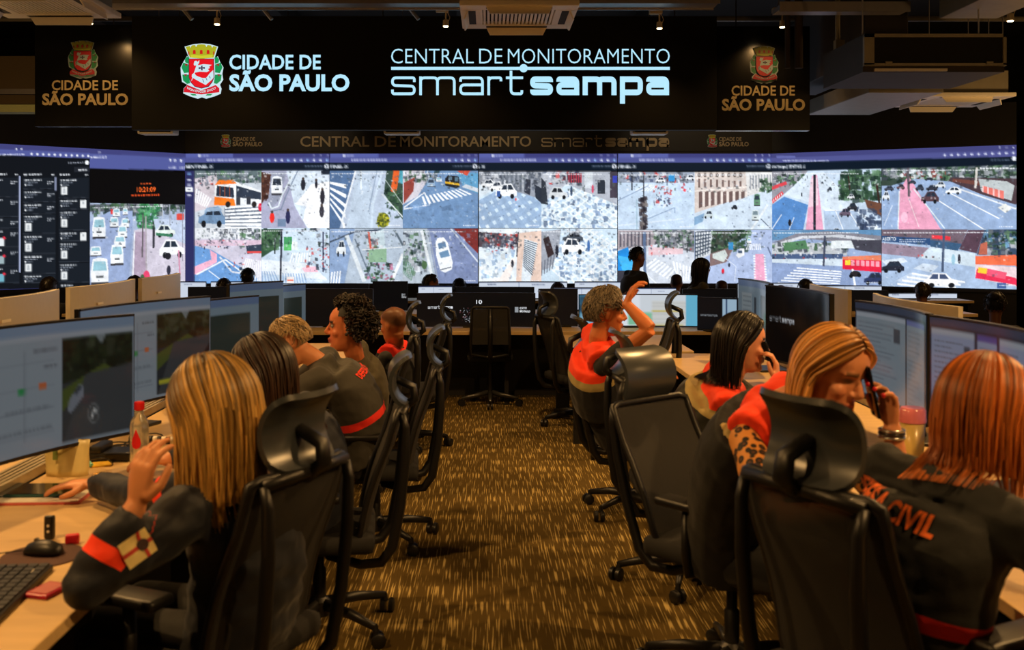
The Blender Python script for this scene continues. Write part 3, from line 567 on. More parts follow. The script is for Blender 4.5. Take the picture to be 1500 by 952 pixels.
c.line([(1378, 290), (1446, 336)], 1.5, WHITE); c.line([(1394, 280), (1466, 320)], 1.5, WHITE); c.line([(1404, 274), (1488, 306)], 2.2, (226, 232, 240)); c.poly([(1464, 304), (1474, 298), (1482, 306), (1474, 312)], (232, 234, 230)); c.line([(1436, 246), (1434, 276)], 3, (214, 210, 204)); c.poly([(1438, 262), (1476, 266), (1486, 272), (1482, 294), (1442, 280)], (186, 194, 196)); c.poly([(1443, 272), (1472, 280), (1472, 292), (1443, 281)], (226, 120, 110)); c.stripes([(1443, 272), (1472, 280), (1472, 292), (1443, 281)], 4, (240, 206, 206), .25)
for (x, y, w, h, cc) in ((1359, 280, 25, 18, (84, 60, 66)), (1351, 270, 12, 10, (66, 72, 88)), (1366, 271, 16, 9, (56, 58, 70)), (1379, 266, 14, 10, (216, 222, 226)), (1393, 274, 22, 11, (238, 242, 244)), (1303, 280, 11, 14, (226, 232, 238)), (1306, 272, 14, 8, (70, 76, 92)), (1324, 270, 12, 8, (110, 84, 92)), (1340, 264, 12, 6, (60, 64, 76)), (1364, 260, 12, 5, (50, 56, 66))): c.car(x, y, w, h, cc)
c.ell(1335, 318, 5, 8, (240, 190, 212)); c.dashes(1440, 1486, 246, 2.5, (240, 244, 248), .85); stamp(c, 1302, 246, 1488, 336)
feed(c, 1132, 337, 1301, 419, (150, 170, 206), FE)
c.poly([(1132, 338), (1301, 336), (1301, 346), (1132, 352)], (96, 140, 180)); c.poly([(1132, 356), (1170, 343), (1220, 339), (1301, 346), (1301, 368), (1240, 356), (1190, 350), (1150, 354)], (128, 128, 140)); c.poly([(1132, 358), (1180, 346), (1240, 344), (1301, 352), (1301, 355), (1230, 348), (1180, 350), (1134, 362)], (206, 210, 218)); c.rect(1132, 356, 1250, 374, (190, 196, 202)); c.speck(1134, 356, 1250, 368, BLD + TREES, 90, (1, 4)); c.poly([(1150, 356), (1186, 352), (1190, 364), (1152, 368)], (84, 130, 92)); c.rect(1226, 353, 1290, 364, (220, 228, 232)); c.poly([(1256, 352), (1301, 352), (1301, 372), (1262, 366)], (70, 70, 82)); c.rect(1132, 372, 1244, 379, (74, 94, 130)); c.speck(1134, 371, 1240, 380, PPL + [(206, 216, 226)], 40, (.8, 2)); c.rect(1132, 379, 1244, 392, (206, 220, 232))
c.poly([(1132, 384), (1244, 390), (1301, 400), (1301, 420), (1132, 420)], (140, 160, 200)); c.stripes([(1132, 414), (1176, 390), (1242, 399), (1236, 419)], 1, (140, 160, 200), 1)
for k in range(7): c.line([(1172 - k * 5, 392 + k * 3.6), (1242 - k * .6, 398 + k * 3.4)], 1.7, WHITE)
c.line([(1216, 346), (1214, 390)], 3, (66, 72, 92)); c.poly([(1243, 376), (1301, 374), (1301, 386), (1243, 384)], (226, 128, 96)); c.poly([(1243, 380), (1301, 382), (1301, 399), (1243, 394)], (226, 40, 70)); c.rect(1247, 381, 1255, 388, (246, 214, 60)); c.stripes([(1256, 381), (1300, 383), (1300, 391), (1256, 389)], 6, (244, 160, 176), .7); c.line([(1258, 394), (1262, 419)], 3, WHITE); c.ell(1262, 401, 8, 4.4, (44, 40, 44)); c.ell(1256, 404, 3, 3, (24, 24, 28)); c.ell(1268, 403, 3, 3, (24, 24, 28)); c.car(1275, 399, 30, 18, (50, 62, 100)); stamp(c, 1132, 338, 1301, 418)
feed(c, 1302, 337, 1488, 424, (166, 188, 218), FE)
c.poly([(1302, 337), (1424, 336), (1414, 362), (1302, 352)], (112, 96, 108)); c.poly([(1302, 346), (1372, 350), (1372, 360), (1302, 354)], (48, 78, 122)); c.poly([(1372, 352), (1416, 358), (1410, 368), (1372, 364)], (60, 92, 126)); c.text('ABERTO', 1303, 1323, 348, 353.5, (236, 242, 250), .02); c.dashes(1328, 1366, 351, 1.4, (210, 222, 240), .8); c.dashes(1328, 1364, 354, 1.4, (210, 222, 240), .8); c.poly([(1374, 345), (1400, 347), (1400, 353), (1374, 350)], (226, 60, 70)); c.poly([(1302, 356), (1372, 364), (1356, 378), (1302, 372)], (150, 132, 150)); c.poly([(1372, 362), (1434, 372), (1434, 392), (1356, 378)], (206, 222, 234)); c.poly([(1424, 338), (1446, 338), (1436, 372), (1412, 366)], (88, 66, 80)); c.poly([(1446, 338), (1488, 336), (1488, 376), (1436, 374)], (58, 76, 100)); c.speck(1448, 338, 1488, 372, BLD + TREES + [(120, 170, 210)], 90, (1, 5)); c.poly([(1441, 358), (1450, 355), (1450, 374), (1438, 374)], (190, 104, 84))
c.stripes([(1322, 412), (1344, 400), (1420, 414), (1400, 424)], 1, (190, 206, 228), 1)
for k in range(5): c.line([(1346 - k * 7, 401 + k * 5), (1420 - k * 6, 414 + k * 4)], 2.6, WHITE)
c.poly([(1348, 394), (1362, 386), (1384, 390), (1374, 400)], (206, 220, 236)); c.poly([(1302, 382), (1334, 378), (1340, 384), (1310, 390)], (214, 224, 236)); c.line([(1391, 338), (1389, 399)], 3.4, (72, 86, 112)); c.ell(1412, 380, 2, 7, (46, 48, 60)); c.speck(1352, 374, 1382, 380, PPL, 10, (.6, 1.6)); c.ell(1404, 381, 2.6, 8, (150, 190, 210))
c.car(1302, 383, 33, 17, (40, 44, 58)); c.car(1363, 400, 48, 22, (246, 247, 250), True, (70, 84, 116)); c.poly([(1434, 376), (1488, 374), (1488, 390), (1434, 388)], (240, 112, 76)); c.poly([(1434, 388), (1488, 392), (1488, 420), (1434, 408)], (236, 214, 220)); c.poly([(1436, 394), (1488, 408), (1488, 418), (1434, 408)], (226, 50, 84)); c.poly([(1438, 392), (1450, 394), (1449, 402), (1437, 400)], (248, 206, 60)); c.poly([(1450, 394), (1476, 400), (1474, 410), (1449, 404)], (236, 90, 120)); c.rect(1463, 415, 1475, 423, (70, 100, 160)); stamp(c, 1302, 338, 1488, 423)
panels.append((c, FE, FOLD_R, END_R, 'angled wing with avenue traffic and a red bus'))

# --- left wing
xe = -82
c = Canvas(132, 271, (217, 225), (411, 413)); FE = []
c.poly([(132, 217), (271, 225), (271, 233), (132, 226)], (62, 64, 118)); c.poly([(132, 225), (271, 232), (271, 250), (132, 246)], (80, 88, 150)); c.dashes(134, 156, 229, 2.4, (235, 238, 250)); c.ell(247, 235, 1.6, 1.6, WHITE); c.ell(254, 235.5, 1.6, 1.6, WHITE); c.ell(263, 236, 1.8, 1.8, WHITE); c.dashes(245, 255, 244.5, 2.2, WHITE); c.dashes(261, 270, 245, 2.2, WHITE); c.rect(145, 222.5, 147, 224.5, WHITE)
feed(c, 132.5, 249, 271, 296, (10, 9, 10), FE); c.dashes(203, 219, 266.5, 2, (230, 90, 40)); c.text('10:21:09', 198, 225.5, 272, 279, (255, 106, 40), .02); c.dashes(190, 231, 282, 2.6, (240, 84, 36))
feed(c, 132.5, 296.5, 271, 413, (170, 186, 214), FE)
c.rect(132, 296, 271, 306, (96, 100, 110)); c.speck(133, 296, 270, 312, BLD + TREES, 140, (1, 4)); c.poly([(132, 320), (160, 306), (192, 306), (192, 340), (186, 413), (132, 413)], (150, 168, 206)); c.poly([(194, 334), (222, 326), (271, 340), (271, 413), (190, 413)], (206, 200, 216)); c.poly([(196, 336), (212, 336), (212, 413), (192, 413)], (176, 158, 180)); c.line([(195, 336), (192, 413)], 1.4, WHITE); c.speck(200, 296, 228, 330, [(70, 150, 90), (40, 100, 64), (90, 170, 110)], 80, (1.5, 5)); c.line([(207, 312), (206, 372)], 2, (96, 90, 96)); c.line([(211, 314), (212, 404)], 2, (176, 168, 176)); c.line([(222, 322), (222, 360)], 1.6, (44, 46, 54))
c.poly([(222, 318), (271, 322), (271, 356), (226, 336)], (190, 204, 228)); c.rect(257, 312, 268, 321, (226, 80, 70)); c.line([(236, 300), (236, 318)], 1.4, (190, 196, 206)); c.line([(266, 302), (266, 380)], 1.4, (130, 130, 144)); c.line([(246, 298), (247, 330)], 1.4, (160, 166, 180))
for (x, y, w, h) in ((136, 313, 18, 31), (160, 314, 12, 15), (164, 302, 10, 12), (178, 302, 7, 10), (176, 316, 11, 14), (171, 326, 13, 18), (166, 340, 16, 18), (161, 352, 18, 30), (133, 354, 15, 14), (134, 370, 24, 38)): c.van(x, y, w, h, (236, 240, 244))
c.rect(161, 303, 164, 310, (220, 60, 60)); c.car(225, 327, 30, 18, (226, 236, 232), True); c.poly([(226, 338), (250, 341), (250, 345), (226, 342)], (60, 120, 90)); c.car(231, 348, 38, 27, (242, 244, 248), True); c.ell(212, 400, 5, 9, (224, 70, 110)); c.ell(206, 401, 3, 5, (70, 100, 70)); c.ell(244, 372, 4.5, 5, (36, 36, 44)); c.ell(245, 392, 3, 7, (50, 50, 66)); c.line([(224, 330), (223, 360)], 1.4, (40, 40, 50)); c.line([(260, 364), (262, 400)], 2, (214, 140, 170)); stamp(c, 133, 297, 271, 412)
def on_run(a, b, px):   # point of the run a-b seen at photo column px
    k = (px - VPX) / FPX; dx, dy = b[0] - a[0], b[1] - a[1]
    t = (k * a[1] - a[0]) / (dx - k * dy)
    return (a[0] + dx * t, a[1] + dy * t)
SEAM = on_run(END_L, FOLD_L, 131.5)
panels.append((c, FE, SEAM, FOLD_L, 'angled wing with an orange clock above a traffic jam'))
c = Canvas(xe, 131, (202, 217), (416, 411)); FE = []
c.a[:] = np.array((16, 20, 26)) / 255
c.poly([(xe, 202), (131, 217), (131, 225), (xe, 211)], (62, 64, 118)); c.poly([(xe, 211), (131, 224), (131, 231.5), (xe, 220)], (80, 88, 150))
c.dashes(0, 36, 223, 2, (225, 230, 248)); c.rect(24, 215.5, 26, 217.5, WHITE); c.rect(31, 215.5, 33, 217.5, WHITE)
for k in range(11):
    x = 128 - k * 8.2; c.ell(x, 228 - k * .45, 1.6, 1.6, WHITE)
c.ell(126, 237, 3, 3, WHITE); c.dashes(98, 121, 236, 1.8, (170, 176, 190)); c.rect(107, 243, 130, 250, (34, 38, 46)); c.dashes(113, 126, 246, 2.2, WHITE)
for (x0, x1, ys, ttl) in ((-20, 29, (256, 284, 312, 328, 354, 380, 404), 12), (34, 80, (257, 274, 292, 308, 336, 364, 391, 404), 26), (85, 129, (258, 287, 303, 332, 347, 376, 404), 16)):
    c.dashes(max(x0, 0) if x0 < 0 else x0 + 1, x0 + ttl + (20 if x0 < 0 else 0), ys[0] - 6, 2.4, WHITE); c.dashes(x1 - 6, x1 - 1, ys[0] - 5, 2, WHITE)
    for ya, yb in zip(ys[:-1], ys[1:]):
        c.rect(x0, ya, x1, yb - 2, (24, 30, 38)); c.line([(x0, yb - 1.5), (x1, yb - 1.5)], .7, (60, 66, 76)); c.dashes(x0 + 2, x0 + 26, ya + 2, 2, WHITE); c.dashes(x0 + 2, x0 + 20, ya + 5.5, 1.6, (150, 158, 172)); c.ell(x0 + 3.5, ya + 9.6, 1.3, 1.3, WHITE); c.dashes(x0 + 6, x0 + 14, ya + 8.8, 1.6, (150, 158, 172))
        if yb - ya > 22 and x0 > 0: c.rect(x0 + 3, ya + 12, x0 + 12, ya + 23, (226, 230, 232)); c.ell(x0 + 7.5, ya + 16, 1.6, 2, (170, 176, 182)); c.rect(x0 + 5.5, ya + 18, x0 + 9.5, ya + 21, (176, 182, 188))
        elif x0 > 80 : c.rect(x1 - 13, ya + 2, x1 - 4, ya + 13, (226, 230, 232)); c.ell(x1 - 8.5, ya + 6, 1.6, 2, (170, 176, 182))
        if x0 < 40: c.dashes(x1 - 12, x1 - 2, ya + 5, 1.6, (220, 224, 232)); c.dashes(x1 - 12, x1 - 6, ya + 7.6, 1.6, (220, 224, 232))
for k, yy in enumerate((340, 365, 390)): c.rect(-4, yy, 8.4, yy + 11, ((220, 226, 230), (150, 170, 176), (110, 170, 190))[k]); c.ell(8.4, yy, 2, 2, (220, 50, 70))
c.rect(28.5, 254, 30.6, 388, (170, 180, 214)); c.rect(79, 256, 80.8, 275, (170, 180, 214)); c.dashes(88, 105, 406, 2.6, WHITE); c.rect(xe, 411, 131, 418, (48, 50, 100))
panels.append((c, FE, END_L, SEAM, 'angled wing with dark columns of incident cards'))

for (c, FE, A, B, lab) in panels:
    d = Vector((B[0] - A[0], B[1] - A[1], 0)); n = Vector((-d.y, d.x, 0)).normalized()
    if n.y < 0: n = -n
    zt, zb = ZT, ZB
    def P(u, v, o=0.0): return (A[0] + d.x * u - n.x * o, A[1] + d.y * u - n.y * o, zt + (zb - zt) * v)
    pan = grid_obj('display_panel', c.a, P, M_LED, vw, vw.location, step=4 if FE else 3)
    pan['label'] = lab
    for (x0, y0, x1, y1) in FE:
        W, H = c.W, c.H
        sub = c.a[y0:y1, x0:x1]
        grid_obj('camera_feed', sub, lambda u, v: P((x0 + (x1 - x0) * u) / W, (y0 + (y1 - y0) * v) / H, 0.006), M_LED, pan, vw.location, step=2)

# ------------------------------------------------------------------ crest and banners
def crest(mb, x0, x1, z0, z1, y, lift=0.003, dim=1.0, mir=lambda p: p):
    """city arms: mural crown, red shield with armoured arm and flag, leaves, ribbon"""
    def T(p): return (x0 + (p[0] - 148) / 590 * (x1 - x0), z1 - (p[1] - 88) / 765 * (z1 - z0))
    lay = [0]
    def pg(pts, col, up=True):
        if up: lay[0] += 1
        cc = tuple(lin(min(1, q * dim / 255)) for q in col) + (1,)
        q = [T(p) for p in pts]; n = len(q)
        # fan triangulation through ear clipping of the tessellator
        from mathutils.geometry import tessellate_polygon
        tri = tessellate_polygon([[Vector((a, b, 0)) for a, b in q]])
        mb.add([mir((a, y - lift * lay[0], b)) for a, b in q], [tuple(t) for t in tri], cc)
    W_, RD, GR, YE = (205, 232, 240), (232, 20, 34), (20, 150, 84), (176, 176, 36)
    pg([(200, 130), (330, 95), (440, 86), (550, 95), (664, 130), (612, 300), (660, 262), (690, 340), (738, 420), (722, 510), (735, 590), (690, 660), (712, 715), (700, 785), (620, 820), (500, 855), (440, 835), (385, 855), (270, 820), (182, 780), (190, 710), (240, 660), (165, 620), (150, 510), (145, 420), (190, 330), (235, 258), (268, 300)], W_)
    L_ = [[(268, 280), (232, 270), (205, 310), (210, 350), (262, 372)], [(262, 380), (185, 350), (158, 420), (195, 500), (262, 490)], [(262, 520), (170, 520), (180, 600), (235, 650), (278, 640)]]
    for k, l in enumerate(L_):
        pg(l, GR, k == 0); pg([(884 - p[0], p[1]) for p in l], GR, False)
    for (cx, cy) in ((222, 385), (212, 525)):
        for s_ in (0, 1):
            X = cx if not s_ else 884 - cx
            pg([(X - 22, cy - 8), (X + 24, cy - 12), (X + 8, cy + 22)], (150, 30, 40), cx == 222 and s_ == 0 and cy == 385)
    pg([(218, 136), (275, 122), (285, 150), (300, 115), (350, 108), (362, 138), (382, 104), (435, 98), (490, 104), (505, 138), (520, 108), (570, 115), (585, 150), (598, 122), (650, 136), (606, 285), (440, 300), (278, 285)], YE)
    pg([(290, 245), (440, 258), (592, 245), (590, 285), (440, 296), (290, 285)], (206, 206, 50))
    for k, X in enumerate((340, 436, 530)): pg([(X - 20, 235), (X - 18, 185), (X, 175), (X + 18, 185), (X + 20, 235)], (205, 30, 30), k == 0)
    for k, X in enumerate((262, 606)): pg([(X - 8, 200), (X + 8, 200), (X + 12, 240), (X - 4, 248)], (190, 30, 30), False)
    pg([(262, 300), (614, 300), (618, 560), (590, 630), (540, 690), (440, 716), (345, 690), (290, 630), (264, 560)], (20, 20, 60))
    pg([(270, 308), (606, 308), (610, 560), (582, 625), (535, 680), (440, 706), (350, 682), (298, 626), (272, 560)], RD)
    pg([(388, 395), (470, 378), (585, 388), (545, 415), (560, 430), (530, 445), (550, 470), (515, 488), (420, 482), (352, 496)], W_)
    pg([(335, 380), (345, 335), (375, 330), (385, 350), (412, 322), (410, 365), (385, 380), (400, 372), (312, 600), (300, 610), (372, 395), (345, 400)], W_, False)
    pg([(310, 520), (340, 500), (372, 540), (450, 570), (505, 570), (560, 500), (604, 460), (610, 560), (590, 590), (500, 668), (430, 630), (350, 585), (308, 560)], W_, False)
    pg([(436, 400), (462, 400), (455, 422), (490, 418), (490, 445), (456, 438), (462, 465), (436, 465), (440, 440), (404, 448), (404, 420), (440, 424)], (60, 40, 70))
    for k in range(3): pg([(455 + k * 45, 590 - k * 22), (462 + k * 45, 586 - k * 22), (480 + k * 45, 630 - k * 28), (472 + k * 45, 634 - k * 28)], (60, 100, 140), False)
    pg([(250, 668), (330, 700), (440, 745), (560, 700), (640, 668), (690, 715), (690, 770), (600, 780), (440, 800), (280, 775), (196, 770), (205, 715)], (214, 22, 44))
    pg([(280, 790), (360, 795), (380, 815), (320, 815)], GR, False); pg([(600, 790), (520, 795), (500, 815), (570, 815)], GR, False)
    yy = y - lift * (lay[0] + 1)
    v, f, wh = text_tris('NON DVCOR DVCO', 0.02); cc = tuple(lin(min(1, q * dim / 255)) for q in W_) + (1,)
    pts = []
    for p in v:
        X = 250 + 390 * p[0] / wh[0]; Yc = 700 + 55 * (1 - ((X - 445) / 200) ** 2) + 12 - 34 * (p[1] / wh[1])
        a, b = T((X, Yc + 10)); pts.append(mir((a, yy, b)))
    mb.add(pts, f, cc)

YB = 12.0
def bx_at(x, y=None): return (x - VPX) * YB / FPX
def bz_at(y): return CAM_H + (VPY - y) * YB / FPX
M_LEDB = mat('led_banner_black', rgb(15, 15, 13), 0.75, spec=0.25, var=0.1, scale=30)
M_GLOW = mat('led_letters_glow', rgb(20, 30, 34), 0.6, emit=rgb(172, 220, 240), estr=1.15)
M_LEDCREST = attr_mat('led_crest_glow', emission=1.0)
M_PRINT = mat('printed_gold_letters', rgb(176, 158, 118), 0.6, var=0.06)
M_GLOSSBLK = mat('gloss_black_banner', rgb(13, 13, 13), 0.22, spec=0.5, var=0.1)
M_PCREST = attr_mat('printed_crest', rough=0.6)
lb = thing('led_banner', 'wide hanging black LED banner with glowing city lettering and coloured crest', 'sign', (0, YB, bz_at(190)))
o_ = lb.location
MB().bx(bx_at(193), bx_at(1050), YB, YB + 0.14, bz_at(190), bz_at(24)).build('panel', M_LEDB, lb, o_)
def letters(name, items, m, root, y=YB):
    mb = MB()
    for (t, x0, x1, ya, yb, bold) in items: text_fit(mb, t, bx_at(x0), bx_at(x1), bz_at(yb), bz_at(ya), y - 0.004, bold)
    return mb.build(name, m, root, root.location, fix=False)
letters('city_lettering', [('CIDADE DE', 336, 470, 80, 102, .022)], M_GLOW, lb); letters('city_lettering', [('SÃO PAULO', 336, 512, 103, 134, .036)], M_GLOW, lb)
for (wd, xa, xb) in (('CENTRAL', 573, 694), ('DE', 702, 736), ('MONITORAMENTO', 744, 981)): letters('centre_word', [(wd, xa, xb, 71.5, 93, -0.010)], M_GLOW, lb)
sm_ = MB(); smart_fit(sm_, bx_at(573), bx_at(980), bz_at(139.5), bz_at(112), YB - .004); sm_.build('programme_lettering', M_GLOW, lb, o_, fix=False)
ln = MB().bx(bx_at(573), bx_at(981), YB - 0.005, YB, bz_at(102.5), bz_at(98)); ln.cyl((bx_at(767), YB - 0.006, bz_at(100)), (bx_at(767), YB, bz_at(100)), 6 * YB / FPX, 24)
ln.build('dividing_line', M_GLOW, lb, o_)
cb = MB(); crest(cb, bx_at(265), bx_at(327.5), bz_at(144.5), bz_at(64), YB - 0.002); cb.build('crest', M_LEDCREST, lb, o_, fix=False)
for (x0, x1, y0, y1, tx, cx, lab, dy) in ((50, 193, 36, 185, (61, 187), (99, 143), 'glossy black side banner with gold city lettering left of the LED banner', 0),
                                   (1050.5, 1187, 38, 191, (1058, 1180), (1099, 1141), 'glossy black side banner with gold city lettering right of the LED banner', 4)):
    sb = thing('side_banner', lab, 'sign', (bx_at((x0 + x1) / 2), YB, bz_at(y1)))
    MB().bx(bx_at(x0), bx_at(x1), YB + 0.02, YB + 0.12, bz_at(y1), bz_at(y0)).build('panel', M_GLOSSBLK, sb, sb.location)
    letters('city_lettering', [('CIDADE DE', tx[0] + 14, tx[1] - 15, 117 + dy * 2, 132 + dy * 2, .02), ('SÃO PAULO', tx[0], tx[1], 132.5 + dy * 2, 154 + dy * 2, .036)], M_PRINT, sb, YB + 0.02)
    k = MB(); crest(k, bx_at(cx[0]), bx_at(cx[1]), bz_at(115 + dy * 1.8), bz_at(59 + dy * 2), YB + 0.018, dim=0.62); k.build('crest', M_PCREST, sb, sb.location, fix=False)
    for x in (x0 + 30, x1 - 30): MB().tube([(bx_at(x), YB + .08, bz_at(y0 + 4)), (bx_at(x), YB + .08, 4.85)], 0.008, 6).build('hanger_rod', mat('steel_rod', rgb(90, 88, 84), .4, .8), sb, sb.location)
for x in (260, 420, 560, 700, 840, 990): MB().tube([(bx_at(x), YB + .08, bz_at(28)), (bx_at(x), YB + .08, 4.85)], 0.008, 6).build('hanger_rod', mat('steel_rod', rgb(90, 88, 84), .4, .8), lb, o_)
# flat lettering on the fascia over the video wall
def fx(x): return (x - VPX) * (YW - 0.0) / FPX
def fz(y): return CAM_H + (VPY - y) * YW / FPX
M_FPRINT = mat('fascia_beige_letters', rgb(176, 158, 124), 0.7, var=0.06)
fs_ = thing('fascia_lettering', 'dull beige lettering on the black fascia above the video wall', 'lettering', (fx(707), YW - .01, fz(215)))
def fpart(nm, fn):
    k = MB(); fn(k); k.build(nm, M_FPRINT, fs_, fs_.location, fix=False)
for (wd, xa, xb) in (('CENTRAL', 440, 541), ('DE', 549, 580), ('MONITORAMENTO', 586, 778)): fpart('centre_word', lambda k: text_fit(k, wd, fx(xa), fx(xb), fz(215), fz(199.5), YW - .012, 0.012))
fpart('programme_words', lambda k: smart_fit(k, fx(793), fx(980), fz(215), fz(202), YW - .012))
for x in (341, 1053):
    fpart('city_words', lambda k: (text_fit(k, 'CIDADE DE', fx(x), fx(x + 33), fz(206.5), fz(201), YW - .012, .02), text_fit(k, 'SÃO PAULO', fx(x), fx(x + 43.5), fz(214.5), fz(206.5), YW - .012, .034)))
for (x, side) in ((331, 'left'), (1043, 'right')):
    k = MB(); crest(k, fx(x - 7.5), fx(x + 7.5), fz(217), fz(197), YW - .012, lift=.002, dim=.9)
    o = k.build('fascia_crest', M_PCREST, None, fix=False); tag(o, 'small red city crest at the %s end of the fascia lettering' % side, 'emblem')
# ------------------------------------------------------------------ ceiling fittings
M_ACW = mat('ac_white_plastic', rgb(238, 230, 212), 0.45, var=0.04)
M_ACD = mat('ac_dark_slot', rgb(40, 36, 30), 0.8)
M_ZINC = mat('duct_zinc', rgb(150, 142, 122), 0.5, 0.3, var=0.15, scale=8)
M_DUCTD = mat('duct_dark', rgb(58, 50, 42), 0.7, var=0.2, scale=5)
M_STEEL = mat('galvanised_rail', rgb(176, 172, 176), 0.4, 0.7, var=0.12, scale=20)
def aircon(x, y, z, w, label):
    t = thing('ceiling_air_conditioner', label, 'air conditioner', (x, y, z), 'cassette air conditioners')
    h = w / 2; L_ = t.location
    b = MB()
    ring = [(-h, -h), (h, -h), (h, h), (-h, h)]; q = h * 0.62
    b.bx(x - h, x + h, y - h, y - q, z, z + .045, .008); b.bx(x - h, x + h, y + q, y + h, z, z + .045, .008); b.bx(x - h, x - q, y - q, y + q, z, z + .045, .008); b.bx(x + q, x + h, y - q, y + q, z, z + .045, .008)
    b.build('panel_frame', M_ACW, t, L_)
    MB().bx(x - h * .88, x + h * .88, y - h * .88, y + h * .88, z + .045, z + .30).build('casing', M_ZINC, t, L_)
    MB().bx(x - q, x + q, y - q, y + q, z + .03, z + .044).build('filter', M_ACD, t, L_)
    n = 18
    for k in range(n):
        xx = x - q + 2 * q * (k + .5) / n
        MB().bx(xx - q / n * .62, xx + q / n * .62, y - q, y + q, z + .004, z + .02).build('grille_slat', M_ACW, t, L_)
    for s_, ax in ((1, 'y'), (-1, 'y'), (1, 'x'), (-1, 'x')):
        f = MB(); sl = MB(); l = q * .9; d = h * .80
        pts = [(-l, 0), (-l * .88, -.062), (l * .88, -.062), (l, 0)]
        if ax == 'y':
            f.add([(x + p[0], y + s_ * (d + .03 + (-p[1]) * .5), z + p[1]) for p in pts] + [(x + p[0], y + s_ * (d + .042 + (-p[1]) * .5), z + p[1]) for p in pts], [(0, 1, 2, 3), (7, 6, 5, 4), (0, 4, 5, 1), (1, 5, 6, 2), (2, 6, 7, 3), (3, 7, 4, 0)])
            sl.bx(x - l, x + l, y + s_ * d - .03, y + s_ * d + .03, z - .002, z + .004)
        else:
            f.add([(x + s_ * (d + .03 + (-p[1]) * .5), y + p[0], z + p[1]) for p in pts] + [(x + s_ * (d + .042 + (-p[1]) * .5), y + p[0], z + p[1]) for p in pts], [(0, 1, 2, 3), (7, 6, 5, 4), (0, 4, 5, 1), (1, 5, 6, 2), (2, 6, 7, 3), (3, 7, 4, 0)])
            sl.bx(x + s_ * d - .03, x + s_ * d + .03, y - l, y + l, z - .002, z + .004)
        fo = f.build('louvre_flap', M_ACW, t, L_); sl.build('air_slot', M_ACD, t, L_)
    for sx in (-1, 1):
        for sy in (-1, 1): MB().tube([(x + sx * h * .8, y + sy * h * .8, z + .3), (x + sx * h * .8, y + sy * h * .8, 4.85)], .006, 6).build('hanger_rod', M_STEEL, t, L_)
    return t
aircon(.254, 8.75, 3.47, .97, 'white cassette air conditioner hanging in front of the LED banner')
aircon(-3.63, 8.3, 3.47, .97, 'white cassette air conditioner in the upper left corner')
aircon(5.45, 12.1, 3.17, 1.05, 'white cassette air conditioner below the black-mouthed fan coil')

M_LAMPW = mat('spotlight_white', rgb(216, 196, 160), .5, var=.04)
M_BULB = mat('spotlight_lit_face', rgb(255, 240, 210), .5, emit=(1.0, .78, .42, 1), estr=9.0)
def spotlight(px, py, Y, label, watts=26, aim=.3):
    p = at(px, py, Y); t = thing('ceiling_spotlight', label, 'spotlight', p, 'ceiling spotlights'); x, y, z = p
    r = .034
    MB().tube([(x, y, z + .005), (x, y, z + .07), (x, y, z + .078)], [r, r * .92, r * .6], 18).build('head', M_LAMPW, t, p, 'auto')
    MB().tube([(x, y, z + .004), (x, y, z - .004)], [r * .86, r * .8], 18).build('lit_face', M_BULB, t, p)
    MB().tube([(x, y, z + .075), (x, y, z + .16)], .009, 8).build('stem', M_LAMPW, t, p)
    MB().tube([(x + .03, y, z + .06), (x + .045, y, z + .1), (x + .03, y, z + .14), (x + .005, y, z + .17)], .004, 6).build('cable', M_LAMPW, t, p, True)
    MB().bx(x - .11, x + .03, y - .04, y + .04, z + .16, z + .215, .006).build('driver_box', M_LAMPW, t, p)
    MB().tube([(x - .04, y, z + .215), (x - .04, y, 4.85)], .008, 6).build('hanger', M_STEEL, t, p)
    spot_lamp(x, y, z - .02, watts, size=R(110), blend=.8, tgt=(x, y + aim, 0 if aim < .5 else z - .9), rad=.03)
for (px, py, Y, lab, w) in ((132, 35, 11.4, 'lit spotlight above the left side banner, under an air conditioner', 22), (318, 36, 11.4, 'lit spotlight above the glowing coloured crest', 26), (653, 39, 11.4, 'lit spotlight left of the middle air conditioner', 26),
                            (966, 42, 11.4, 'lit spotlight above the right end of the glowing lettering', 26), (1146, 40, 11.4, 'lit spotlight above the right side banner', 22), (1480, 31, 10.0, 'lit spotlight at the top right corner beside a duct', 30), (1453, 121, 12.6, 'lit spotlight beside the lower right air conditioner', 30)):
    spotlight(px, py, Y, lab, w, .55 if w == 22 else .3)
for x in (-3.2, 0.1, 3.2): spot_lamp(x, 14.6, 4.5, 60, size=R(70), col=(1.0, .74, .46), tgt=(x * 1.05, 16.5, 3.0), rad=.03)

def simple(name, mb, m, label, cat, group=None, smooth=False):
    o = mb.build(name, m, None, (0, 0, 0), smooth); return tag(o, label, cat, group)
# fan coil with a black mouth, on the right
t = thing('fan_coil_unit', 'long suspended fan coil with pale frame around a black mouth', 'fan coil', at(1370, 105, 9.2)); y = 9.2
a = at(1265, 105, y); b = at(1473, 50, y); L_ = t.location
MB().bx(a.x, b.x, y + .02, y + 1.1, a.z, b.z).build('casing', M_DUCTD, t, L_)
f = MB(); f.bx(a.x, a.x + .09, y - .02, y + .02, a.z + .06, b.z); f.bx(b.x - .03, b.x, y - .02, y + .02, a.z + .06, b.z); f.bx(a.x, b.x, y - .02, y + .02, b.z - .03, b.z); f.bx(a.x, b.x, y - .02, y + .02, a.z + .05, a.z + .075)
f.build('mouth_frame', M_ZINC, t, L_)
MB().bx(a.x + .09, b.x - .03, y + .0, y + .019, a.z + .07, b.z - .03).build('mouth', mat('mouth_black', rgb(14, 13, 12), .8), t, L_)
for px in (1302, 1450):
    p = at(px, 92, y - .03); MB().bx(p.x - .03, p.x + .03, y - .035, y - .02, p.z - .012, p.z + .012).build('latch', M_ZINC, t, L_)
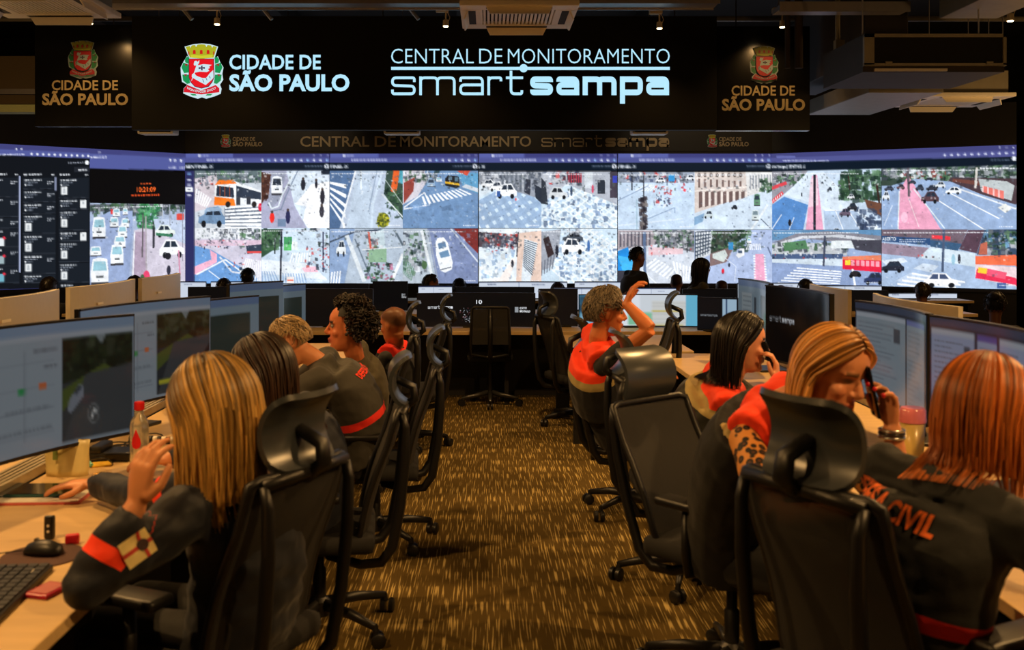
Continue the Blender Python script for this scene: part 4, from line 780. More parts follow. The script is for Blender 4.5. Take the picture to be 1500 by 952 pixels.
MB().bx(a.x + .1, a.x + .75, y - .01, y + .05, a.z + .005, a.z + .028).build('foam_strip', M_ACW, t, L_)
for xx in (a.x + .1, b.x - .1): MB().tube([(xx, y + .3, b.z), (xx, y + .3, 4.85)], .008, 6).build('hanger_rod', M_STEEL, t, L_)
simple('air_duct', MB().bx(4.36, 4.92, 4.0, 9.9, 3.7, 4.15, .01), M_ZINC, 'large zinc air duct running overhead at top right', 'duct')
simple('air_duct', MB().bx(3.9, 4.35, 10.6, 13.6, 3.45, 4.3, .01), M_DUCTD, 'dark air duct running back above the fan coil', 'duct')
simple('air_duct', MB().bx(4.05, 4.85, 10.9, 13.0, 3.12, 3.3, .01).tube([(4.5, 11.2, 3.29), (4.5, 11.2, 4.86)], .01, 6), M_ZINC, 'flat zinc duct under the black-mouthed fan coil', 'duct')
simple('cable_tray', MB().bx(-6.5, 2.4, 10.6, 10.9, 4.02, 4.06).bx(-6.5, 2.4, 10.58, 10.6, 4.0, 4.09).bx(-6.5, 2.4, 10.9, 10.92, 4.0, 4.09), M_STEEL, 'galvanised cable tray crossing behind the middle air conditioner', 'cable tray')
simple('cable_tray', MB().bx(2.9, 4.2, 10.2, 10.45, 3.85, 3.9).bx(2.9, 4.2, 10.18, 10.2, 3.83, 3.93), M_STEEL, 'short bright cable tray at the upper right', 'cable tray')
rnd = random.Random(5)
p0 = at(1170, 100, 11.0); simple('drop_pipe', MB().tube([(p0.x, 11.0, p0.z), (p0.x, 11.0, 4.85)], .045, 12).tube([(p0.x - .12, 11.0, p0.z), (p0.x - .12, 11.0, 4.85)], .03, 10), M_DUCTD, 'pair of dark drop pipes beside the right side banner', 'pipe')
p0 = at(1227, 82, 10.5); simple('drop_pipe', MB().tube([(p0.x, 10.5, p0.z), (p0.x, 10.5, 4.85)], .026, 10).bx(p0.x - .03, p0.x + .06, 10.46, 10.54, p0.z, p0.z + .16), M_ZINC, 'pale drop pipe with junction box left of the fan coil', 'pipe')
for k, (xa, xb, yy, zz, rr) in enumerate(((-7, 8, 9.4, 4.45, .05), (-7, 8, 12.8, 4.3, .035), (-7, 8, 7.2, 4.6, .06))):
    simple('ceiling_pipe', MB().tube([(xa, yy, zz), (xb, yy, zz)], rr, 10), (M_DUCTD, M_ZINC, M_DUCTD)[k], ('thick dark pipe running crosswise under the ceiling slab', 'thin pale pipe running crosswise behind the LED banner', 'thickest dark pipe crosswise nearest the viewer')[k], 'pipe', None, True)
for k, (px, w_, lab) in enumerate(((268, .07, 'left-hand'), (385, .06, 'second'), (600, .06, 'right-hand'))):
    p = at(px, 18, 11.2); simple('ceiling_brace', MB().tube([(p.x - .25, 11.2, p.z + .35), (p.x + .1, 11.2, p.z - .08)], w_ * .35, 6), M_STEEL, 'slanting steel brace above the LED banner, %s one' % lab, 'brace')
for k in range(5):
    x = -5.5 + k * 2.6; simple('ceiling_beam', MB().bx(x - .12, x + .12, -2.4, 16.9, 4.55, 4.85), M_CEIL, ('leftmost', 'second from left', 'middle', 'second from right', 'rightmost')[k] + ' dark beam along the ceiling slab', 'beam')
# bulkhead at the left behind the side banner
for (ya, yb, m_, nm, lab) in ((82, 130, mat('bulkhead_brown', rgb(92, 78, 56), .8), 'bulkhead', 'brown bulkhead panel left of the side banner'), (130, 138, M_STEEL, 'bulkhead_rail', 'pale metal rail under the brown bulkhead panel'), (139, 152, MATS['bulkhead_brown'], 'bulkhead', 'lower narrow brown bulkhead strip at far left'), (153, 164, mat('light_strip_pale', rgb(196, 206, 150), .6), 'bulkhead_rail', 'pale green rail at the bottom of the left bulkhead')):
    a = at(-160, yb, 13.0); b = at(52, ya, 13.0); simple(nm, MB().bx(a.x, b.x, 13.0, 13.25, a.z, b.z), m_, lab, 'bulkhead')
for (x, nm) in ((231, 'left'), (589, 'middle'), (951, 'right')):
    a = at(x - 26, 197, 12.6); b = at(x + 26, 185, 12.6)
    t = thing('wall_speaker', 'slim pale box under the LED banner, %s of three' % nm, 'speaker', ((a.x + b.x) / 2, 12.6, a.z))
    MB().bx(a.x, b.x, 12.5, 12.75, a.z, b.z, .015).build('body', M_ACW, t, t.location); MB().bx(a.x + .03, b.x - .03, 12.49, 12.5, a.z + .02, a.z + .05).build('slot', M_ACD, t, t.location)
    MB().tube([(t.location.x, 12.65, b.z), (t.location.x, 12.65, 4.85)], .006, 6).build('hanger', M_STEEL, t, t.location)
# right-hand door jamb and pale wall piece past the video wall
struct('trim_2', MB().bx(END_R[0] + .08, END_R[0] + .26, 14.3, 14.5, 0, 3.05), mat('jamb_cream', rgb(206, 196, 150), .6))
struct('trim_3', MB().bx(END_R[0] + .3, 10, 14.2, 14.3, 0, 4.3), M_BEIGEWALL)

# ------------------------------------------------------------------ desks
M_WOOD = mat('desk_wood', rgb(206, 174, 122), .42, var=.14, scale=5, stretch=(1, 8, 8), spec=.4)
M_DARK = mat('desk_black_laminate', rgb(20, 19, 18), .6, var=.15)
M_RAIL = mat('rail_aluminium', rgb(170, 160, 138), .4, .5, var=.1)
def side_desk(name, label, xe, xm, xf, y0, y1, sgn):
    t = thing(name, label, 'desk', (xm, (y0 + y1) / 2, 0)); L_ = t.location
    MB().bx(xe, xm - sgn * .06, y0, y1, .705, .74, .006).build('worktop', M_WOOD, t, L_)
    MB().bx(xm + sgn * .06, xf, y0, y1, .705, .74, .006).build('worktop', M_WOOD, t, L_)
    for k in range(5):
        x = xm + (k - 2) * .022; MB().bx(x - .007, x + .007, y0, y1, .74, .775).build('rail', M_RAIL, t, L_)
    MB().bx(xm - .055, xm + .055, y0, y1, .70, .74).build('rail_bed', M_DARK, t, L_)
    yy = y0 + .05
    while yy < y1 + .01:
        MB().bx(min(xe + sgn * .12, xf - sgn * .12), max(xe + sgn * .12, xf - sgn * .12), yy - .02, yy + .02, 0, .705).build('leg_panel', M_DARK, t, L_); yy += (y1 - y0 - .1) / 5
    MB().bx(xm - .015, xm + .015, y0 + .1, y1 - .1, .12, .70).build('modesty_panel', M_DARK, t, L_)
    return t
side_desk('workstation_desk', 'long wooden double desk with monitors on the left of the aisle', -.99, -1.72, -2.5, 1.5, 8.3, -1)
side_desk('workstation_desk', 'long wooden double desk with monitors on the right of the aisle', 1.27, 2.02, 2.8, 1.6, 7.6, 1)
def cross_desk(label, x0, x1, yf, yb, z, panel_y):
    t = thing('control_desk', label, 'desk', ((x0 + x1) / 2, yf, 0)); L_ = t.location
    MB().bx(x0, x1, yf, yb, z - .035, z, .005).build('worktop', M_WOOD, t, L_)
    MB().bx(x0, x1, panel_y, panel_y + .03, 0.02, z - .035).build('modesty_panel', M_DARK, t, L_)
    for x in np.linspace(x0 + .03, x1 - .03, max(2, int((x1 - x0) / 1.6) + 1)): MB().bx(x - .02, x + .02, yf + .08, yb - .02, 0, z - .035).build('leg_panel', M_DARK, t, L_)
    return t
cross_desk('wooden control desk across the far end of the aisle, behind the empty chair', -2.2, 2.55, 9.62, 10.35, .705, 10.15)
cross_desk('second control desk row, just behind the desk at the aisle end', -5.0, 5.6, 11.7, 12.35, .70, 12.2)
cross_desk('farthest control desk row, right before the video wall', -5.2, 6.6, 13.9, 14.5, .70, 14.4)
t = thing('return_desk', 'short black-sided return desk at the far right of the aisle', 'desk', (1.1, 8.6, 0)); L_ = t.location
MB().bx(.66, 1.6, 7.95, 9.2, .68, .715, .005).build('worktop', M_WOOD, t, L_); MB().bx(.66, .88, 7.93, 7.96, 0, .68).build('leg_panel', M_DARK, t, L_); MB().bx(.60, .72, 9.05, 9.1, 0, .68).build('leg_panel', M_DARK, t, L_); MB().bx(1.56, 1.6, 7.95, 9.2, 0, .68).build('side_panel', M_DARK, t, L_)

# ------------------------------------------------------------------ monitors
M_BEZEL = mat('monitor_black_plastic', rgb(16, 16, 17), .35, var=.1)
M_SILVER = mat('monitor_silver_back', rgb(206, 198, 180), .42, .25, var=.05)
M_SCRW = attr_mat('screen_lit', emission=.36, rough=.16, spec=.5)
M_SCRFAR = attr_mat('screen_lit_far', emission=.9, rough=.3, spec=.4)
def monitor(c, w, h, ang, paint, label, back=None, curve=1.9, group=None, zdesk=.74, far=False, S=None, mat_s=None):
    """curved display; c = middle of the screen, ang = direction the screen faces (world, degrees)"""
    t = thing('monitor', label, 'monitor', (c[0], c[1], zdesk), group); L_ = t.location
    f = Vector((math.cos(R(ang)), math.sin(R(ang)), 0)); l = Vector((-f.y, f.x, 0)); c = Vector(c)     # l = to the screen's own right-hand side seen from behind
    def P(u, z, d=0.0):   # u -1..1 left to right for the viewer
        s_ = -u * w / 2; bend = s_ * s_ / (2 * curve)
        return c + l * (u * w / 2) + f * (bend + d) + Vector((0, 0, z))
    n = 14
    us = [-1 + 2 * i / n for i in range(n + 1)]
    def shell(d0, d1, h0, h1, k=1.0):
        vs_, fs = [], []
        for u in us:
            for (d, z) in ((d0, h0), (d0, h1), (d1, h1), (d1, h0)): vs_.append(P(u * k, z, d))
        for i in range(n):
            for j in range(4):
                j2 = (j + 1) % 4; fs.append((i * 4 + j, i * 4 + j2, (i + 1) * 4 + j2, (i + 1) * 4 + j))
        fs.append((0, 1, 2, 3)); fs.append(tuple(n * 4 + j for j in (3, 2, 1, 0)))
        return MB().add(vs_, fs)
    shell(-.006, -.03, -h / 2 - .010, h / 2 + .008, 1.012).build('housing', back or M_BEZEL, t, L_)
    shell(-.008, .002, -h / 2 - .012, -h / 2).build('bezel', M_BEZEL, t, L_); shell(-.008, .002, h / 2, h / 2 + .009).build('bezel', M_BEZEL, t, L_)
    cv = Canvas(0, 200, 0, 200 * h / w, S=2); paint(cv, 200, 200 * h / w)
    grid_obj('screen', cv.a, lambda u, v: P(2 * u - 1, h / 2 - h * v, -.002), mat_s or (M_SCRFAR if far else M_SCRW), t, L_, step=S or (10 if back else (5 if far else 3)))
    pz = zdesk - c.z
    bk = c - f * .06
    nk = MB(); nk.tube([bk + Vector((0, 0, 0)), Vector((bk.x - f.x * .04, bk.y - f.y * .04, zdesk + .02))], [.026, .03], 10); nk.build('stand_neck', back or M_BEZEL, t, L_, True)
    MB().box((bk.x - f.x * .02, bk.y - f.y * .02, zdesk + .008), (.2, .26, .014), Matrix.Rotation(R(ang), 3, 'Z'), .004).build('stand_foot', back or M_BEZEL, t, L_)
    if back:
        p = P(.45, h * .28, -.034); q = P(.05, h * .22, -.034)
        MB().box(p, (.004, .075, .012), Matrix.Rotation(R(ang), 3, 'Z')).build('badge', M_ACW, t, L_)
        MB().box(P(-.35, -h * .3, -.034), (.01, .09, .03), Matrix.Rotation(R(ang), 3, 'Z')).build('port_cover', M_BEZEL, t, L_)
    return t
UIG = (150, 160, 168)
def ui_video(dark, car, yel, fr=.52):
    def p(c, W, H):
        c.a[:] = np.array((140, 150, 158)) / 255; c.rect(0, 0, W, H * .09, (120, 138, 160)); c.rect(0, H * .09, W, H * .13, (156, 162, 170))
        for k in range(4): c.rect(2, H * (.3 + .18 * k), W * fr - 6, H * (.31 + .18 * k), (112, 120, 130), .6)
        x1 = W * fr; c.dashes(x1 - 22, x1 - 4, H * .2, 2, (90, 96, 104)); c.dashes(x1 - 14, x1 - 4, H * .33, 2, (100, 106, 114)); c.rect(x1 - 34, H * .48, x1 - 28, H * .53, (50, 140, 80)); c.rect(x1 - 18, H * .46, x1 - 12, H * .51, (190, 104, 64)); c.dashes(x1 - 44, x1 - 10, H * .64, 2, (110, 118, 126)); c.dashes(x1 - 60, x1 - 8, H * .8, 2, (110, 118, 126)); c.dashes(6, x1 - 50, H * .24, 2, (112, 120, 128)); c.rect(x1 - 30, H * .2, x1 - 28, H * .9, (120, 128, 136), .5)
        x0 = W * fr; X = lambda t: x0 + (W * .99 - x0) * t
        c.setclip(x0, H * .14, W * .99, H * .97); c.rect(x0, 0, W, H, dark); c.poly([(x0, 0), (W, 0), (W, H * .42), (x0, H * .5)], (30, 40, 28)); c.speck(x0, H * .14, W, H * .4, [(24, 34, 22), (44, 56, 34), (18, 26, 20), (60, 66, 50)], 90, (2, 6)); c.poly([(X(.48), H * .14), (X(.62), H * .14), (X(.56), H * .22)], (120, 128, 130)); c.poly([(x0, H * .55), (X(.6), H * .38), (X(.7), H * .42), (x0, H * .72)], (74, 86, 40)); c.poly([(x0, H), (X(.33), H * .45), (W, H * .4), (W, H)], (62, 66, 68))
        if car:
            c.poly([(X(.08), H * .72), (X(.1), H * .64), (X(.24), H * .52), (X(.31), H * .54), (X(.31), H * .62), (X(.12), H * .75)], (120, 126, 136)); c.poly([(X(.17), H * .58), (X(.24), H * .53), (X(.29), H * .55), (X(.2), H * .61)], (60, 66, 74)); c.ell(X(.45), H * .78, W * .022, H * .085, (120, 124, 124), .8); c.ell(X(.45), H * .78, W * .018, H * .07, (62, 66, 68)); c.line([(X(.42), H * .82), (X(.46), H * .74), (X(.49), H * .78)], 1.6, (190, 192, 190))
        if yel: c.rect(X(.04), H * .82, X(.5), H * .87, (176, 170, 50)); c.poly([(X(.55), H * .9), (X(1), H * .5), (X(1), H * .97)], (22, 28, 34))
        c.clip = None
    return p
def ui_docs(n=4, base=(150, 160, 172), mark=(110, 120, 170)):
    def p(c, W, H):
        c.a[:] = np.array((46, 52, 64)) / 255; c.rect(0, 0, W, H * .07, (60, 70, 92))
        x = 3
        ws = [W * .32, W * .17, W * .28, W * .2][:n]; sc = (W - 8) / sum(ws)
        for k, w_ in enumerate(ws):
            w_ *= sc; c.rect(x, H * .1, x + w_ - 4, H * .96, base); c.rect(x, H * .1, x + w_ - 4, H * .15, mark if k == 1 else (170, 178, 188))
            for r_ in range(16): c.dashes(x + 4, x + (w_ - 8) * c.rng.uniform(.4, .95), H * (.2 + .046 * r_), 1.4, (104, 112, 124), .7)
            if k == 2: c.rect(x + 5, H * .4, x + w_ * .35, H * .48, (70, 130, 190))
            if k == 0: c.rect(x + w_ * .7, H * .22, x + w_ * .84, H * .36, (80, 84, 92))
            x += w_
    return p
def ui_lock(txt=True, clock=True, cr=True, span=((.09, .19), (.196, .30)), th=.075):
    def p(c, W, H):
        c.a[:] = np.array((7, 8, 10)) / 255
        if txt:
            for (wd, tk, (xa, xb)) in (('smart', .18, span[0]), ('sampa', .32, span[1])):
                v, f, w_ = stroke_word(wd, tk)
                for g in f: c.poly([(W * (xa + (xb - xa) * v[i][0] / w_), H * (.47 - th * v[i][1])) for i in g], (230, 234, 240))
        if clock:
            c.text('10', W * .50, W * .55, H * .2, H * .33, (230, 234, 240), .02); c.rect(W * .48, H * .42, W * .62, H * .44, (200, 206, 214))
            c.speck(W * .36, H * .46, W * .68, H * .9, [(150, 160, 176), (90, 100, 116), (210, 214, 220), (120, 70, 76)], 90, (.5, 1.4))
        if cr: c.rect(W * .83, H * .42, W * .86, H * .58, (150, 156, 162)); c.text('CIDADE DE', W * .87, W * .93, H * .42, H * .48, (226, 230, 236), .02); c.text('SÃO PAULO', W * .87, W * .96, H * .50, H * .58, (240, 244, 248), .04)
    return p
def ui_white(c, W, H):
    c.a[:] = np.array((214, 224, 240)) / 255; c.rect(0, 0, W, H * .05, (40, 50, 80)); c.dashes(W * .1, W * .2, H * .12, 3, (90, 100, 130)); c.dashes(W * .6, W * .75, H * .14, 3, (120, 130, 160)); c.rect(W * .45, H * .05, W * .46, H, (150, 165, 195))
def ui_sheet(c, W, H):
    c.a[:] = np.array((206, 214, 222)) / 255; c.rect(0, 0, W * .16, H, (60, 120, 150)); c.speck(0, H * .1, W * .16, H, [(40, 70, 90), (150, 200, 220), (90, 150, 180)], 60, (2, 7)); c.rect(W * .17, 0, W * .52, H, (222, 228, 236)); c.rect(W * .42, H * .55, W * .72, H * .92, (126, 190, 156)); c.rect(W * .62, H * .2, W * .9, H, (204, 206, 204))
    for k in range(11): c.rect(W * .62, H * (.2 + .07 * k), W * .9, H * (.205 + .07 * k), (160, 164, 166))
    c.rect(W * .62, H * .48, W * .88, H * .53, (196, 180, 90)); c.rect(W * .62, H * .9, W * .88, H * .94, (186, 170, 80)); c.rect(W * .9, 0, W, H, (100, 176, 206))
def ui_half(c, W, H):
    c.a[:] = np.array((10, 12, 16)) / 255; c.rect(W * .62, H * .03, W * .97, H * .97, (150, 176, 196)); c.text('smartsampa', W * .08, W * .5, H * .5, H * .6, (130, 136, 142), .02); c.rect(W * .7, H * .03, W * .74, H * .97, (60, 80, 110))
def ui_grey(c, W, H):
    c.a[:] = np.array((122, 140, 152)) / 255; c.rect(0, 0, W, H * .1, (96, 116, 150)); c.rect(W * .08, H * .2, W * .3, H * .96, (150, 162, 168)); c.rect(W * .55, H * .2, W * .92, H * .9, (44, 56, 52))
    for r_ in range(9): c.dashes(W * .1, W * .28, H * (.25 + .07 * r_), 1.6, (90, 100, 110))
    c.rect(W * .36, H * .25, W * .42, H * .7, (60, 66, 74))

for (x, y, z, w, pt, lab, a_) in ((-1.65, 3.5, 1.09, 1.15, ui_video((52, 56, 58), True, False, .72), 'nearest left monitor, its screen showing a grey street with a parked car', -18), (-1.6, 4.72, 1.09, .95, ui_video((40, 46, 50), False, True, .62), 'left monitor behind the red-capped bottle, with a yellow caption bar', -18),
                          (-1.58, 5.72, 1.03, .95, ui_grey, 'third monitor along the left desk, above the dark-haired head', -18), (-1.52, 6.7, 1.08, .5, ui_grey, 'fourth monitor along the left desk, turned more to the viewer', -30), (-1.5, 7.45, 1.02, .6, ui_grey, 'farthest small screen along the left desk', -20)):
    monitor((x, y, z), w, .45, a_, pt, lab, group='monitors on the left desk')
for (y0, y1, lab) in ((4.05, 4.98, 'nearest silver-backed monitor on the far side of the left desk'), (5.12, 6.1, 'second silver-backed monitor on the far side of the left desk'), (6.15, 6.95, 'third silver-backed monitor on the far side of the left desk')):
    monitor((-2.12, (y0 + y1) / 2 + .15, 1.14), y1 - y0 - .02, .42, 180, ui_lock(), lab, M_SILVER, group='silver-backed monitors, left desk')
XR = 1.77
for (y0, y1, pt, lab, a_) in ((3.1, 4.0, ui_docs(4, (150, 160, 186), (92, 84, 150)), 'nearest right monitor with four document panes', 180), (4.04, 4.84, ui_docs(2, (140, 154, 164)), 'right monitor with text columns behind the woman on the phone', 180),
                          (5.3, 6.2, ui_lock(True, False, False, ((.05, .19), (.2, .36)), .06), 'black right monitor with faint white lettering beside the blonde caller', 186), (6.3, 7.1, ui_grey, 'grey screen beyond the black lettered monitor on the right desk', 180)):
    monitor((XR, (y0 + y1) / 2, 1.1), y1 - y0 - .02, .43, a_, pt, lab, group='monitors on the right desk')
for (y0, y1, lab) in ((3.2, 4.15, 'nearest silver-backed monitor on the far side of the right desk'), (5.15, 6.3, 'wide silver-backed monitor behind the blonde woman on the phone'), (6.6, 7.4, 'farthest silver-backed monitor on the far side of the right desk')):
    monitor((2.31, (y0 + y1) / 2, 1.06 if y0 > 4 else 1.1), y1 - y0 - .02, .40, 0, ui_lock(), lab, M_SILVER, group='silver-backed monitors, right desk')
def facing(px0, px1, ytop, Y, h, pt, lab, zd, ang=-90, m_=None, g='screens on the far desk rows', S=None):
    a = at(px0, ytop, Y); b = at(px1, ytop, Y); h = min(h, a.z - zd - .02)
    monitor(((a.x + b.x) / 2, Y, a.z - h / 2), b.x - a.x, h, ang, pt, lab, None, 3.0, g, zd, True, S, m_)
D1, D2, D3 = .705, .70, .70
facing(440, 546, 424, 10.05, .42, ui_lock(False, False, False), 'black screen beside the curly-haired head on the aisle-end desk', D1)
facing(612, 783, 430, 10.0, .31, ui_lock(), 'wide black lock screen with clock behind the empty chair', D1, S=1)
facing(789, 846, 424, 10.05, .36, ui_lock(False, False, False), 'black screen just left of the man in orange', D1)
facing(848, 1020, 432, 10.0, .37, ui_sheet, 'bright spreadsheet screen behind the raised arm', D1)
facing(1022, 1080, 437, 9.6, .46, ui_half, 'half black, half bright upright screen behind the dark-haired caller', D1, -110)
for (x0, x1, yt, pt, lab) in ((276, 356, 421, ui_lock(False, False, False), 'black screen on the second row, far left'), (360, 436, 419, ui_lock(False, False, False), 'black screen on the second row under the seated dark head'), (448, 540, 416, ui_lock(False, True, False), 'black clock screen on the second row above the curly hair'),
                              (546, 597, 413, ui_lock(False, False, True), 'black screen with small white city lettering on the second row'), (613, 662, 419, ui_white, 'half-hidden bright screen on the second row, below the dark-haired man'), (668, 782, 421, ui_lock(False, False, False), 'long black screen on the second row above the empty chair'),
                              (812, 900, 422, ui_white, 'white screen on the second row behind the grey-haired man'), (924, 990, 422, ui_white, 'white screen on the second row under the standing man'), (1000, 1078, 424, ui_lock(False, False, False), 'black screen on the second row under the woman with glasses'), (1083, 1190, 430, ui_lock(False, False, False), 'black screen on the second row right of the caller'), (1198, 1300, 426, ui_lock(False, False, False), 'black screen on the second row, far right')):
    facing(x0, x1, yt, 12.1, .34, pt, lab, D2, S=2 if 'lettering' in lab or 'clock' in lab else None)
for (x0, x1, yt, pt, lab) in ((220, 302, 413, ui_white, 'white screen strip on the farthest row, far left'), (310, 404, 413, ui_white, 'white screen strip on the farthest row beside the dark head'), (405, 470, 416, ui_white, 'white screen strip on the farthest row below the white street'), (702, 830, 413, ui_white, 'long white screen on the farthest row below the tiled pavement'), (842, 914, 413, ui_white, 'white screen on the farthest row left of the standing man'),
                              (1080, 1188, 415, ui_white, 'white screen on the farthest row below the pink cycle lane'), (1194, 1290, 419, ui_white, 'white screen on the farthest row below the red bus'), (1296, 1400, 430, ui_white, 'pale screen on the farthest row, right')):
    facing(x0, x1, yt, 14.15, .32, pt, lab, D3)
# ------------------------------------------------------------------ office chairs
M_CHBLK = mat('chair_black_plastic', rgb(19, 19, 20), .42, var=.12)
M_CHSEAT = mat('chair_black_fabric', rgb(22, 22, 23), .9, var=.25, scale=260, bump=.3)
M_CHHEAD = mat('chair_grey_headrest', rgb(54, 58, 62), .3, var=.06, spec=.6)
M_CHMETAL = mat('chair_grey_metal', rgb(96, 96, 96), .35, .8)
def net_mat():
    m = bpy.data.materials.new('chair_mesh_net'); m.use_nodes = True; nt = m.node_tree; b = nt.nodes['Principled BSDF']
    N = nt.nodes.new; L = nt.links.new
    tc = N('ShaderNodeTexCoord'); w = N('ShaderNodeTexWave'); w.bands_direction = 'Z'; w.inputs['Scale'].default_value = 120; w.inputs['Distortion'].default_value = 1.5; L(tc.outputs['Object'], w.inputs[0])
    mx = N('ShaderNodeMix'); mx.data_type = 'RGBA'; mx.inputs[6].default_value = rgb(18, 17, 17); mx.inputs[7].default_value = rgb(44, 42, 40); L(w.outputs['Fac'], mx.inputs[0]); L(mx.outputs[2], b.inputs['Base Color'])
    b.inputs['Roughness'].default_value = .8; b.inputs['Alpha'].default_value = .86
    return m
M_NET = net_mat()
def make_chair():
    t = thing('office_chair', 'black mesh office chair', 'chair')
    MB().box((.01, 0, .465), (.48, .49, .075), None, .032).build('seat', M_CHSEAT, t, smooth=True)
    MB().box((0, 0, .41), (.26, .2, .05), None, .01).build('seat_mechanism', M_CHBLK, t)
    rows, n = 16, 12
    def bp(tt, s_, d=0.0):
        hw = .226 - .01 * tt - .04 * max(0, .15 - tt) / .15
        return Vector((-.19 - .115 * tt + .018 * math.sin(math.pi * min(1, tt * 1.3)) + .03 * s_ * s_ + d, s_ * hw, .43 + .555 * tt))
    v, f = [], []
    for k in (0, 1):
        for i in range(rows + 1):
            for j in range(n + 1): v.append(bp(i / rows, -1 + 2 * j / n, -.010 * k))
    w = n + 1; q = (rows + 1) * w
    for i in range(rows):
        for j in range(n):
            a = i * w + j; f.append((a, a + 1, a + w + 1, a + w)); f.append((q + a, q + a + w, q + a + w + 1, q + a + 1))
    MB().add(v, f).build('mesh_back', M_NET, t, smooth=True)
    loop = [bp(i / rows, -1) for i in range(rows + 1)] + [bp(1, -1 + 2 * j / n) + Vector((0, 0, .012)) for j in range(1, n)] + [bp(1 - i / rows, 1) for i in range(rows + 1)] + [bp(0, 1 - 2 * j / n) for j in range(1, n)] + [bp(0, -1), bp(1 / rows, -1)]
    MB().tube(loop, .013, 8, False).build('back_frame', M_CHBLK, t, smooth=True)
    for s_ in (-1, 1):
        pts = [(-.30, s_ * .19, .985), (-.318, s_ * .188, .93), (-.325, s_ * .185, .8), (-.32, s_ * .18, .62), (-.30, s_ * .175, .45), (-.26, s_ * .165, .385), (-.18, s_ * .14, .365), (-.04, s_ * .09, .38)]
        MB().tube(pts, [.015, .018, .02, .021, .022, .022, .021, .018], 8, True, .8).build('support_bar', M_CHBLK, t, smooth=True)
    MB().tube([(-.30, -.19, .985), (-.315, -.08, .992), (-.32, 0, .994), (-.315, .08, .992), (-.30, .19, .985)], .017, 8).build('top_bar', M_CHBLK, t, smooth=True)
    # headrest: a plate bent over a level axis, bulging forward
    v, f = [], []; na, nw = 14, 8; A = R(66)
    for k, r_ in ((0, .118), (1, .102)):
        for i in range(na + 1):
            a = -A + 2 * A * i / na; e = abs(a) / A
            hw = .145 * (1 - .22 * e ** 5)
            for j in range(nw + 1):
                s_ = -1 + 2 * j / nw
                v.append((-.375 + r_ * math.cos(a) + .02 * s_ * s_, s_ * hw, 1.105 + r_ * 1.0 * math.sin(a)))
    w = nw + 1; q = (na + 1) * w
    for i in range(na):
        for j in range(nw):
            a = i * w + j; f.append((a, a + 1, a + w + 1, a + w)); f.append((q + a, q + a + w, q + a + w + 1, q + a + 1))
    for i in range(na):
        a = i * w; f.append((a, a + w, q + a + w, q + a)); a += nw; f.append((a, q + a, q + a + w, a + w))
    for j in range(nw):
        f.append((j, q + j, q + j + 1, j + 1)); a = na * w + j; f.append((a, a + 1, q + a + 1, q + a))
    hd = MB().add(v, f).build('headrest', M_CHHEAD, t, smooth='auto')
    MB().tube([(-.318, 0, .99), (-.355, 0, 1.02), (-.345, 0, 1.07), (-.27, 0, 1.1)], [.02, .019, .018, .016], 10, True, 1.6).build('headrest_bracket', M_CHBLK, t, smooth=True)
    for s_ in (-1, 1):
        MB().tube([(.02, s_ * .2, .42), (.02, s_ * .275, .43), (.02, s_ * .285, .5), (.02, s_ * .285, .655)], [.02, .022, .024, .02], 8, True, .7).build('armrest_post', M_CHBLK, t, smooth=True)
        MB().box((.04, s_ * .285, .672), (.27, .09, .03), None, .012).build('armrest_pad', M_CHBLK, t, smooth=True)
    MB().tube([(0, 0, .09), (0, 0, .25), (0, 0, .26), (0, 0, .39)], [.028, .028, .02, .02], 14).build('gas_lift', M_CHBLK, t, smooth='auto')
    MB().tube([(0, 0, .06), (0, 0, .12), (0, 0, .135)], [.045, .045, .03], 14).build('hub', M_CHBLK, t, smooth='auto')
    for k in range(5):
        a = R(36 + 72 * k); ca, sa = math.cos(a), math.sin(a)
        MB().tube([(ca * .03, sa * .03, .105), (ca * .18, sa * .18, .098), (ca * .31, sa * .31, .075)], [.026, .022, .016], 8, True, .8).build('base_arm', M_CHBLK, t, smooth=True)
        co = MB().tube([(ca * .31, sa * .31, .085), (ca * .315, sa * .315, .05)], [.012, .014], 8).build('caster_fork', M_CHBLK, t)
        b_ = R(36 + 72 * k + 50); d = Vector((-math.sin(b_), math.cos(b_), 0)); c_ = Vector((ca * .325, sa * .325, .03))
        wl = MB()
        for s_ in (-1, 1): wl.tube([c_ + d * (s_ * .008), c_ + d * (s_ * .026), c_ + d * (s_ * .03)], [.03, .03, .024], 14)
        wl.build('caster_wheel', M_CHBLK, co, smooth='auto')
    return t
chair0 = make_chair()
BASEP = ('hub', 'base_arm', 'caster_fork', 'gas_lift')
def set_chair(c, x, y, yw, lab, dz, rc, sp):
    c.location = (x, y, 0); c.rotation_euler = (0, 0, R(yw)); c['label'] = lab; c['group'] = 'office chairs along the desks'
    for ch in c.children:
        nm = ch.name.split('.')[0]
        if nm in BASEP: ch.rotation_euler.z = R(sp)
        elif nm in ('mesh_back', 'back_frame', 'support_bar', 'top_bar', 'headrest', 'headrest_bracket'):
            ch.matrix_local = Matrix.Translation((-.17, 0, .45 + dz)) @ Matrix.Rotation(-R(rc), 4, 'Y') @ Matrix.Translation((.17, 0, -.45))
        else: ch.location.z = dz
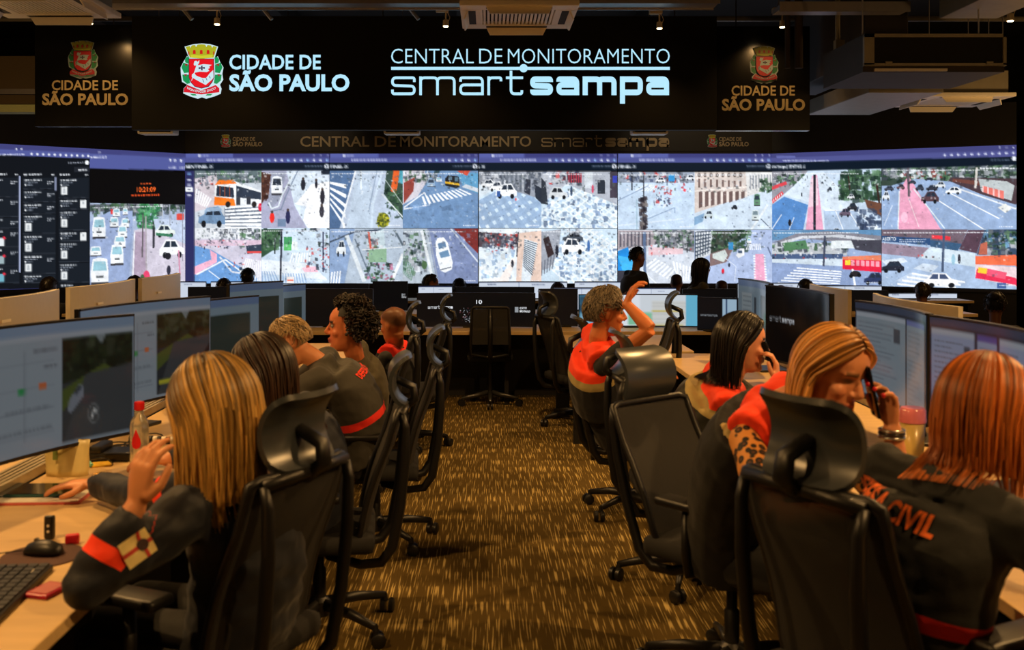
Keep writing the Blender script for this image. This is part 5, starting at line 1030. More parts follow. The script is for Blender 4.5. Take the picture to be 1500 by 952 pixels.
CH = [(-.80, 2.93, 155, 'office chair of the blonde woman at the near left, grey headrest turned to the viewer', .02, 4, 10), (-.70, 4.25, 186, 'second office chair on the left, behind the dark-haired woman', -.06, 4, 30),
      (-.60, 5.45, 184, 'third office chair on the left, its mesh back leaning into the aisle', -.06, 3, 20), (-.80, 6.75, 183, 'fourth office chair on the left, behind the shaved head', -.02, 2, 0), (-.63, 7.85, 182, 'farthest office chair on the left near the aisle-end desk', -.04, 2, 0),
      (1.02, 2.53, 27, 'office chair at the near right, dark headrest in front of the blonde caller', .07, 3, 0), (.90, 3.78, -50, 'turned office chair on the right with broad mesh back and shiny headrest', .02, 13, 30),
      (.93, 4.85, 2, 'office chair under the dark-haired caller in the orange vest', -.02, 2, 0), (.88, 6.02, 5, 'office chair of the grey-haired man in the orange vest', -.04, 5, 35), (1.05, 7.55, 175, 'office chair with curved headrest beyond the man in orange', .0, 2, 0),
      (.78, 8.75, 20, 'office chair at the return desk, far right of the aisle', -.06, 2, 0)]
chairs = [chair0] + [copy_tree(chair0) for _ in CH[1:]]
for c, args in zip(chairs, CH): set_chair(c, *args)
# the slim empty chair at the aisle-end desk, seen from behind
t = thing('task_chair', 'slim empty black task chair with square tube back at the aisle-end desk', 'chair', (.02, 9.72, 0)); t.rotation_euler = (0, 0, R(90))
MB().box((.02, 0, .46), (.42, .43, .06), None, .025).build('seat', M_CHSEAT, t, smooth=True)
fr_ = [(-.22, -.18, .50), (-.27, -.18, .60), (-.29, -.17, .93), (-.29, -.15, .945), (-.29, .15, .945), (-.29, .17, .93), (-.27, .18, .60), (-.22, .18, .50), (-.2, 0, .47), (-.22, -.18, .50)]
MB().tube(fr_, .014, 8).build('back_frame', M_CHBLK, t, smooth=True)
MB().box((-.285, 0, .945), (.03, .32, .02), None, .006).build('top_rail', M_CHMETAL, t)
MB().add([(-.27, -.17, .6), (-.27, .17, .6), (-.288, .16, .93), (-.288, -.16, .93), (-.276, -.17, .6), (-.276, .17, .6), (-.294, .16, .93), (-.294, -.16, .93)], [(0, 1, 2, 3), (7, 6, 5, 4), (0, 4, 5, 1), (2, 6, 7, 3)]).build('mesh_back', M_NET, t)
MB().tube([(-.285, 0, .93), (-.3, 0, .7), (-.26, 0, .5), (-.1, 0, .42)], .022, 8).build('spine', M_CHBLK, t, smooth=True)
MB().tube([(0, 0, .1), (0, 0, .43)], .024, 12).build('gas_lift', M_CHBLK, t, smooth='auto')
for k in range(5):
    a = R(0 + 72 * k + 36); ca, sa = math.cos(a), math.sin(a)
    MB().tube([(ca * .02, sa * .02, .115), (ca * .28, sa * .28, .075)], [.024, .014], 8).build('base_arm', M_CHMETAL, t, smooth=True)
    c_ = Vector((ca * .285, sa * .285, .032)); d = Vector((-sa, ca, 0)); wl = MB()
    for s_ in (-1, 1): wl.tube([c_ + d * (s_ * .008), c_ + d * (s_ * .026)], .032, 12)
    wl.build('caster_wheel', M_CHBLK, t, smooth='auto')
# ------------------------------------------------------------------ people
def remesh(mb, voxel, smooth=3):
    me = bpy.data.meshes.new('tmp'); me.from_pydata(mb.v, [], mb.f)
    bm = bmesh.new(); bm.from_mesh(me); bmesh.ops.recalc_face_normals(bm, faces=bm.faces); bm.to_mesh(me); bm.free()
    o = bpy.data.objects.new('tmp', me); C.objects.link(o)
    m = o.modifiers.new('r', 'REMESH'); m.mode = 'VOXEL'; m.voxel_size = voxel
    if smooth: s = o.modifiers.new('s', 'SMOOTH'); s.factor = .5; s.iterations = smooth
    dg = bpy.context.evaluated_depsgraph_get(); r = bpy.data.meshes.new_from_object(o.evaluated_get(dg))
    v = np.zeros(len(r.vertices) * 3); r.vertices.foreach_get('co', v); v = v.reshape(-1, 3)
    nn = np.zeros(len(r.vertices) * 3); r.vertices.foreach_get('normal', nn); nn = nn.reshape(-1, 3)
    f = [tuple(p.vertices) for p in r.polygons]
    bpy.data.objects.remove(o); bpy.data.meshes.remove(me); bpy.data.meshes.remove(r)
    return v, f, nn
def np_obj(name, v, f, m, parent, org, col=None, attrs=None):
    me = bpy.data.meshes.new(name); me.from_pydata((v - np.array(org)).tolist(), [], f)
    if col is not None:
        a = me.color_attributes.new('col', 'FLOAT_COLOR', 'POINT'); a.data.foreach_set('color', np.c_[col, np.ones(len(col))].ravel())
    for k, arr in (attrs or {}).items():
        a = me.attributes.new(k, 'FLOAT', 'POINT'); a.data.foreach_set('value', np.asarray(arr, float))
    me.polygons.foreach_set('use_smooth', [True] * len(me.polygons)); me.materials.append(m)
    o = bpy.data.objects.new(name, me); C.objects.link(o); o.parent = parent
    return o

PROF = [(-.122, .050, .002, .020), (-.108, .072, -.018, .040), (-.085, .081, -.028, .052), (-.058, .084, -.045, .058), (-.03, .083, -.07, .064), (0, .084, -.092, .070), (.03, .090, -.1, .074), (.06, .087, -.1, .076), (.09, .07, -.088, .068), (.11, .042, -.062, .048), (.124, .004, -.026, .014)]
def head_shape(mb, H, k=1.0, fem=False, neck=None):
    """skull, jaw, nose, lips, brow, ears; H maps head space (x ahead, y left, z up) to the world"""
    zs = np.array([p[0] for p in PROF]); rings = []
    for z in np.linspace(-.122, .124, 26):
        f_ = np.interp(z, zs, [p[1] for p in PROF]); b_ = np.interp(z, zs, [p[2] for p in PROF]); w_ = np.interp(z, zs, [p[3] for p in PROF])
        ring = []
        for i in range(28):
            a = 2 * math.pi * i / 28; ca, sa = math.cos(a), math.sin(a); e = .88
            x = (f_ + b_) / 2 + (f_ - b_) / 2 * math.copysign(abs(ca) ** e, ca); y_ = w_ * math.copysign(abs(sa) ** e, sa)
            if ca > 0:
                for s_ in (-1, 1): x -= .013 * math.exp(-((y_ - s_ * .031) / .015) ** 2 - ((z - .012) / .011) ** 2)
            ring.append(H @ (Vector((x, y_, z)) * k))
        rings.append(ring)
    mb.loft(rings)
    h = lambda *p: H @ (Vector(p) * k)
    mb.tube([h(.080, 0, .022), h(.094, 0, .0), h(.106, 0, -.022), h(.094, 0, -.034)], [.007 * k, .009 * k, .0125 * k, .009 * k], 8)
    for s_ in (-1, 1):
        mb.tube([h(.092, s_ * .010, -.028), h(.084, s_ * .014, -.03)], [.008 * k, .008 * k], 8)
        mb.tube([h(.083, s_ * .014, .030), h(.078, s_ * .034, .034), h(.064, s_ * .054, .026)], [.008 * k, .009 * k, .007 * k], 8)
        mb.ell(h(.058, s_ * .042, -.025), (.022 * k, .022 * k, .022 * k))
        E = H.to_3x3() @ Matrix.Rotation(R(12 * 1), 3, 'Y')
        mb.ell(h(-.006, s_ * .074, -.004), (.019 * k, .010 * k, .032 * k), E)
    mb.tube([h(.080, -.022, -.0605), h(.0915, 0, -.057), h(.080, .022, -.0605)], [.004 * k, .0075 * k, .004 * k], 8)
    mb.tube([h(.079, -.018, -.070), h(.089, 0, -.071), h(.079, .018, -.070)], [.004 * k, .0075 * k, .004 * k], 8)
    mb.ell(h(.068, 0, -.100), (.020 * k, .022 * k, .018 * k))
def hand(mb, w, d, n, side, curl=.5, spread=.14, thumb=.6, sc=1.0, fc=None):
    """palm and five fingers from wrist w along d; n = out of the palm; side +1 left, -1 right"""
    w = Vector(w); d = Vector(d).normalized(); n = Vector(n); n = (n - d * n.dot(d)).normalized(); u = n.cross(d) * side
    rings = []
    for (s_, hw, ht) in ((-.015, .026, .019), (.01, .028, .018), (.045, .038, .017), (.08, .042, .014), (.095, .040, .010)):
        c = w + d * s_ * sc; rings.append([c + u * (math.cos(2 * math.pi * i / 14) * hw * sc) + n * (math.sin(2 * math.pi * i / 14) * ht * sc) for i in range(14)])
    mb.loft(rings)
    tips = []
    for i in range(4):
        L_ = (.074, .082, .076, .06)[i] * sc; b = w + d * ((.088, .092, .088, .080)[i] * sc) + u * ((.031 - .0205 * i) * sc)
        dr = (d + u * (spread * (1.5 - i) / 1.5)).normalized(); pts = [b - dr * .01, b]; ang = 0; c_ = fc[i] if fc else curl
        for (fr_, k) in ((.46, .75), (.30, 1.05), (.24, .7)):
            ang += c_ * k; pts.append(pts[-1] + (dr * math.cos(ang) + n * math.sin(ang)) * (L_ * fr_ * 1.05))
        mb.tube(pts, [.0095 * sc, .0095 * sc, .0088 * sc, .008 * sc, .006 * sc], 8); tips.append(pts[-1])
    b = w + d * .022 * sc + u * .026 * sc; t1 = b + (d * .55 + u * .7 * thumb + n * .35).normalized() * .042 * sc; t2 = t1 + (d * .85 + u * .25 * thumb + n * .3).normalized() * .03 * sc; t3 = t2 + (d + n * .25).normalized() * .022 * sc
    mb.tube([b, t1, t2, t3], [.015 * sc, .012 * sc, .0105 * sc, .0075 * sc], 8)
    return tips

def skin_mat():
    m = attr_mat('skin', rough=.48, spec=.4); b = m.node_tree.nodes['Principled BSDF']
    b.inputs['Subsurface Weight'].default_value = .12; b.inputs['Subsurface Radius'].default_value = (.012, .005, .003); b.inputs['Subsurface Scale'].default_value = 1.0
    return m
M_SKIN = skin_mat()
M_EYE = attr_mat('eyeball', rough=.15)

def cloth_mat(name, base, bands=(), arms=None, rough=.75, bump=.35, base2=None):
    """woven cloth; bands = (from, to, colour) measured down the back from the neck, in metres"""
    m = bpy.data.materials.new(name); m.use_nodes = True; nt = m.node_tree; b = nt.nodes['Principled BSDF']; N = nt.nodes.new; L = nt.links.new
    tc = N('ShaderNodeTexCoord'); nz = N('ShaderNodeTexNoise'); nz.inputs['Scale'].default_value = 14; nz.inputs['Detail'].default_value = 4; L(tc.outputs['Object'], nz.inputs[0])
    mx = N('ShaderNodeMix'); mx.data_type = 'RGBA'; mx.inputs[6].default_value = tuple(c * .8 for c in base[:3]) + (1,); mx.inputs[7].default_value = tuple(c * 1.25 for c in base[:3]) + (1,); L(nz.outputs[0], mx.inputs[0])
    cur = mx.outputs[2]
    at_ = N('ShaderNodeAttribute'); at_.attribute_name = 'sp'; ar = N('ShaderNodeAttribute'); ar.attribute_name = 'ar'
    def band(src, lo, hi, col, extra=None):
        nonlocal cur
        c = N('ShaderNodeMath'); c.operation = 'COMPARE'; L(src, c.inputs[0]); c.inputs[1].default_value = (lo + hi) / 2; c.inputs[2].default_value = (hi - lo) / 2
        fac = c.outputs[0]
        if extra is not None:
            q = N('ShaderNodeMath'); q.operation = 'MULTIPLY'; L(fac, q.inputs[0]); L(extra, q.inputs[1]); fac = q.outputs[0]
        k = N('ShaderNodeMix'); k.data_type = 'RGBA'; L(fac, k.inputs[0]); L(cur, k.inputs[6]); k.inputs[7].default_value = col; cur = k.outputs[2]
    lt = N('ShaderNodeMath'); lt.operation = 'LESS_THAN'; L(ar.outputs['Fac'], lt.inputs[0]); lt.inputs[1].default_value = .03
    for (lo, hi, col) in bands: band(at_.outputs['Fac'], lo, hi, col, lt.outputs[0])
    for (lo, hi, col) in (arms or ()): band(ar.outputs['Fac'], lo, hi, col)
    L(cur, b.inputs['Base Color']); b.inputs['Roughness'].default_value = rough; b.inputs['Specular IOR Level'].default_value = .3; b.inputs['Sheen Weight'].default_value = .1
    bp = N('ShaderNodeBump'); bp.inputs['Strength'].default_value = bump; bp.inputs['Distance'].default_value = .01; L(nz.outputs[0], bp.inputs['Height']); L(bp.outputs[0], b.inputs['Normal'])
    return m
ORANGE = rgb(255, 66, 28); REDO = rgb(226, 40, 24); NAVYC = rgb(34, 38, 48); BEIGE = rgb(170, 150, 96); DKGREY = rgb(52, 52, 50)
def leopard():
    m = bpy.data.materials.new('leopard_print'); m.use_nodes = True; nt = m.node_tree; b = nt.nodes['Principled BSDF']; N = nt.nodes.new; L = nt.links.new
    tc = N('ShaderNodeTexCoord'); v = N('ShaderNodeTexVoronoi'); v.inputs['Scale'].default_value = 34; L(tc.outputs['Object'], v.inputs[0])
    r = N('ShaderNodeValToRGB'); e = r.color_ramp.elements; e[0].position = .0; e[0].color = rgb(120, 66, 24); e[1].position = .26; e[1].color = rgb(20, 14, 12)
    q = r.color_ramp.elements.new(.42); q.color = rgb(22, 15, 12); q = r.color_ramp.elements.new(.5); q.color = rgb(206, 138, 66)
    L(v.outputs['Distance'], r.inputs[0]); L(r.outputs[0], b.inputs['Base Color']); b.inputs['Roughness'].default_value = .7
    return m

def hair_mat(name, root, tip, mid=.35, rough=.38):
    m = bpy.data.materials.new(name); m.use_nodes = True; nt = m.node_tree; b = nt.nodes['Principled BSDF']; N = nt.nodes.new; L = nt.links.new
    a = N('ShaderNodeAttribute'); a.attribute_name = 'col'; sp = N('ShaderNodeSeparateColor'); L(a.outputs[0], sp.inputs[0])
    ad = N('ShaderNodeMath'); ad.operation = 'MULTIPLY_ADD'; L(sp.outputs[0], ad.inputs[0]); ad.inputs[1].default_value = .5; L(sp.outputs[1], ad.inputs[2])
    r = N('ShaderNodeValToRGB'); e = r.color_ramp.elements; e[0].position = mid * .5; e[0].color = root; e[1].position = min(1, mid + .5); e[1].color = tip; L(ad.outputs[0], r.inputs[0])
    mx = N('ShaderNodeMix'); mx.data_type = 'RGBA'; mx.blend_type = 'MULTIPLY'; mx.inputs[0].default_value = 1; L(r.outputs[0], mx.inputs[6])
    r2 = N('ShaderNodeMapRange'); r2.inputs[3].default_value = .55; r2.inputs[4].default_value = 1.25; L(sp.outputs[0], r2.inputs[0]); L(r2.outputs[0], mx.inputs[7]); L(mx.outputs[2], b.inputs['Base Color'])
    b.inputs['Roughness'].default_value = rough; b.inputs['Specular IOR Level'].default_value = .45
    return m
SC = Vector((-.006, 0, .018)); SR = (.100, .080, .108)
def scalp(th, ph, off=0.0): return SC + Vector(((SR[0] + off) * math.sin(th) * math.cos(ph), (SR[1] + off) * math.sin(th) * math.sin(ph), (SR[2] + off) * math.cos(th)))
def long_hair(root, H, k, m, length, n, seed, neck, hip, fwd, vol=.012, front=62, wave=.006, bun=False, back_r=.15):
    rnd = random.Random(seed); mb = MB(); sp_ = (hip - neck).normalized(); lat = sp_.cross(fwd).normalized(); bk = -(fwd - sp_ * fwd.dot(sp_)).normalized()
    def path(pf, off, L_, jit):
        s_ = 1 if pf < 180 else -1; a = pf if pf < 180 else 360 - pf
        pts = []; w_ = max(0.0, min(1.0, (125 - a) / (125 - front)))   # 1 at the temples, 0 behind: side strands start on the parting
        th0 = 6 + 36 * w_
        for i in range(11):
            q = i / 10
            A_ = scalp(R(th0), R(4) * s_, 0); B_ = scalp(R(97), R(a) * s_, 0)
            if w_ > 0:
                d_ = ((A_ - SC) * (1 - q) + (B_ - SC) * q); d_ = Vector((d_.x / SR[0], d_.y / SR[1], d_.z / SR[2])).normalized(); th = math.acos(max(-1, min(1, d_.z))); ph = math.atan2(d_.y, d_.x)
            else: th = R(6 + 91 * q); ph = R(a) * s_
            pts.append(H @ (scalp(th, ph, off * (.45 + .55 * q) + .004) * k))
        d = (pts[-1] - pts[-2]).normalized(); p = pts[-1].copy(); run = 0; step = .038; ctr = H @ Vector((0, 0, -.05))
        while run < L_:
            d = (d * .55 + Vector((0, 0, -1)) * .45).normalized(); p = p + d * step + Vector((math.sin(run * 23 + jit), math.cos(run * 19 + jit * 2), 0)) * wave * .35
            rel = p - neck; h = rel.dot(sp_)
            if h > -.06:
                grow = min(1, (h + .06) / .12); x = rel.dot(lat); y_ = rel.dot(bk); e = math.hypot(x / (.215 * grow + .01), y_ / (back_r * grow + .01))
                if e < 1 and abs(x) < .2:
                    tgt = (back_r * grow + .01) * math.sqrt(max(0, 1 - (x / (.215 * grow + .01)) ** 2)) if abs(x) < .215 * grow + .01 else 0
                    p = p + bk * ((tgt - y_) if y_ > -.03 else (-tgt - y_)) * .6
            pts.append(p.copy()); run += step
        return pts
    # under-layer as a closed sheet, strands over it
    cols = [front + (360 - 2 * front) * i / 40 for i in range(41)]; ps = [path(a, vol * .3, length * .8, 0) for a in cols]; ml = min(len(p) for p in ps); N_ = ml
    v = [q for p in ps for q in p[:ml]]; f = [(i * N_ + j, i * N_ + j + 1, (i + 1) * N_ + j + 1, (i + 1) * N_ + j) for i in range(40) for j in range(N_ - 1)]
    kk = len(mb.v); mb.v.extend([tuple(q) for q in v]); mb.f.extend(f); mb.c.extend([(.25, (j / N_) * .8, 0, 1) for i in range(41) for j in range(N_)])
    for _ in range(int(n * 1.9)):
        a = rnd.uniform(front - 3, 363 - front); p = path(a, vol * rnd.uniform(.3, 1.6), length * rnd.uniform(.72, 1.1), rnd.uniform(0, 6)); c0 = rnd.random(); r0 = rnd.uniform(.0016, .0044) * k
        kk = len(mb.v); M_ = len(p); mb.tube(p, [r0 * (.8 + .4 * math.sin(math.pi * i / M_)) * (1 if i < M_ - 5 else (M_ - i) / 5.5) for i in range(M_)], 3, False, 1.8)
        for i in range(M_): mb.c[kk + i * 3:kk + i * 3 + 3] = [(c0, i / M_, 0, 1)] * 3
    return mb.build('hair', m, root, root.location, True, fix=False)
def short_hair(root, H, k, m, n, seed, vol=.012, ln=.035, front=40, low=112, curl=0.0):
    rnd = random.Random(seed); mb = MB()
    def lim(a):  # hairline: how far down the hair reaches at this bearing
        a = abs(a); return front if a < 35 else (front + (84 - front) * (a - 35) / 35 if a < 70 else (84 - 16 * (a - 70) / 15 if a < 85 else (68 if a < 104 else 68 + (low - 68) * min(1, (a - 104) / 18))))
    rows, cols_ = 14, 40; v, f = [], []
    for i in range(rows + 1):
        for j in range(cols_):
            a = -180 + 360 * j / cols_; th = R(lim(a)) * i / rows; o_ = vol * (1 - (i / rows) ** 3 * .8)
            p = scalp(max(th, .001), R(a), o_); p = p * (1 + (.02 + curl * 7) * noise.noise(p * 45)); v.append(H @ (p * k))
    for i in range(rows):
        for j in range(cols_):
            j2 = (j + 1) % cols_; f.append((i * cols_ + j, (i + 1) * cols_ + j, (i + 1) * cols_ + j2, i * cols_ + j2))
    mb.v.extend([tuple(q) for q in v]); mb.f.extend(f); mb.c.extend([(noise.noise(Vector(q) * 60) * .5 + .5, .4, 0, 1) for q in v])
    for _ in range(int(n * 2.5)):
        a = rnd.uniform(-180, 180); th = lim(a) * math.sqrt(rnd.random()); c0 = rnd.random(); pts = []
        da = rnd.uniform(-25, 25); r0 = rnd.uniform(.0013, .003) * k
        for i in range(5):
            q = i / 4; t2 = th + math.degrees(ln / .1) * q * (1 if abs(a) > 60 else -.6); p = scalp(R(max(.5, min(t2, lim(a) + 6))), R(a + da * q), vol * .8 + vol * .7 * math.sin(math.pi * q * .8))
            if curl: p = p + Vector((rnd.uniform(-1, 1), rnd.uniform(-1, 1), rnd.uniform(-1, 1))) * curl
            pts.append(H @ (p * k))
        kk = len(mb.v); mb.tube(pts, [r0, r0, r0 * .9, r0 * .7, r0 * .2], 3, False); mb.c[kk:] = [(c0, .2 + .6 * c0, 0, 1)] * (len(mb.v) - kk)
    return mb.build('hair', m, root, root.location, True, fix=False)

def skin_cols(v, H, k, skin, stubble=None, lips=(150, 60, 50), brow=(60, 44, 34), lid=None, beard=0.0):
    inv = np.array(H.inverted()); L_ = (np.c_[v, np.ones(len(v))] @ inv.T)[:, :3] / k
    c = np.tile(np.array(skin) / 255.0, (len(v), 1)); x, y, z = L_.T; ay = np.abs(y)
    def mixc(mask, col): c[:] = c * (1 - mask[:, None]) + np.array(col) / 255.0 * mask[:, None]
    inh = (np.abs(z) < .16) & (np.abs(x) < .16) & (ay < .12)
    g = lambda q, s_: np.exp(-(q / s_) ** 2)
    mixc(inh * g(z + .035, .025) * g(ay - .045, .02) * (x > .03) * .25, (206, 96, 70))
    mixc(inh * np.clip(1.6 * g(z + .065, .009) * g(ay, .021) * (x > .06), 0, 1), lips)
    mixc(inh * np.clip(1.5 * g(z - .034 + ay * .08, .006) * ((ay > .012) & (ay < .052)) * (x > .045), 0, 1), brow)
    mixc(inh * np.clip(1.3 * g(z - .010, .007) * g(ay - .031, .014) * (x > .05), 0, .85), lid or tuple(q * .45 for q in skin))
    if stubble is not None: mixc(inh * np.clip((z - .0 + (-x) * .55) * 40 - .6, 0, 1) * .75 * ((x < .05) | (z > .085)) * (z > -.05), stubble)
    if beard: mixc(inh * np.clip((-.035 - z) * 60, 0, 1) * (x > -.02) * beard, (90, 70, 60))
    return nlin(np.clip(c, 0, 1))

def bez(a, b, c, n): return [a * ((1 - t) ** 2) + b * (2 * t * (1 - t)) + c * (t * t) for t in np.linspace(0, 1, n)]
def seg_par(V_, A, B):
    A = np.array(A); B = np.array(B); d = B - A; t = np.clip(((V_ - A) @ d) / (d @ d), 0, 1); return t, np.linalg.norm(V_ - (A + t[:, None] * d), axis=1)

PEOPLE = {}
def person(key, label, head, yaw, pitch, roll, neck, hip, tyaw, arms, skin, cloth, trousers, voxel=.0055, k=1.0, group=None, stubble=None, fem=True, slim=1.0, sleeve=1.0, vest=None, knees=True, stand=False, eyes=True, collar=True, wr=.006, lips=(150, 60, 50), brow=(60, 44, 34), beard=0.0, slouch=.05, vlo=.3, jname='jacket', shw=.165, cvox=.011):
    head, neck, hip = Vector(head), Vector(neck), Vector(hip)
    root = thing('person', label, 'person', (hip.x, hip.y, 0), group); O = root.location.copy()
    H = Matrix.Translation(head) @ Matrix.Rotation(R(yaw), 4, 'Z') @ Matrix.Rotation(R(pitch), 4, 'Y') @ Matrix.Rotation(R(roll), 4, 'X')
    fw = Vector((math.cos(R(tyaw)), math.sin(R(tyaw)), 0)); sp = (neck - hip).normalized(); f3 = (fw - sp * fw.dot(sp)).normalized(); lf = sp.cross(f3).normalized()
    mid = (hip + neck) / 2 - f3 * slouch * 2
    spine = bez(hip, mid, neck, 9)
    def torso(mb, gr, top=1.0, lo=0.0):
        rings = []
        for i, c in enumerate(spine):
            t = i / 8
            if t > top or t < lo: continue
            w_ = np.interp(t, [0, .25, .55, .8, .92, 1], [.165, .15, .165, .175, .135, .062]) * slim; d_ = np.interp(t, [0, .25, .55, .8, .92, 1], [.12, .112, .118, .108, .08, .06]) * slim
            rings.append([c + lf * (math.cos(2 * math.pi * j / 20) * (w_ + gr)) + f3 * (math.sin(2 * math.pi * j / 20) * (d_ + gr)) for j in range(20)])
        mb.loft(rings)
    sh = {}
    for s_, nm in ((1, 'L'), (-1, 'R')): sh[nm] = neck + lf * (s_ * shw * slim) - sp * .055
    body = MB(); head_shape(body, H, k, fem); torso(body, -.042, .93)
    body.tube([H @ Vector((-.012, 0, -.045)), (H @ Vector((-.02, 0, -.11)) + neck) / 2 + sp * .01, neck - sp * .03], [.052 * k, .05 * k, .052], 14)
    hands = {}
    for s_, nm in ((1, 'L'), (-1, 'R')):
        S = sh[nm]; body.tube([neck - sp * .055, S - sp * .01], [.032, .034], 10)
        if nm not in arms:
            E = S - sp * .27 + lf * s_ * .04 + fw * .06; W_ = E + fw * .2 + Vector((0, 0, .02)) - lf * s_ * .06; A = dict(e=E, w=W_, d=fw, n=(0, 0, -1), curl=.4)
        else: A = arms[nm]
        E, W_ = Vector(A['e']), Vector(A['w']); arms[nm] = dict(A, e=E, w=W_)
        body.tube([S, (S + E) / 2, E], [.036, .042 * slim, .036], 12); fa = E.lerp(W_, .3)
        body.tube([E, fa, W_], [.037, .038 * slim, .026], 12)
        hands[nm] = hand(body, W_, A.get('d', W_ - E), A.get('n', (0, 0, -1)), s_, A.get('curl', .4), A.get('spread', .14), A.get('thumb', .7), A.get('sc', .95 if fem else 1.05), A.get('fc'))
    v, f, nn = remesh(body, voxel, 2)
    np_obj('body', v, f, M_SKIN, root, O, skin_cols(v, H, k, skin, stubble, lips, brow, None, beard))
    if eyes:
        for s_ in (-1, 1):
            e = MB(); q = Vector((.0745, s_ * .031, .010)) * k
            e.ell(H @ q, (.0098 * k,) * 3, None, 14, 10); ob = e
            ob.c = [((.34, .30, .27, 1) if ((H.inverted() @ Vector(p)) / k - Vector((.0745, s_ * .031, .010))).x < .0072 else (.02, .012, .008, 1)) for p in ob.v]
            ob.build('eye', M_EYE, root, O, True)
    # upper garment
    J = MB(); torso(J, .016, .97)
    if collar: J.tube([neck - sp * .05, neck + sp * .012], [.085, .066], 16)
    for s_, nm in ((1, 'L'), (-1, 'R')):
        S, E, W_ = sh[nm], arms[nm]['e'], arms[nm]['w']; J.tube([neck - sp * .05, S], [.062, .062] if vest is None else [.05, .05], 10); J.ell(S, (.066,) * 3 if vest is None else (.052,) * 3); g = (E - S)
        if sleeve >= 1: J.tube([S, (S + E) / 2, E], [(.066 if vest is None else .05) * slim, .062 * slim, .056], 12); J.ell(E, (.055,) * 3); J.tube([E, E.lerp(W_, .5), E.lerp(W_, .93)], [.055, .052, .040], 12)
        else: J.tube([S, S + g * sleeve * .5, S + g * sleeve], [.048, .06, .058], 12)
    v, f, nn = remesh(J, cvox, 3)
    if vest is not None: wr = .002
    disp = np.array([noise.noise(Vector(p) * 11) * .7 + noise.noise(Vector((p[0] * 9, p[1] * 9, p[2] * 26)) + Vector((7, 3, 1))) * .8 + noise.noise(Vector(p) * 34) * .3 for p in v]) * wr
    v = v + nn * disp[:, None]
    # distances along back and arms for the coloured bands
    spv = np.array(spine); sv = ((v - np.array(neck)) @ -np.array(sp)); ar = np.zeros(len(v))
    dt = np.min(np.linalg.norm(v[:, None, :] - spv[None, 1:8, :], axis=2), axis=1)
    for nm in ('L', 'R'):
        S, E, W_ = [np.array(q) for q in (sh[nm], arms[nm]['e'], arms[nm]['w'])]
        t1, d1 = seg_par(v, S, E); t2, d2 = seg_par(v, E, W_); l1 = np.linalg.norm(E - S); l2 = np.linalg.norm(W_ - E)
        pos = np.where(d1 < d2, t1 * l1, l1 + t2 * l2); on = (np.minimum(d1, d2) < .085) & (dt > .155) & (pos > .04)
        ar = np.where(on, np.maximum(ar, pos), ar)
    jo = np_obj(jname, v, f, cloth, root, O, None, {'sp': sv, 'ar': ar})
    jv, jf = v, f
    if vest is not None:
        Vt = MB(); torso(Vt, .044, .96, vlo)
        for s_, nm in ((1, 'L'), (-1, 'R')): Vt.tube([neck - sp * .045 + lf * s_ * .03, sh[nm] - lf * s_ * .015 + sp * .012], [.075, .079], 12)
        Vt.tube([neck - sp * .06, neck + sp * .004], [.100, .085], 16)
        v, f, nn = remesh(Vt, cvox, 3); disp = np.array([abs(noise.noise(Vector(p) * 12)) for p in v]) * .007; v = v + nn * disp[:, None]
        np_obj('vest', v, f, vest, root, O, None, {'sp': ((v - np.array(neck)) @ -np.array(sp)), 'ar': np.zeros(len(v))}); jv, jf = v, f
    if trousers is not None:
        T = MB(); up = Vector((0, 0, 1)); fl = fw; ll = Vector((-fl.y, fl.x, 0)); T.ell(hip + Vector((0, 0, .0)), (.15, .15, .11))
        for s_ in (1, -1):
            h_ = hip + ll * (s_ * .085)
            if stand: kn = h_ + fl * .02 - up * (hip.z * .5); an = Vector((h_.x, h_.y, .06))
            else: kn = h_ + fl * .40 + ll * s_ * .03 + up * .01; an = kn + fl * .02; an.z = .09
            T.tube([h_, h_.lerp(kn, .5), kn], [.095, .085, .068], 12); T.ell(kn, (.066,) * 3); T.tube([kn, kn.lerp(an, .4), an], [.066, .062, .045], 12)
        v, f, nn = remesh(T, .016 if cvox < .02 else .032, 3); np_obj('trousers', v, f, trousers, root, O, None, {'sp': np.zeros(len(v)), 'ar': np.zeros(len(v))})
        for s_ in (1, -1):
            h_ = hip + ll * (s_ * .085); b = (h_ + fl * .42 + ll * s_ * .03) if not stand else h_ + fl * .02; sh_ = MB(); rings = []
            for (q, hw, ht) in ((-.08, .03, .035), (-.05, .038, .05), (.03, .042, .045), (.1, .045, .032), (.16, .035, .022), (.175, .015, .012)):
                c = Vector((b.x, b.y, 0)) + fl * q; rings.append([c + ll * (math.cos(2 * math.pi * j / 12) * hw) + up * (ht + math.sin(2 * math.pi * j / 12) * ht) for j in range(12)])
            sh_.loft(rings).build('shoe', M_SHOE, root, O, True)
    PEOPLE[key] = dict(root=root, H=H, k=k, neck=neck, hip=hip, fw=fw, f3=f3, sp=sp, lf=lf, jv=jv, jf=jf, O=O, sh=sh, arms=arms, hands=hands)
    return PEOPLE[key]
M_SHOE = mat('black_shoe_leather', rgb(18, 17, 17), .45)
def project(P_, mb2d, origin, nrm, right, up, lift=.004, reach=.4):
    """lay flat figures onto a garment: 2-D points (right, up) shot along -nrm onto the mesh"""
    bv = BVHTree.FromPolygons([Vector(q) for q in P_['jv']], P_['jf']); out = []
    for (a, b) in mb2d:
        o_ = origin + right * a + up * b; h = bv.ray_cast(o_ + nrm * reach, -nrm)
        out.append((h[0] + nrm * lift) if h[0] is not None else o_ + nrm * lift)
    return out
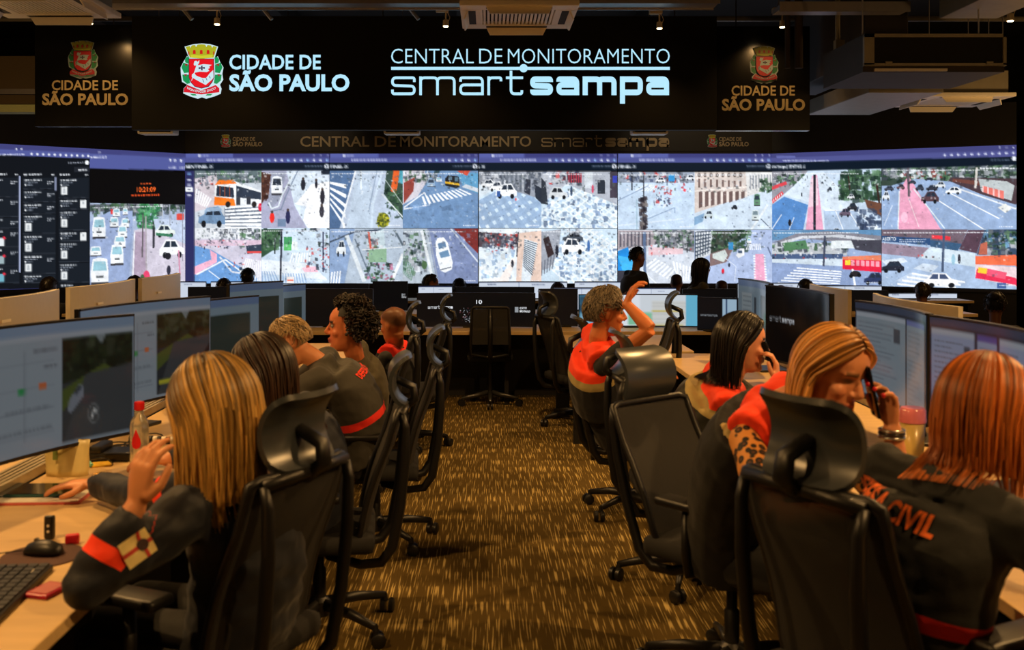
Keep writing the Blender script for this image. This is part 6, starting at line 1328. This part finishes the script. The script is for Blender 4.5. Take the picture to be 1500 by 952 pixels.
def back_text(P_, s_, width, height, down, shift, m, bold=.03, nrm=None):
    v, f, wh = text_tris(s_, bold); nrm = nrm or -P_['f3']; right = P_['sp'].cross(nrm).normalized(); v = [tuple(q) for q in v]; f = [t for g in f for t in ([g] if len(g) == 3 else [(g[0], g[i], g[i + 1]) for i in range(1, len(g) - 1)])]
    for _ in range(2):   # finer triangles, so that the print follows the folds
        md = {}; nf = []
        def half(a, b):
            q = (min(a, b), max(a, b))
            if q not in md: md[q] = len(v); v.append(((v[a][0] + v[b][0]) / 2, (v[a][1] + v[b][1]) / 2))
            return md[q]
        for (a, b, c_) in f: x, y, z = half(a, b), half(b, c_), half(c_, a); nf += [(a, x, z), (x, b, y), (z, y, c_), (x, y, z)]
        f = nf
    pts = [((p[0] / wh[0] - .5) * width + shift, (p[1] / wh[1] - .5) * height) for p in v]
    o = P_['neck'] - P_['sp'] * down
    w3 = project(P_, pts, o, nrm, right, P_['sp'], .006)
    MB().add(w3, f).build('back_lettering', m, P_['root'], P_['O'], fix=False)
M_ORTXT = mat('orange_lettering', rgb(240, 112, 36), .7, var=.05)
M_REDTXT = mat('red_lettering', rgb(236, 52, 26), .7, var=.05)

J_NAVY = cloth_mat('navy_jacket', rgb(27, 31, 41), arms=((.385, .425, ORANGE),), rough=.6)
J_NAVY2 = cloth_mat('navy_jacket_red_band', rgb(28, 30, 31), bands=((.285, .325, REDO),), rough=.7)
J_GREY = cloth_mat('charcoal_jacket_red_band', rgb(52, 50, 45), bands=((.33, .37, REDO),), rough=.75)
J_BLACK = cloth_mat('black_shirt', rgb(26, 27, 30)); J_OLIVE = cloth_mat('dark_olive_jacket', rgb(42, 42, 33)); J_CAMO = cloth_mat('mottled_olive_shirt', rgb(70, 64, 46), bump=.6); J_NVY = cloth_mat('plain_navy_shirt', rgb(34, 38, 50))
J_LEO = leopard()
V_OR = cloth_mat('orange_vest', rgb(22, 24, 30), bands=((-.2, .13, ORANGE), (.13, .175, BEIGE)), rough=.7)
V_OR2 = cloth_mat('orange_yoke_vest', rgb(18, 19, 22), bands=((-.2, .065, ORANGE), (.065, .09, BEIGE)), rough=.7)
V_OR3 = cloth_mat('orange_collar_vest', rgb(36, 36, 30), bands=((-.2, .055, ORANGE), (.055, .085, BEIGE)), rough=.7)
T_BLK = cloth_mat('dark_trousers', rgb(20, 21, 23)); T_JEAN = cloth_mat('charcoal_jeans', rgb(44, 46, 50))

# --- left row
P = person('L1', 'long-haired blonde woman in a navy jacket at the near left, hand at her cheek', (-.742, 2.76, 1.178), 158, 14, 0, (-.70, 2.83, 1.005), (-.72, 2.90, .50), 160,
           {'L': dict(e=(-.965, 2.45, .80), w=(-.865, 2.52, .975), d=(.14, .06, 1), n=(.55, .8, -.1), curl=.5, spread=.12, thumb=.5, sc=1.08), 'R': dict(e=(-1.05, 3.2, .815), w=(-1.325, 3.44, .80), d=(-1, .02, -.02), n=(.05, 0, -1), curl=.28, spread=.3, thumb=.8)},
           (206, 140, 96), J_NAVY, T_BLK, .0052, 1.0, eyes=False, wr=.010, slim=1.12, shw=.17)
long_hair(P['root'], P['H'], 1.0, hair_mat('blonde_hair', rgb(44, 30, 17), rgb(206, 160, 84), .5), .25, 560, 3, P['neck'], P['hip'], P['fw'], vol=.020, front=58)
# sleeve patch like a small flag
A = P['sh']['L']; B = P['arms']['L']['e']; ax = (B - A).normalized(); ce = A.lerp(B, .60); vw_ = (Vector((0, 0, CAM_H)) - ce); nr = (vw_ - ax * vw_.dot(ax)).normalized(); rt = ax.cross(nr).normalized()
def patch(nm, x0, x1, y0, y1, col, lift, nx=8, ny=8):
    g = [(x0 + (x1 - x0) * i / nx, y0 + (y1 - y0) * j / ny) for j in range(ny + 1) for i in range(nx + 1)]; w3 = project(P, g, ce, nr, ax, rt, lift)
    return MB().add(w3, [(j * (nx + 1) + i, j * (nx + 1) + i + 1, (j + 1) * (nx + 1) + i + 1, (j + 1) * (nx + 1) + i) for j in range(ny) for i in range(nx)]).build(nm, mat(nm + '_thread', col, .8), P['root'], P['O'], True)
patch('sleeve_patch', -.04, .04, -.032, .032, rgb(226, 206, 140), .005); patch('patch_cross_bar', -.04, .04, -.005, .005, rgb(190, 60, 50), .0065); patch('patch_cross_bar', -.020, -.011, -.032, .032, rgb(200, 70, 56), .0066)
g = [(-.016 + .014 * math.cos(2 * math.pi * i / 16), .014 * math.sin(2 * math.pi * i / 16)) for i in range(16)] + [(-.016, 0)]
MB().add(project(P, g, ce, nr, ax, rt, .0078), [(i, (i + 1) % 16, 16) for i in range(16)]).build('patch_emblem', mat('patch_emblem_thread', rgb(60, 40, 40), .8), P['root'], P['O'])
# rings and bracelets
def bangle(P_, nm, c, ax, r, tr, m):
    ax = Vector(ax).normalized(); u = ax.orthogonal().normalized(); w = ax.cross(u); pts = [Vector(c) + u * (r * math.cos(2 * math.pi * i / 20)) + w * (r * math.sin(2 * math.pi * i / 20)) for i in range(22)]
    return MB().tube(pts, tr, 6, False).build(nm, m, P_['root'], P_['O'], True)
M_GOLD = mat('gold_jewellery', rgb(232, 180, 84), .25, .9); M_BEAD = mat('dark_beads', rgb(44, 38, 34), .25); M_SILV = mat('silver_jewellery', rgb(206, 206, 206), .2, .9)
wR = P['arms']['R']['w']; dR = Vector((-1, .15, 0)).normalized()
for q, m_ in ((-.018, M_GOLD), (-.03, M_BEAD), (-.042, M_BEAD), (-.052, M_GOLD)): bangle(P, 'bracelet', wR + dR * q + Vector((0, 0, .002)), (wR - P['arms']['R']['e']), .034, .0045, m_)

P = person('L2', 'dark-haired woman leaning to the left desk behind the blonde woman', (-.90, 4.06, 1.10), 168, 18, 0, (-.80, 4.13, .935), (-.70, 4.2, .47), 172, {'L': dict(e=(-1.0, 3.92, .80), w=(-1.20, 3.80, .80), d=(-1, -.05, 0), n=(0, .1, -1), curl=.5, spread=.1)},
           (200, 130, 88), J_NVY, T_BLK, .009, eyes=False)
long_hair(P['root'], P['H'], 1.0, hair_mat('dark_brown_hair', rgb(20, 14, 10), rgb(58, 38, 24), .5), .26, 300, 5, P['neck'], P['hip'], P['fw'], vol=.022, front=56)
P = person('L3', 'sandy-haired man bent over the left desk in a charcoal jacket with red lettering', (-1.0, 5.2, 1.085), 178, 32, 0, (-.86, 5.22, .995), (-.66, 5.32, .47), 182, {'L': dict(e=(-1.05, 4.98, .80), w=(-1.3, 5.0, .79)), 'R': dict(e=(-1.05, 5.5, .8), w=(-1.3, 5.45, .79))},
           (206, 136, 92), J_GREY, T_BLK, .009, eyes=False, fem=False, slouch=.09, slim=1.04)
short_hair(P['root'], P['H'], 1.0, hair_mat('sandy_hair', rgb(70, 54, 36), rgb(160, 134, 96), .3), 560, 8, .009, .04)
back_text(P, 'DEFESA CIVIL', .21, .036, .13, .0, M_REDTXT)
P = person('L4', 'curly-haired woman in profile facing left in a mottled olive shirt', (-.83, 6.02, 1.083), 190, 0, 0, (-.785, 6.1, .895), (-.78, 6.35, .44), 184, {}, (200, 118, 76), J_CAMO, T_BLK, .0058, 1.15, lips=(150, 60, 54), brow=(34, 22, 16))
mb = MB(); H = P['H']; rnd = random.Random(4)
for _ in range(1500):
    a = rnd.uniform(40, 320); th = rnd.uniform(0, 1) ** .7 * (124 if 98 < a < 262 else (112 if 78 < a < 282 else 46))
    p = scalp(R(th), R(a), rnd.uniform(.0, .05) * (1.0 if th > 20 else .7)); p *= 1.15; p.x -= .012
    d = Vector((rnd.uniform(-1, 1), rnd.uniform(-1, 1), rnd.uniform(-1, 1))).normalized(); e = d.orthogonal().normalized(); g = d.cross(e); r_ = rnd.uniform(.007, .013)
    pts = [H @ (p + (e * math.cos(t * 4.2) + g * math.sin(t * 4.2)) * r_ + d * (t * .016)) for t in (0, .35, .7, 1.05)]
    kk = len(mb.v); mb.tube(pts, [.0045, .006, .0055, .003], 4, False); c0 = rnd.random(); mb.c[kk:] = [(c0, .3, 0, 1)] * (len(mb.v) - kk)
rows = [[H @ (scalp(R(max(.5, (118 if 5 < j < 25 else 70) * i / 12)), R(62 + 236 * j / 30), .022) * 1.15) for j in range(31)] for i in range(13)]; kk = len(mb.v)
mb.loft(rows, False, False); mb.c[kk:] = [(.1, .1, 0, 1)] * (len(mb.v) - kk)
mb.build('hair', hair_mat('black_curls', rgb(14, 10, 8), rgb(44, 30, 22), .5, .55), P['root'], P['O'], True, fix=False)
MB().ell(H @ Vector((.004, .08, -.042)), (.006,) * 3).build('earring', M_GOLD, P['root'], P['O'], True)
P = person('L5', 'man with shaved head and red collar seated beyond the curly-haired woman', (-.645, 7.0, 1.005), 145, 8, 0, (-.64, 7.06, .85), (-.72, 7.1, .43), 165, {}, (190, 116, 70), J_BLACK, T_BLK, .008, 1.0, eyes=False, fem=False, stubble=(70, 46, 30), vest=cloth_mat('red_collar_vest', rgb(26, 27, 30), bands=((-.2, .035, REDO),)))

# --- right row
P = person('R1', 'auburn-haired woman in dark jacket with orange back lettering at the near right', (1.20, 2.47, 1.215), 38, 16, 0, (1.10, 2.42, 1.075), (1.0, 2.46, .53), 27,
           {'L': dict(e=(1.22, 2.84, .83), w=(1.42, 2.72, .90), d=(.6, -.1, .8), n=(-.6, -.3, 0)), 'R': dict(e=(1.36, 2.12, .80), w=(1.5, 2.3, .80))}, (214, 150, 106), J_NAVY2, T_BLK, .009, 1.0, eyes=False, wr=.009, slim=1.06, shw=.18)
long_hair(P['root'], P['H'], 1.0, hair_mat('auburn_hair', rgb(96, 46, 18), rgb(196, 108, 44), .4), .15, 480, 9, P['neck'], P['hip'], P['fw'], vol=.018, front=60, back_r=.165)
back_text(P, 'DEFESA CIVIL', .32, .050, .098, -.075, M_ORTXT)
P = person('R2', 'blonde woman in orange vest and leopard blouse looking down, phone at her ear', (1.045, 3.10, 1.222), -56, 20, -4, (.905, 3.25, 1.105), (.88, 3.68, .50), -48,
           {'L': dict(e=(1.235, 3.02, .80), w=(1.19, 3.02, 1.075), d=(-.12, .0, 1), n=(-.85, -.35, .1), curl=.62, spread=.08, thumb=.5, fc=(.45, .62, .68, .72)), 'R': dict(e=(.83, 2.94, .83), w=(1.02, 2.88, .86), d=(1, .1, 0), n=(0, 0, -1))}, (220, 150, 108), J_LEO, T_BLK, .005, 1.06, eyes=False, vest=V_OR2, vlo=0.0, slim=.93, sleeve=.8, jname='blouse', lips=(176, 74, 66), brow=(120, 84, 54), collar=False)
long_hair(P['root'], P['H'], 1.06, hair_mat('honey_hair', rgb(110, 68, 32), rgb(226, 160, 84), .35), .24, 480, 12, P['neck'], P['hip'], P['fw'], vol=.014, front=80, back_r=.19)
wL = P['arms']['L']['w']
for q in P['hands']['L']: MB().ell(q, (.0065, .0065, .0075)).build('fingernail', mat('nail_red', rgb(196, 30, 44), .2), P['root'], P['O'], True)
for q, m_ in ((-.012, M_SILV), (-.022, M_BEAD), (-.033, M_SILV)): bangle(P, 'bracelet', wL + Vector((0, 0, q)), (0, 0, 1), .034, .005, m_)
P = person('R3', 'dark-haired woman in profile facing right, telephone at her mouth, orange vest', (1.112, 4.46, 1.158), -4, 4, 0, (1.045, 4.48, .985), (.92, 4.72, .48), -6,
           {'R': dict(e=(1.18, 4.27, .80), w=(1.225, 4.36, 1.0), d=(.05, .1, 1), n=(-.9, .3, 0), curl=.7, spread=.08), 'L': dict(e=(1.28, 4.72, .79), w=(1.45, 4.6, .79))}, (222, 152, 114), J_OLIVE, T_BLK, .0058, 1.0, vest=V_OR3, lips=(160, 66, 60), brow=(34, 24, 20), shw=.175)
long_hair(P['root'], P['H'], 1.0, hair_mat('black_hair', rgb(10, 8, 8), rgb(30, 24, 20), .5, .32), .17, 320, 15, P['neck'], P['hip'], P['fw'], vol=.018, front=90, back_r=.20)
P = person('R4', 'grey-haired man in orange vest with his bare arm raised to his forehead', (.655, 5.66, 1.196), 6, 4, 0, (.60, 5.68, 1.035), (.76, 5.95, .47), 2,
           {'R': dict(e=(.85, 5.36, 1.135), w=(.735, 5.45, 1.262), d=(.35, .1, .75), n=(.9, .0, -.45), curl=.6, spread=.12, thumb=.6)}, (206, 122, 74), J_BLACK, T_JEAN, .0055, 1.03, fem=False, vest=V_OR, sleeve=.62, jname='shirt', collar=False, brow=(70, 54, 42), lips=(150, 74, 62), slim=1.04)
short_hair(P['root'], P['H'], 1.03, hair_mat('grey_hair', rgb(38, 33, 28), rgb(132, 118, 98), .3), 800, 21, .018, .045, curl=.003)

# --- telephones in the hands of the callers
def phone(label, c, ax, nrm, size, m=None):
    ax = Vector(ax).normalized(); n = Vector(nrm); n = (n - ax * n.dot(ax)).normalized(); u = ax.cross(n); M3 = Matrix((u, n, ax)).transposed(); c = Vector(c)
    t = thing('mobile_phone', label, 'phone', c)
    MB().box(c, (size[0], size[2], size[1]), M3, .0035).build('case', m or mat('phone_black', rgb(12, 12, 13), .25), t, c)
    MB().box(c + n * (size[2] / 2 + .0003), (size[0] * .9, .001, size[1] * .92), M3).build('screen', mat('phone_glass', rgb(6, 7, 9), .06), t, c)
    MB().box(c - n * (size[2] / 2 + .001) + ax * size[1] * .36 + u * size[0] * .22, (.02, .003, .028), M3, .001).build('camera', mat('phone_black', rgb(12, 12, 13), .25), t, c)
    return t
phone('black mobile phone held to the blonde caller\'s ear', (1.135, 3.035, 1.175), (-.22, .0, 1), (-1, .1, -.2), (.074, .156, .009))
phone('dark telephone at the mouth of the dark-haired caller', (1.215, 4.42, 1.10), (-.35, .2, 1), (-.9, .3, 0), (.05, .15, .022))

# --- small figures on the far rows
def far_person(px, ytop, Y, label, yaw, skin, hair, shirt, kind='short', stand=False, k=1.0, pitch=0):
    hd = at(px, ytop, Y); hc = Vector((hd.x, Y, hd.z - .135)); fwv = Vector((math.cos(R(yaw)), math.sin(R(yaw)), 0)); nk = hc - fwv * .03 - Vector((0, 0, .165)); hp = Vector((nk.x - fwv.x * .03, nk.y - fwv.y * .03, max(.42, nk.z - .5)))
    if stand: hp.z = nk.z - .52
    P_ = person('f%d' % px, label, hc, yaw, pitch, 0, nk, hp, yaw, {}, skin, shirt, T_BLK, .014, k, 'people at the far desks', eyes=kind == 'face', fem=False, stand=stand, cvox=.022, stubble=(60, 44, 34) if kind == 'bald' else None)
    if kind == 'short' or kind == 'face': short_hair(P_['root'], P_['H'], k, hair, 120, px, .014, .03)
    elif kind == 'long': long_hair(P_['root'], P_['H'], k, hair, .2, 110, px, P_['neck'], P_['hip'], P_['fw'], vol=.016)
    elif kind == 'bun':
        short_hair(P_['root'], P_['H'], k, hair, 120, px, .016, .03); MB().ell(P_['H'] @ Vector((-.09, 0, .1)), (.045, .045, .04)).build('hair_bun', MATS['far_hair'], P_['root'], P_['O'], True)
    return P_
HB = hair_mat('far_black_hair', rgb(14, 11, 10), rgb(36, 28, 22)); HR = hair_mat('far_red_brown_hair', rgb(70, 36, 20), rgb(120, 66, 36)); HN = hair_mat('far_brown_hair', rgb(44, 30, 20), rgb(80, 58, 40)); mat('far_hair', rgb(20, 15, 12), .6)
far_person(363, 393, 13.35, 'dark-haired figure from behind under the bus crossing picture', 90, (120, 76, 50), HB, J_BLACK)
far_person(328, 408, 12.85, 'low dark head left of the figure under the bus crossing', 90, (120, 76, 50), HB, J_BLACK)
far_person(632, 402, 12.85, 'dark-haired man in profile below the white car picture', 15, (170, 104, 66), HB, J_BLACK, 'face')
far_person(673, 408, 13.4, 'dark round head right of the man below the white car picture', 90, (120, 76, 50), HB, J_BLACK)
far_person(817, 414, 13.2, 'brown-haired head below the tiled pavement picture', 90, (150, 96, 66), HN, J_BLACK)
far_person(921, 428, 11.2, 'reddish-haired head just behind the raised arm', 90, (160, 100, 66), HR, J_BLACK)
P = far_person(934, 362, 12.95, 'man in black T-shirt standing in front of the video wall', 25, (150, 92, 62), HB, J_BLACK, 'face', True)
MB().tube([P['neck'] + P['f3'] * .07 + P['lf'] * .05, P['neck'] + P['f3'] * .14 - P['sp'] * .12, P['neck'] + P['f3'] * .15 - P['sp'] * .25], .005, 6).build('lanyard', M_ACW, P['root'], P['O'])
far_person(991, 400, 13.4, 'man with shaved grey head below the zebra crossing picture', 75, (170, 116, 84), HB, J_OLIVE, 'bald')
P = far_person(1028, 378, 12.85, 'dark-haired woman with glasses in profile before the video wall', 8, (160, 100, 70), HB, J_CAMO, 'long')
H = P['H']; gl = MB()
for s_ in (-1, 1): gl.tube([H @ Vector((.094 + .0 * a, s_ * (.032 + .020 * math.cos(a)), .008 + .017 * math.sin(a))) for a in np.linspace(0, 6.6, 13)], .0025, 5, False); gl.tube([H @ Vector((.092, s_ * .052, .012)), H @ Vector((-.01, s_ * .078, .012))], .0025, 5)
gl.build('glasses', M_CHBLK, P['root'], P['O'])
far_person(1057, 409, 13.45, 'balding reddish head right of the woman with glasses', 90, (176, 108, 70), HR, J_BLACK, 'bald')
far_person(1143, 416, 13.4, 'balding head below the pink cycle lane picture', 90, (170, 104, 68), HR, J_BLACK, 'bald')
far_person(1180, 409, 12.9, 'dark head below the big zebra crossing on the right wing', 90, (120, 76, 50), HB, J_BLACK)
far_person(1351, 414, 12.6, 'dark head below the white car on the right wing', 90, (120, 76, 50), HB, J_BLACK)
far_person(1458, 428, 9.6, 'dark-haired head with bun at the far right', 60, (150, 96, 66), HB, J_BLACK, 'bun')
far_person(197, 404, 12.9, 'dark round head between silver monitors below the traffic jam', 90, (90, 56, 40), HB, J_BLACK)
far_person(232, 408, 13.4, 'low reddish-dark head right of the one below the traffic jam', 90, (140, 70, 50), HR, J_BLACK)
far_person(72, 406, 11.8, 'dark-haired head at the far left behind the silver monitor', 90, (100, 64, 44), HB, J_BLACK)
# ------------------------------------------------------------------ things on the desks
def dk(px, py, z=.74): Y = FPX * (CAM_H - z) / (py - VPY); return Vector(((px - VPX) * Y / FPX, Y, z))
def small(name, label, cat, loc): return thing(name, label, cat, loc)
Z3 = lambda a: Matrix.Rotation(R(a), 3, 'Z')
# left desk
p = dk(66, 727); t = small('folder', 'pink folder lying under the black tablet on the left desk', 'folder', p)
MB().box(p + Vector((0, 0, .004)), (.30, .23, .008), Z3(4), .002).build('cover', mat('folder_pink', rgb(196, 92, 84), .6), t, p); MB().box(p + Vector((0, 0, .0095)), (.285, .22, .003), Z3(4)).build('pages', mat('paper_white', rgb(232, 224, 204), .8), t, p)
q = p + Vector((.0, .02, .0165)); t = small('tablet', 'black tablet in a dark teal case under the blonde woman\'s hand', 'tablet', q)
MB().box(q, (.235, .16, .009), Z3(2), .004).build('case', mat('tablet_teal_case', rgb(24, 66, 60), .5), t, q); MB().box(q + Vector((0, 0, .005)), (.222, .148, .002), Z3(2)).build('screen', mat('phone_glass', rgb(6, 7, 9), .06), t, q)
p = dk(10, 730); t = tag(MB().box(p + Vector((0, .05, .003)), (.16, .22, .005), Z3(10)).build('paper_sheet', MATS['paper_white']), 'white papers at the left edge beside the tablet', 'paper')
def mouse(p, ang, label):
    t = small('computer_mouse', label, 'mouse', p); rings = []
    M3 = Z3(ang)
    for (x, hw, h) in ((-.055, .012, .012), (-.045, .026, .026), (-.015, .032, .036), (.02, .031, .034), (.045, .026, .024), (.056, .014, .012)):
        rings.append([p + M3 @ Vector((x, hw * math.cos(R(a)), .004 + max(0, h * math.sin(R(a))))) for a in range(-20, 201, 20)])
    MB().loft(rings).build('body', M_CHBLK, t, p, True); MB().tube([p + M3 @ Vector((.022, -.004, .037)), p + M3 @ Vector((.022, .004, .037))], .007, 10).build('wheel', M_CHMETAL, t, p)
    MB().tube([p + M3 @ Vector((.055, 0, .008)), p + M3 @ Vector((.12, .03, .004)), p + M3 @ Vector((.2, -.02, .004)), p + M3 @ Vector((.3, .03, .004))], .002, 5).build('cable', M_CHBLK, t, p, True)
p = dk(62, 815); tag(MB().tube([p + Vector((0, 0, .0)), p + Vector((0, 0, .004))], .11, 32).build('mouse_pad', mat('mouse_pad_brown', rgb(78, 52, 46), .85)), 'round dark mouse pad under the black mouse on the left desk', 'mouse pad')
mouse(p + Vector((.0, .01, .004)), 170, 'black mouse on a dark pad on the near left desk')
p = dk(62, 797); t = small('webcam', 'small upright black gadget with white dots behind the mouse', 'gadget', p); MB().box(p + Vector((0, .05, .035)), (.03, .02, .07), None, .008).build('body', M_CHBLK, t, p)
for k in (.025, .042): MB().tube([p + Vector((0, .039, k)), p + Vector((0, .037, k))], .004, 8).build('dot', M_ACW, t, p)
p = dk(44, 846); tag(MB().box(p + Vector((0, 0, .01)), (.034, .022, .02), Z3(30), .006).build('earbud_case', M_ACW), 'tiny white case on the near left desk', 'case')
p = dk(70, 868); t = small('phone_case', 'small pink phone case beside the blonde woman\'s elbow', 'phone case', p); MB().box(p + Vector((0, 0, .006)), (.07, .10, .011), Z3(-15), .005).build('case', mat('case_pink', rgb(176, 30, 56), .3), t, p); MB().box(p + Vector((0, 0, .0118)), (.052, .075, .002), Z3(-15)).build('panel', mat('case_panel', rgb(206, 120, 104), .3), t, p)
p = dk(102, 800); tag(MB().box(p + Vector((0, .02, .015)), (.04, .025, .03), Z3(20), .008).build('red_trinket', mat('plastic_red', rgb(206, 26, 40), .4)), 'small red plastic bit behind the mouse', 'trinket')
def keyboard(x, y, ang, label):
    p = Vector((x, y, .74)); t = small('keyboard', label, 'keyboard', p); M3 = Z3(ang)
    MB().box(p + Vector((0, 0, .009)), (.15, .44, .016), M3, .004).build('base', M_CHBLK, t, p)
    me0 = None
    for r_ in range(5):
        for c_ in range(14):
            loc = M3 @ Vector((-.055 + r_ * .0275, -.2 + c_ * .0308, .0195))
            if me0 is None: o = MB().box((0, 0, 0), (.022, .025, .006), M3).build('key', mat('key_black', rgb(34, 34, 35), .5), t); me0 = o
            else: o = me0.copy(); C.objects.link(o); o.parent = t
            o.location = loc
for (x, y, a, lab) in ((-1.22, 2.52, 5, 'black keyboard at the lower left corner of the left desk'), (-1.2, 4.4, 0, 'black keyboard in front of the dark-haired woman on the left'), (1.5, 4.35, 180, 'black keyboard before the dark-haired caller on the right')): keyboard(x, y, a, lab)
# bottle with red cap
p = dk(204, 690); t = small('water_bottle', 'clear plastic bottle with red cap and red drop on the left desk', 'bottle', p)
def glassy(name, col, rough=.05, tr=.9):
    m = mat(name, col, rough, var=.03); m.node_tree.nodes['Principled BSDF'].inputs['Transmission Weight'].default_value = tr; return m
pr = [(0, .028), (.005, .034), (.03, .035), (.07, .033), (.12, .035), (.17, .035), (.195, .03), (.215, .016), (.232, .014)]
MB().tube([p + Vector((0, 0, a)) for a, r_ in pr], [r_ for a, r_ in pr], 24).build('body', glassy('bottle_plastic', rgb(226, 220, 200), .12, .75), t, p, True)
MB().tube([p + Vector((0, 0, .232)), p + Vector((0, 0, .236)), p + Vector((0, 0, .26)), p + Vector((0, 0, .264))], [.017, .019, .019, .015], 20).build('cap', mat('cap_red', rgb(216, 24, 30), .4), t, p, 'auto')
dr = [(0, .165), (-.008, .145), (-.016, .125), (-.018, .108), (-.012, .095), (0, .09), (.012, .095), (.018, .108), (.016, .125), (.008, .145)]
v = []
for (a, b) in dr: th = a / .0362; v.append(p + Vector((math.sin(th) * .0362, -math.cos(th) * .0362, b)))
v2 = [p + Vector((0, -.0366, .122))]
MB().add(v + v2, [(i, (i + 1) % 10, 10) for i in range(10)]).build('drop_print', mat('cap_red', rgb(216, 24, 30), .4), t, p)
# pale pouch
p = dk(92, 700); t = small('plastic_pouch', 'pale yellow plastic pouch standing under the near left monitor', 'pouch', p)
rings = []
for k in range(7):
    h = .135 * k / 6; w = .075 + .012 * k / 6; d = .03 * (1 - k / 6) + .004; rings.append([p + Vector((w * math.cos(2 * math.pi * i / 24) + .003 * math.sin(i * 2.3 + k), .04 + d * math.sin(2 * math.pi * i / 24) + .004 * math.sin(i * 1.7 + k * .6), h)) for i in range(24)])
MB().loft(rings).build('film', mat('pouch_film', rgb(222, 204, 140), .35, var=.12, scale=18), t, p, True); MB().box(p + Vector((-.03, .005, .09)), (.018, .002, .05)).build('print', mat('pouch_green', rgb(120, 140, 70), .6), t, p)
p = dk(160, 676); t = small('desk_phone', 'flat black desk telephone behind the blonde woman\'s hand', 'telephone', p); MB().box(p + Vector((0, .05, .02)), (.17, .13, .035), None, .01).build('base', M_CHBLK, t, p); MB().box(p + Vector((-.05, .05, .048)), (.05, .14, .03), None, .012).build('handset', M_CHBLK, t, p)
p = dk(128, 684); t = small('marker_pen', 'teal and white marker beside the hands on the left desk', 'pen', p); MB().tube([p + Vector((-.02, .02, .03)), p + Vector((.02, -.01, .008))], .008, 10).build('barrel', mat('marker_teal', rgb(110, 190, 180), .4), t, p); MB().tube([p + Vector((-.032, .03, .038)), p + Vector((-.02, .02, .03))], .009, 10).build('cap', M_ACW, t, p)
p = dk(140, 684); tag(MB().box(p + Vector((.01, .03, .004)), (.07, .07, .006), Z3(25)).build('sticky_notes', mat('note_yellow', rgb(236, 190, 50), .8)), 'yellow sticky notes next to the teal marker', 'sticky notes')
rnd = random.Random(11)
for k, lab in enumerate(('black cable looped behind the desk telephone', 'black cable lying under the left monitors', 'black cable curling near the red-capped bottle')):
    b = dk(150 + 22 * k, 672 - 9 * k); pts = [b + Vector((.12 * math.cos(q * 1.3 + k) * (1 - q / 14), .14 * math.sin(q * 1.1 + k * 2), .004 + .03 * max(0, math.sin(q * 1.9)))) for q in np.linspace(0, 7, 26)]
    tag(MB().tube(pts, .003, 6).build('cable', M_CHBLK, None, (0, 0, 0), True), lab, 'cable')
# striped cable sleeve
b = dk(190, 655); t = small('cable_sleeve', 'black and white banded cable sleeve beside the bottle', 'cable sleeve', b)
for k in range(12):
    x0 = b + Vector((-.02 + .02 * k, .05 + .012 * math.sin(k * .5), .02)); MB().tube([x0, x0 + Vector((.018, .003, 0))], .016, 12).build('band', M_ACW if k % 2 else M_CHBLK, t, b, True)
# right desk
p = Vector((1.60, 3.86, .74)); t = small('tumbler', 'tall translucent yellow tumbler with pink lid on the right desk', 'cup', p)
MB().tube([p, p + Vector((0, 0, .004)), p + Vector((0, 0, .19))], [.032, .036, .046], 24).build('cup', glassy('tumbler_yellow', rgb(236, 206, 120), .25, .35), t, p, True)
MB().tube([p + Vector((0, 0, .19)), p + Vector((0, 0, .195)), p + Vector((0, 0, .235)), p + Vector((0, 0, .245))], [.049, .05, .048, .04], 24).build('lid', mat('lid_pink', rgb(216, 120, 130), .2), t, p, 'auto')
MB().tube([p + Vector((.01, 0, .01)), p + Vector((.0, 0, .19))], .005, 8).build('straw', mat('straw_purple', rgb(120, 60, 90), .4), t, p)
p = Vector((1.42, 3.62, .74)); t = small('notebook', 'open cream notebook on the right desk before the blonde caller', 'notebook', p)
for s_ in (-1, 1): MB().box(p + Vector((0, s_ * .075, .006)), (.2, .145, .01), Z3(8), .002).build('page_block', MATS['paper_white'], t, p)
MB().tube([p + Vector((-.1, 0, .008)), p + Vector((.1, .01, .008))], .006, 8).build('spine', M_CHBLK, t, p)
for k, (m_, lab) in enumerate(((mat('cable_purple', rgb(120, 50, 180), .4), 'purple cable behind the blonde caller\'s phone'), (M_CHBLK, 'black cable on the right desk behind the notebook'))):
    b = Vector((1.5, 4.0 + .05 * k, .745)); tag(MB().tube([b + Vector((.16 * math.sin(q * .9), .12 * math.cos(q * 1.2), .003 + .03 * max(0, math.sin(q * 2)))) for q in np.linspace(0, 6, 24)], .004, 6).build('cable', m_, None, (0, 0, 0), True), lab, 'cable')
mouse(Vector((1.46, 3.05, .74)), 10, 'black mouse on the right desk')
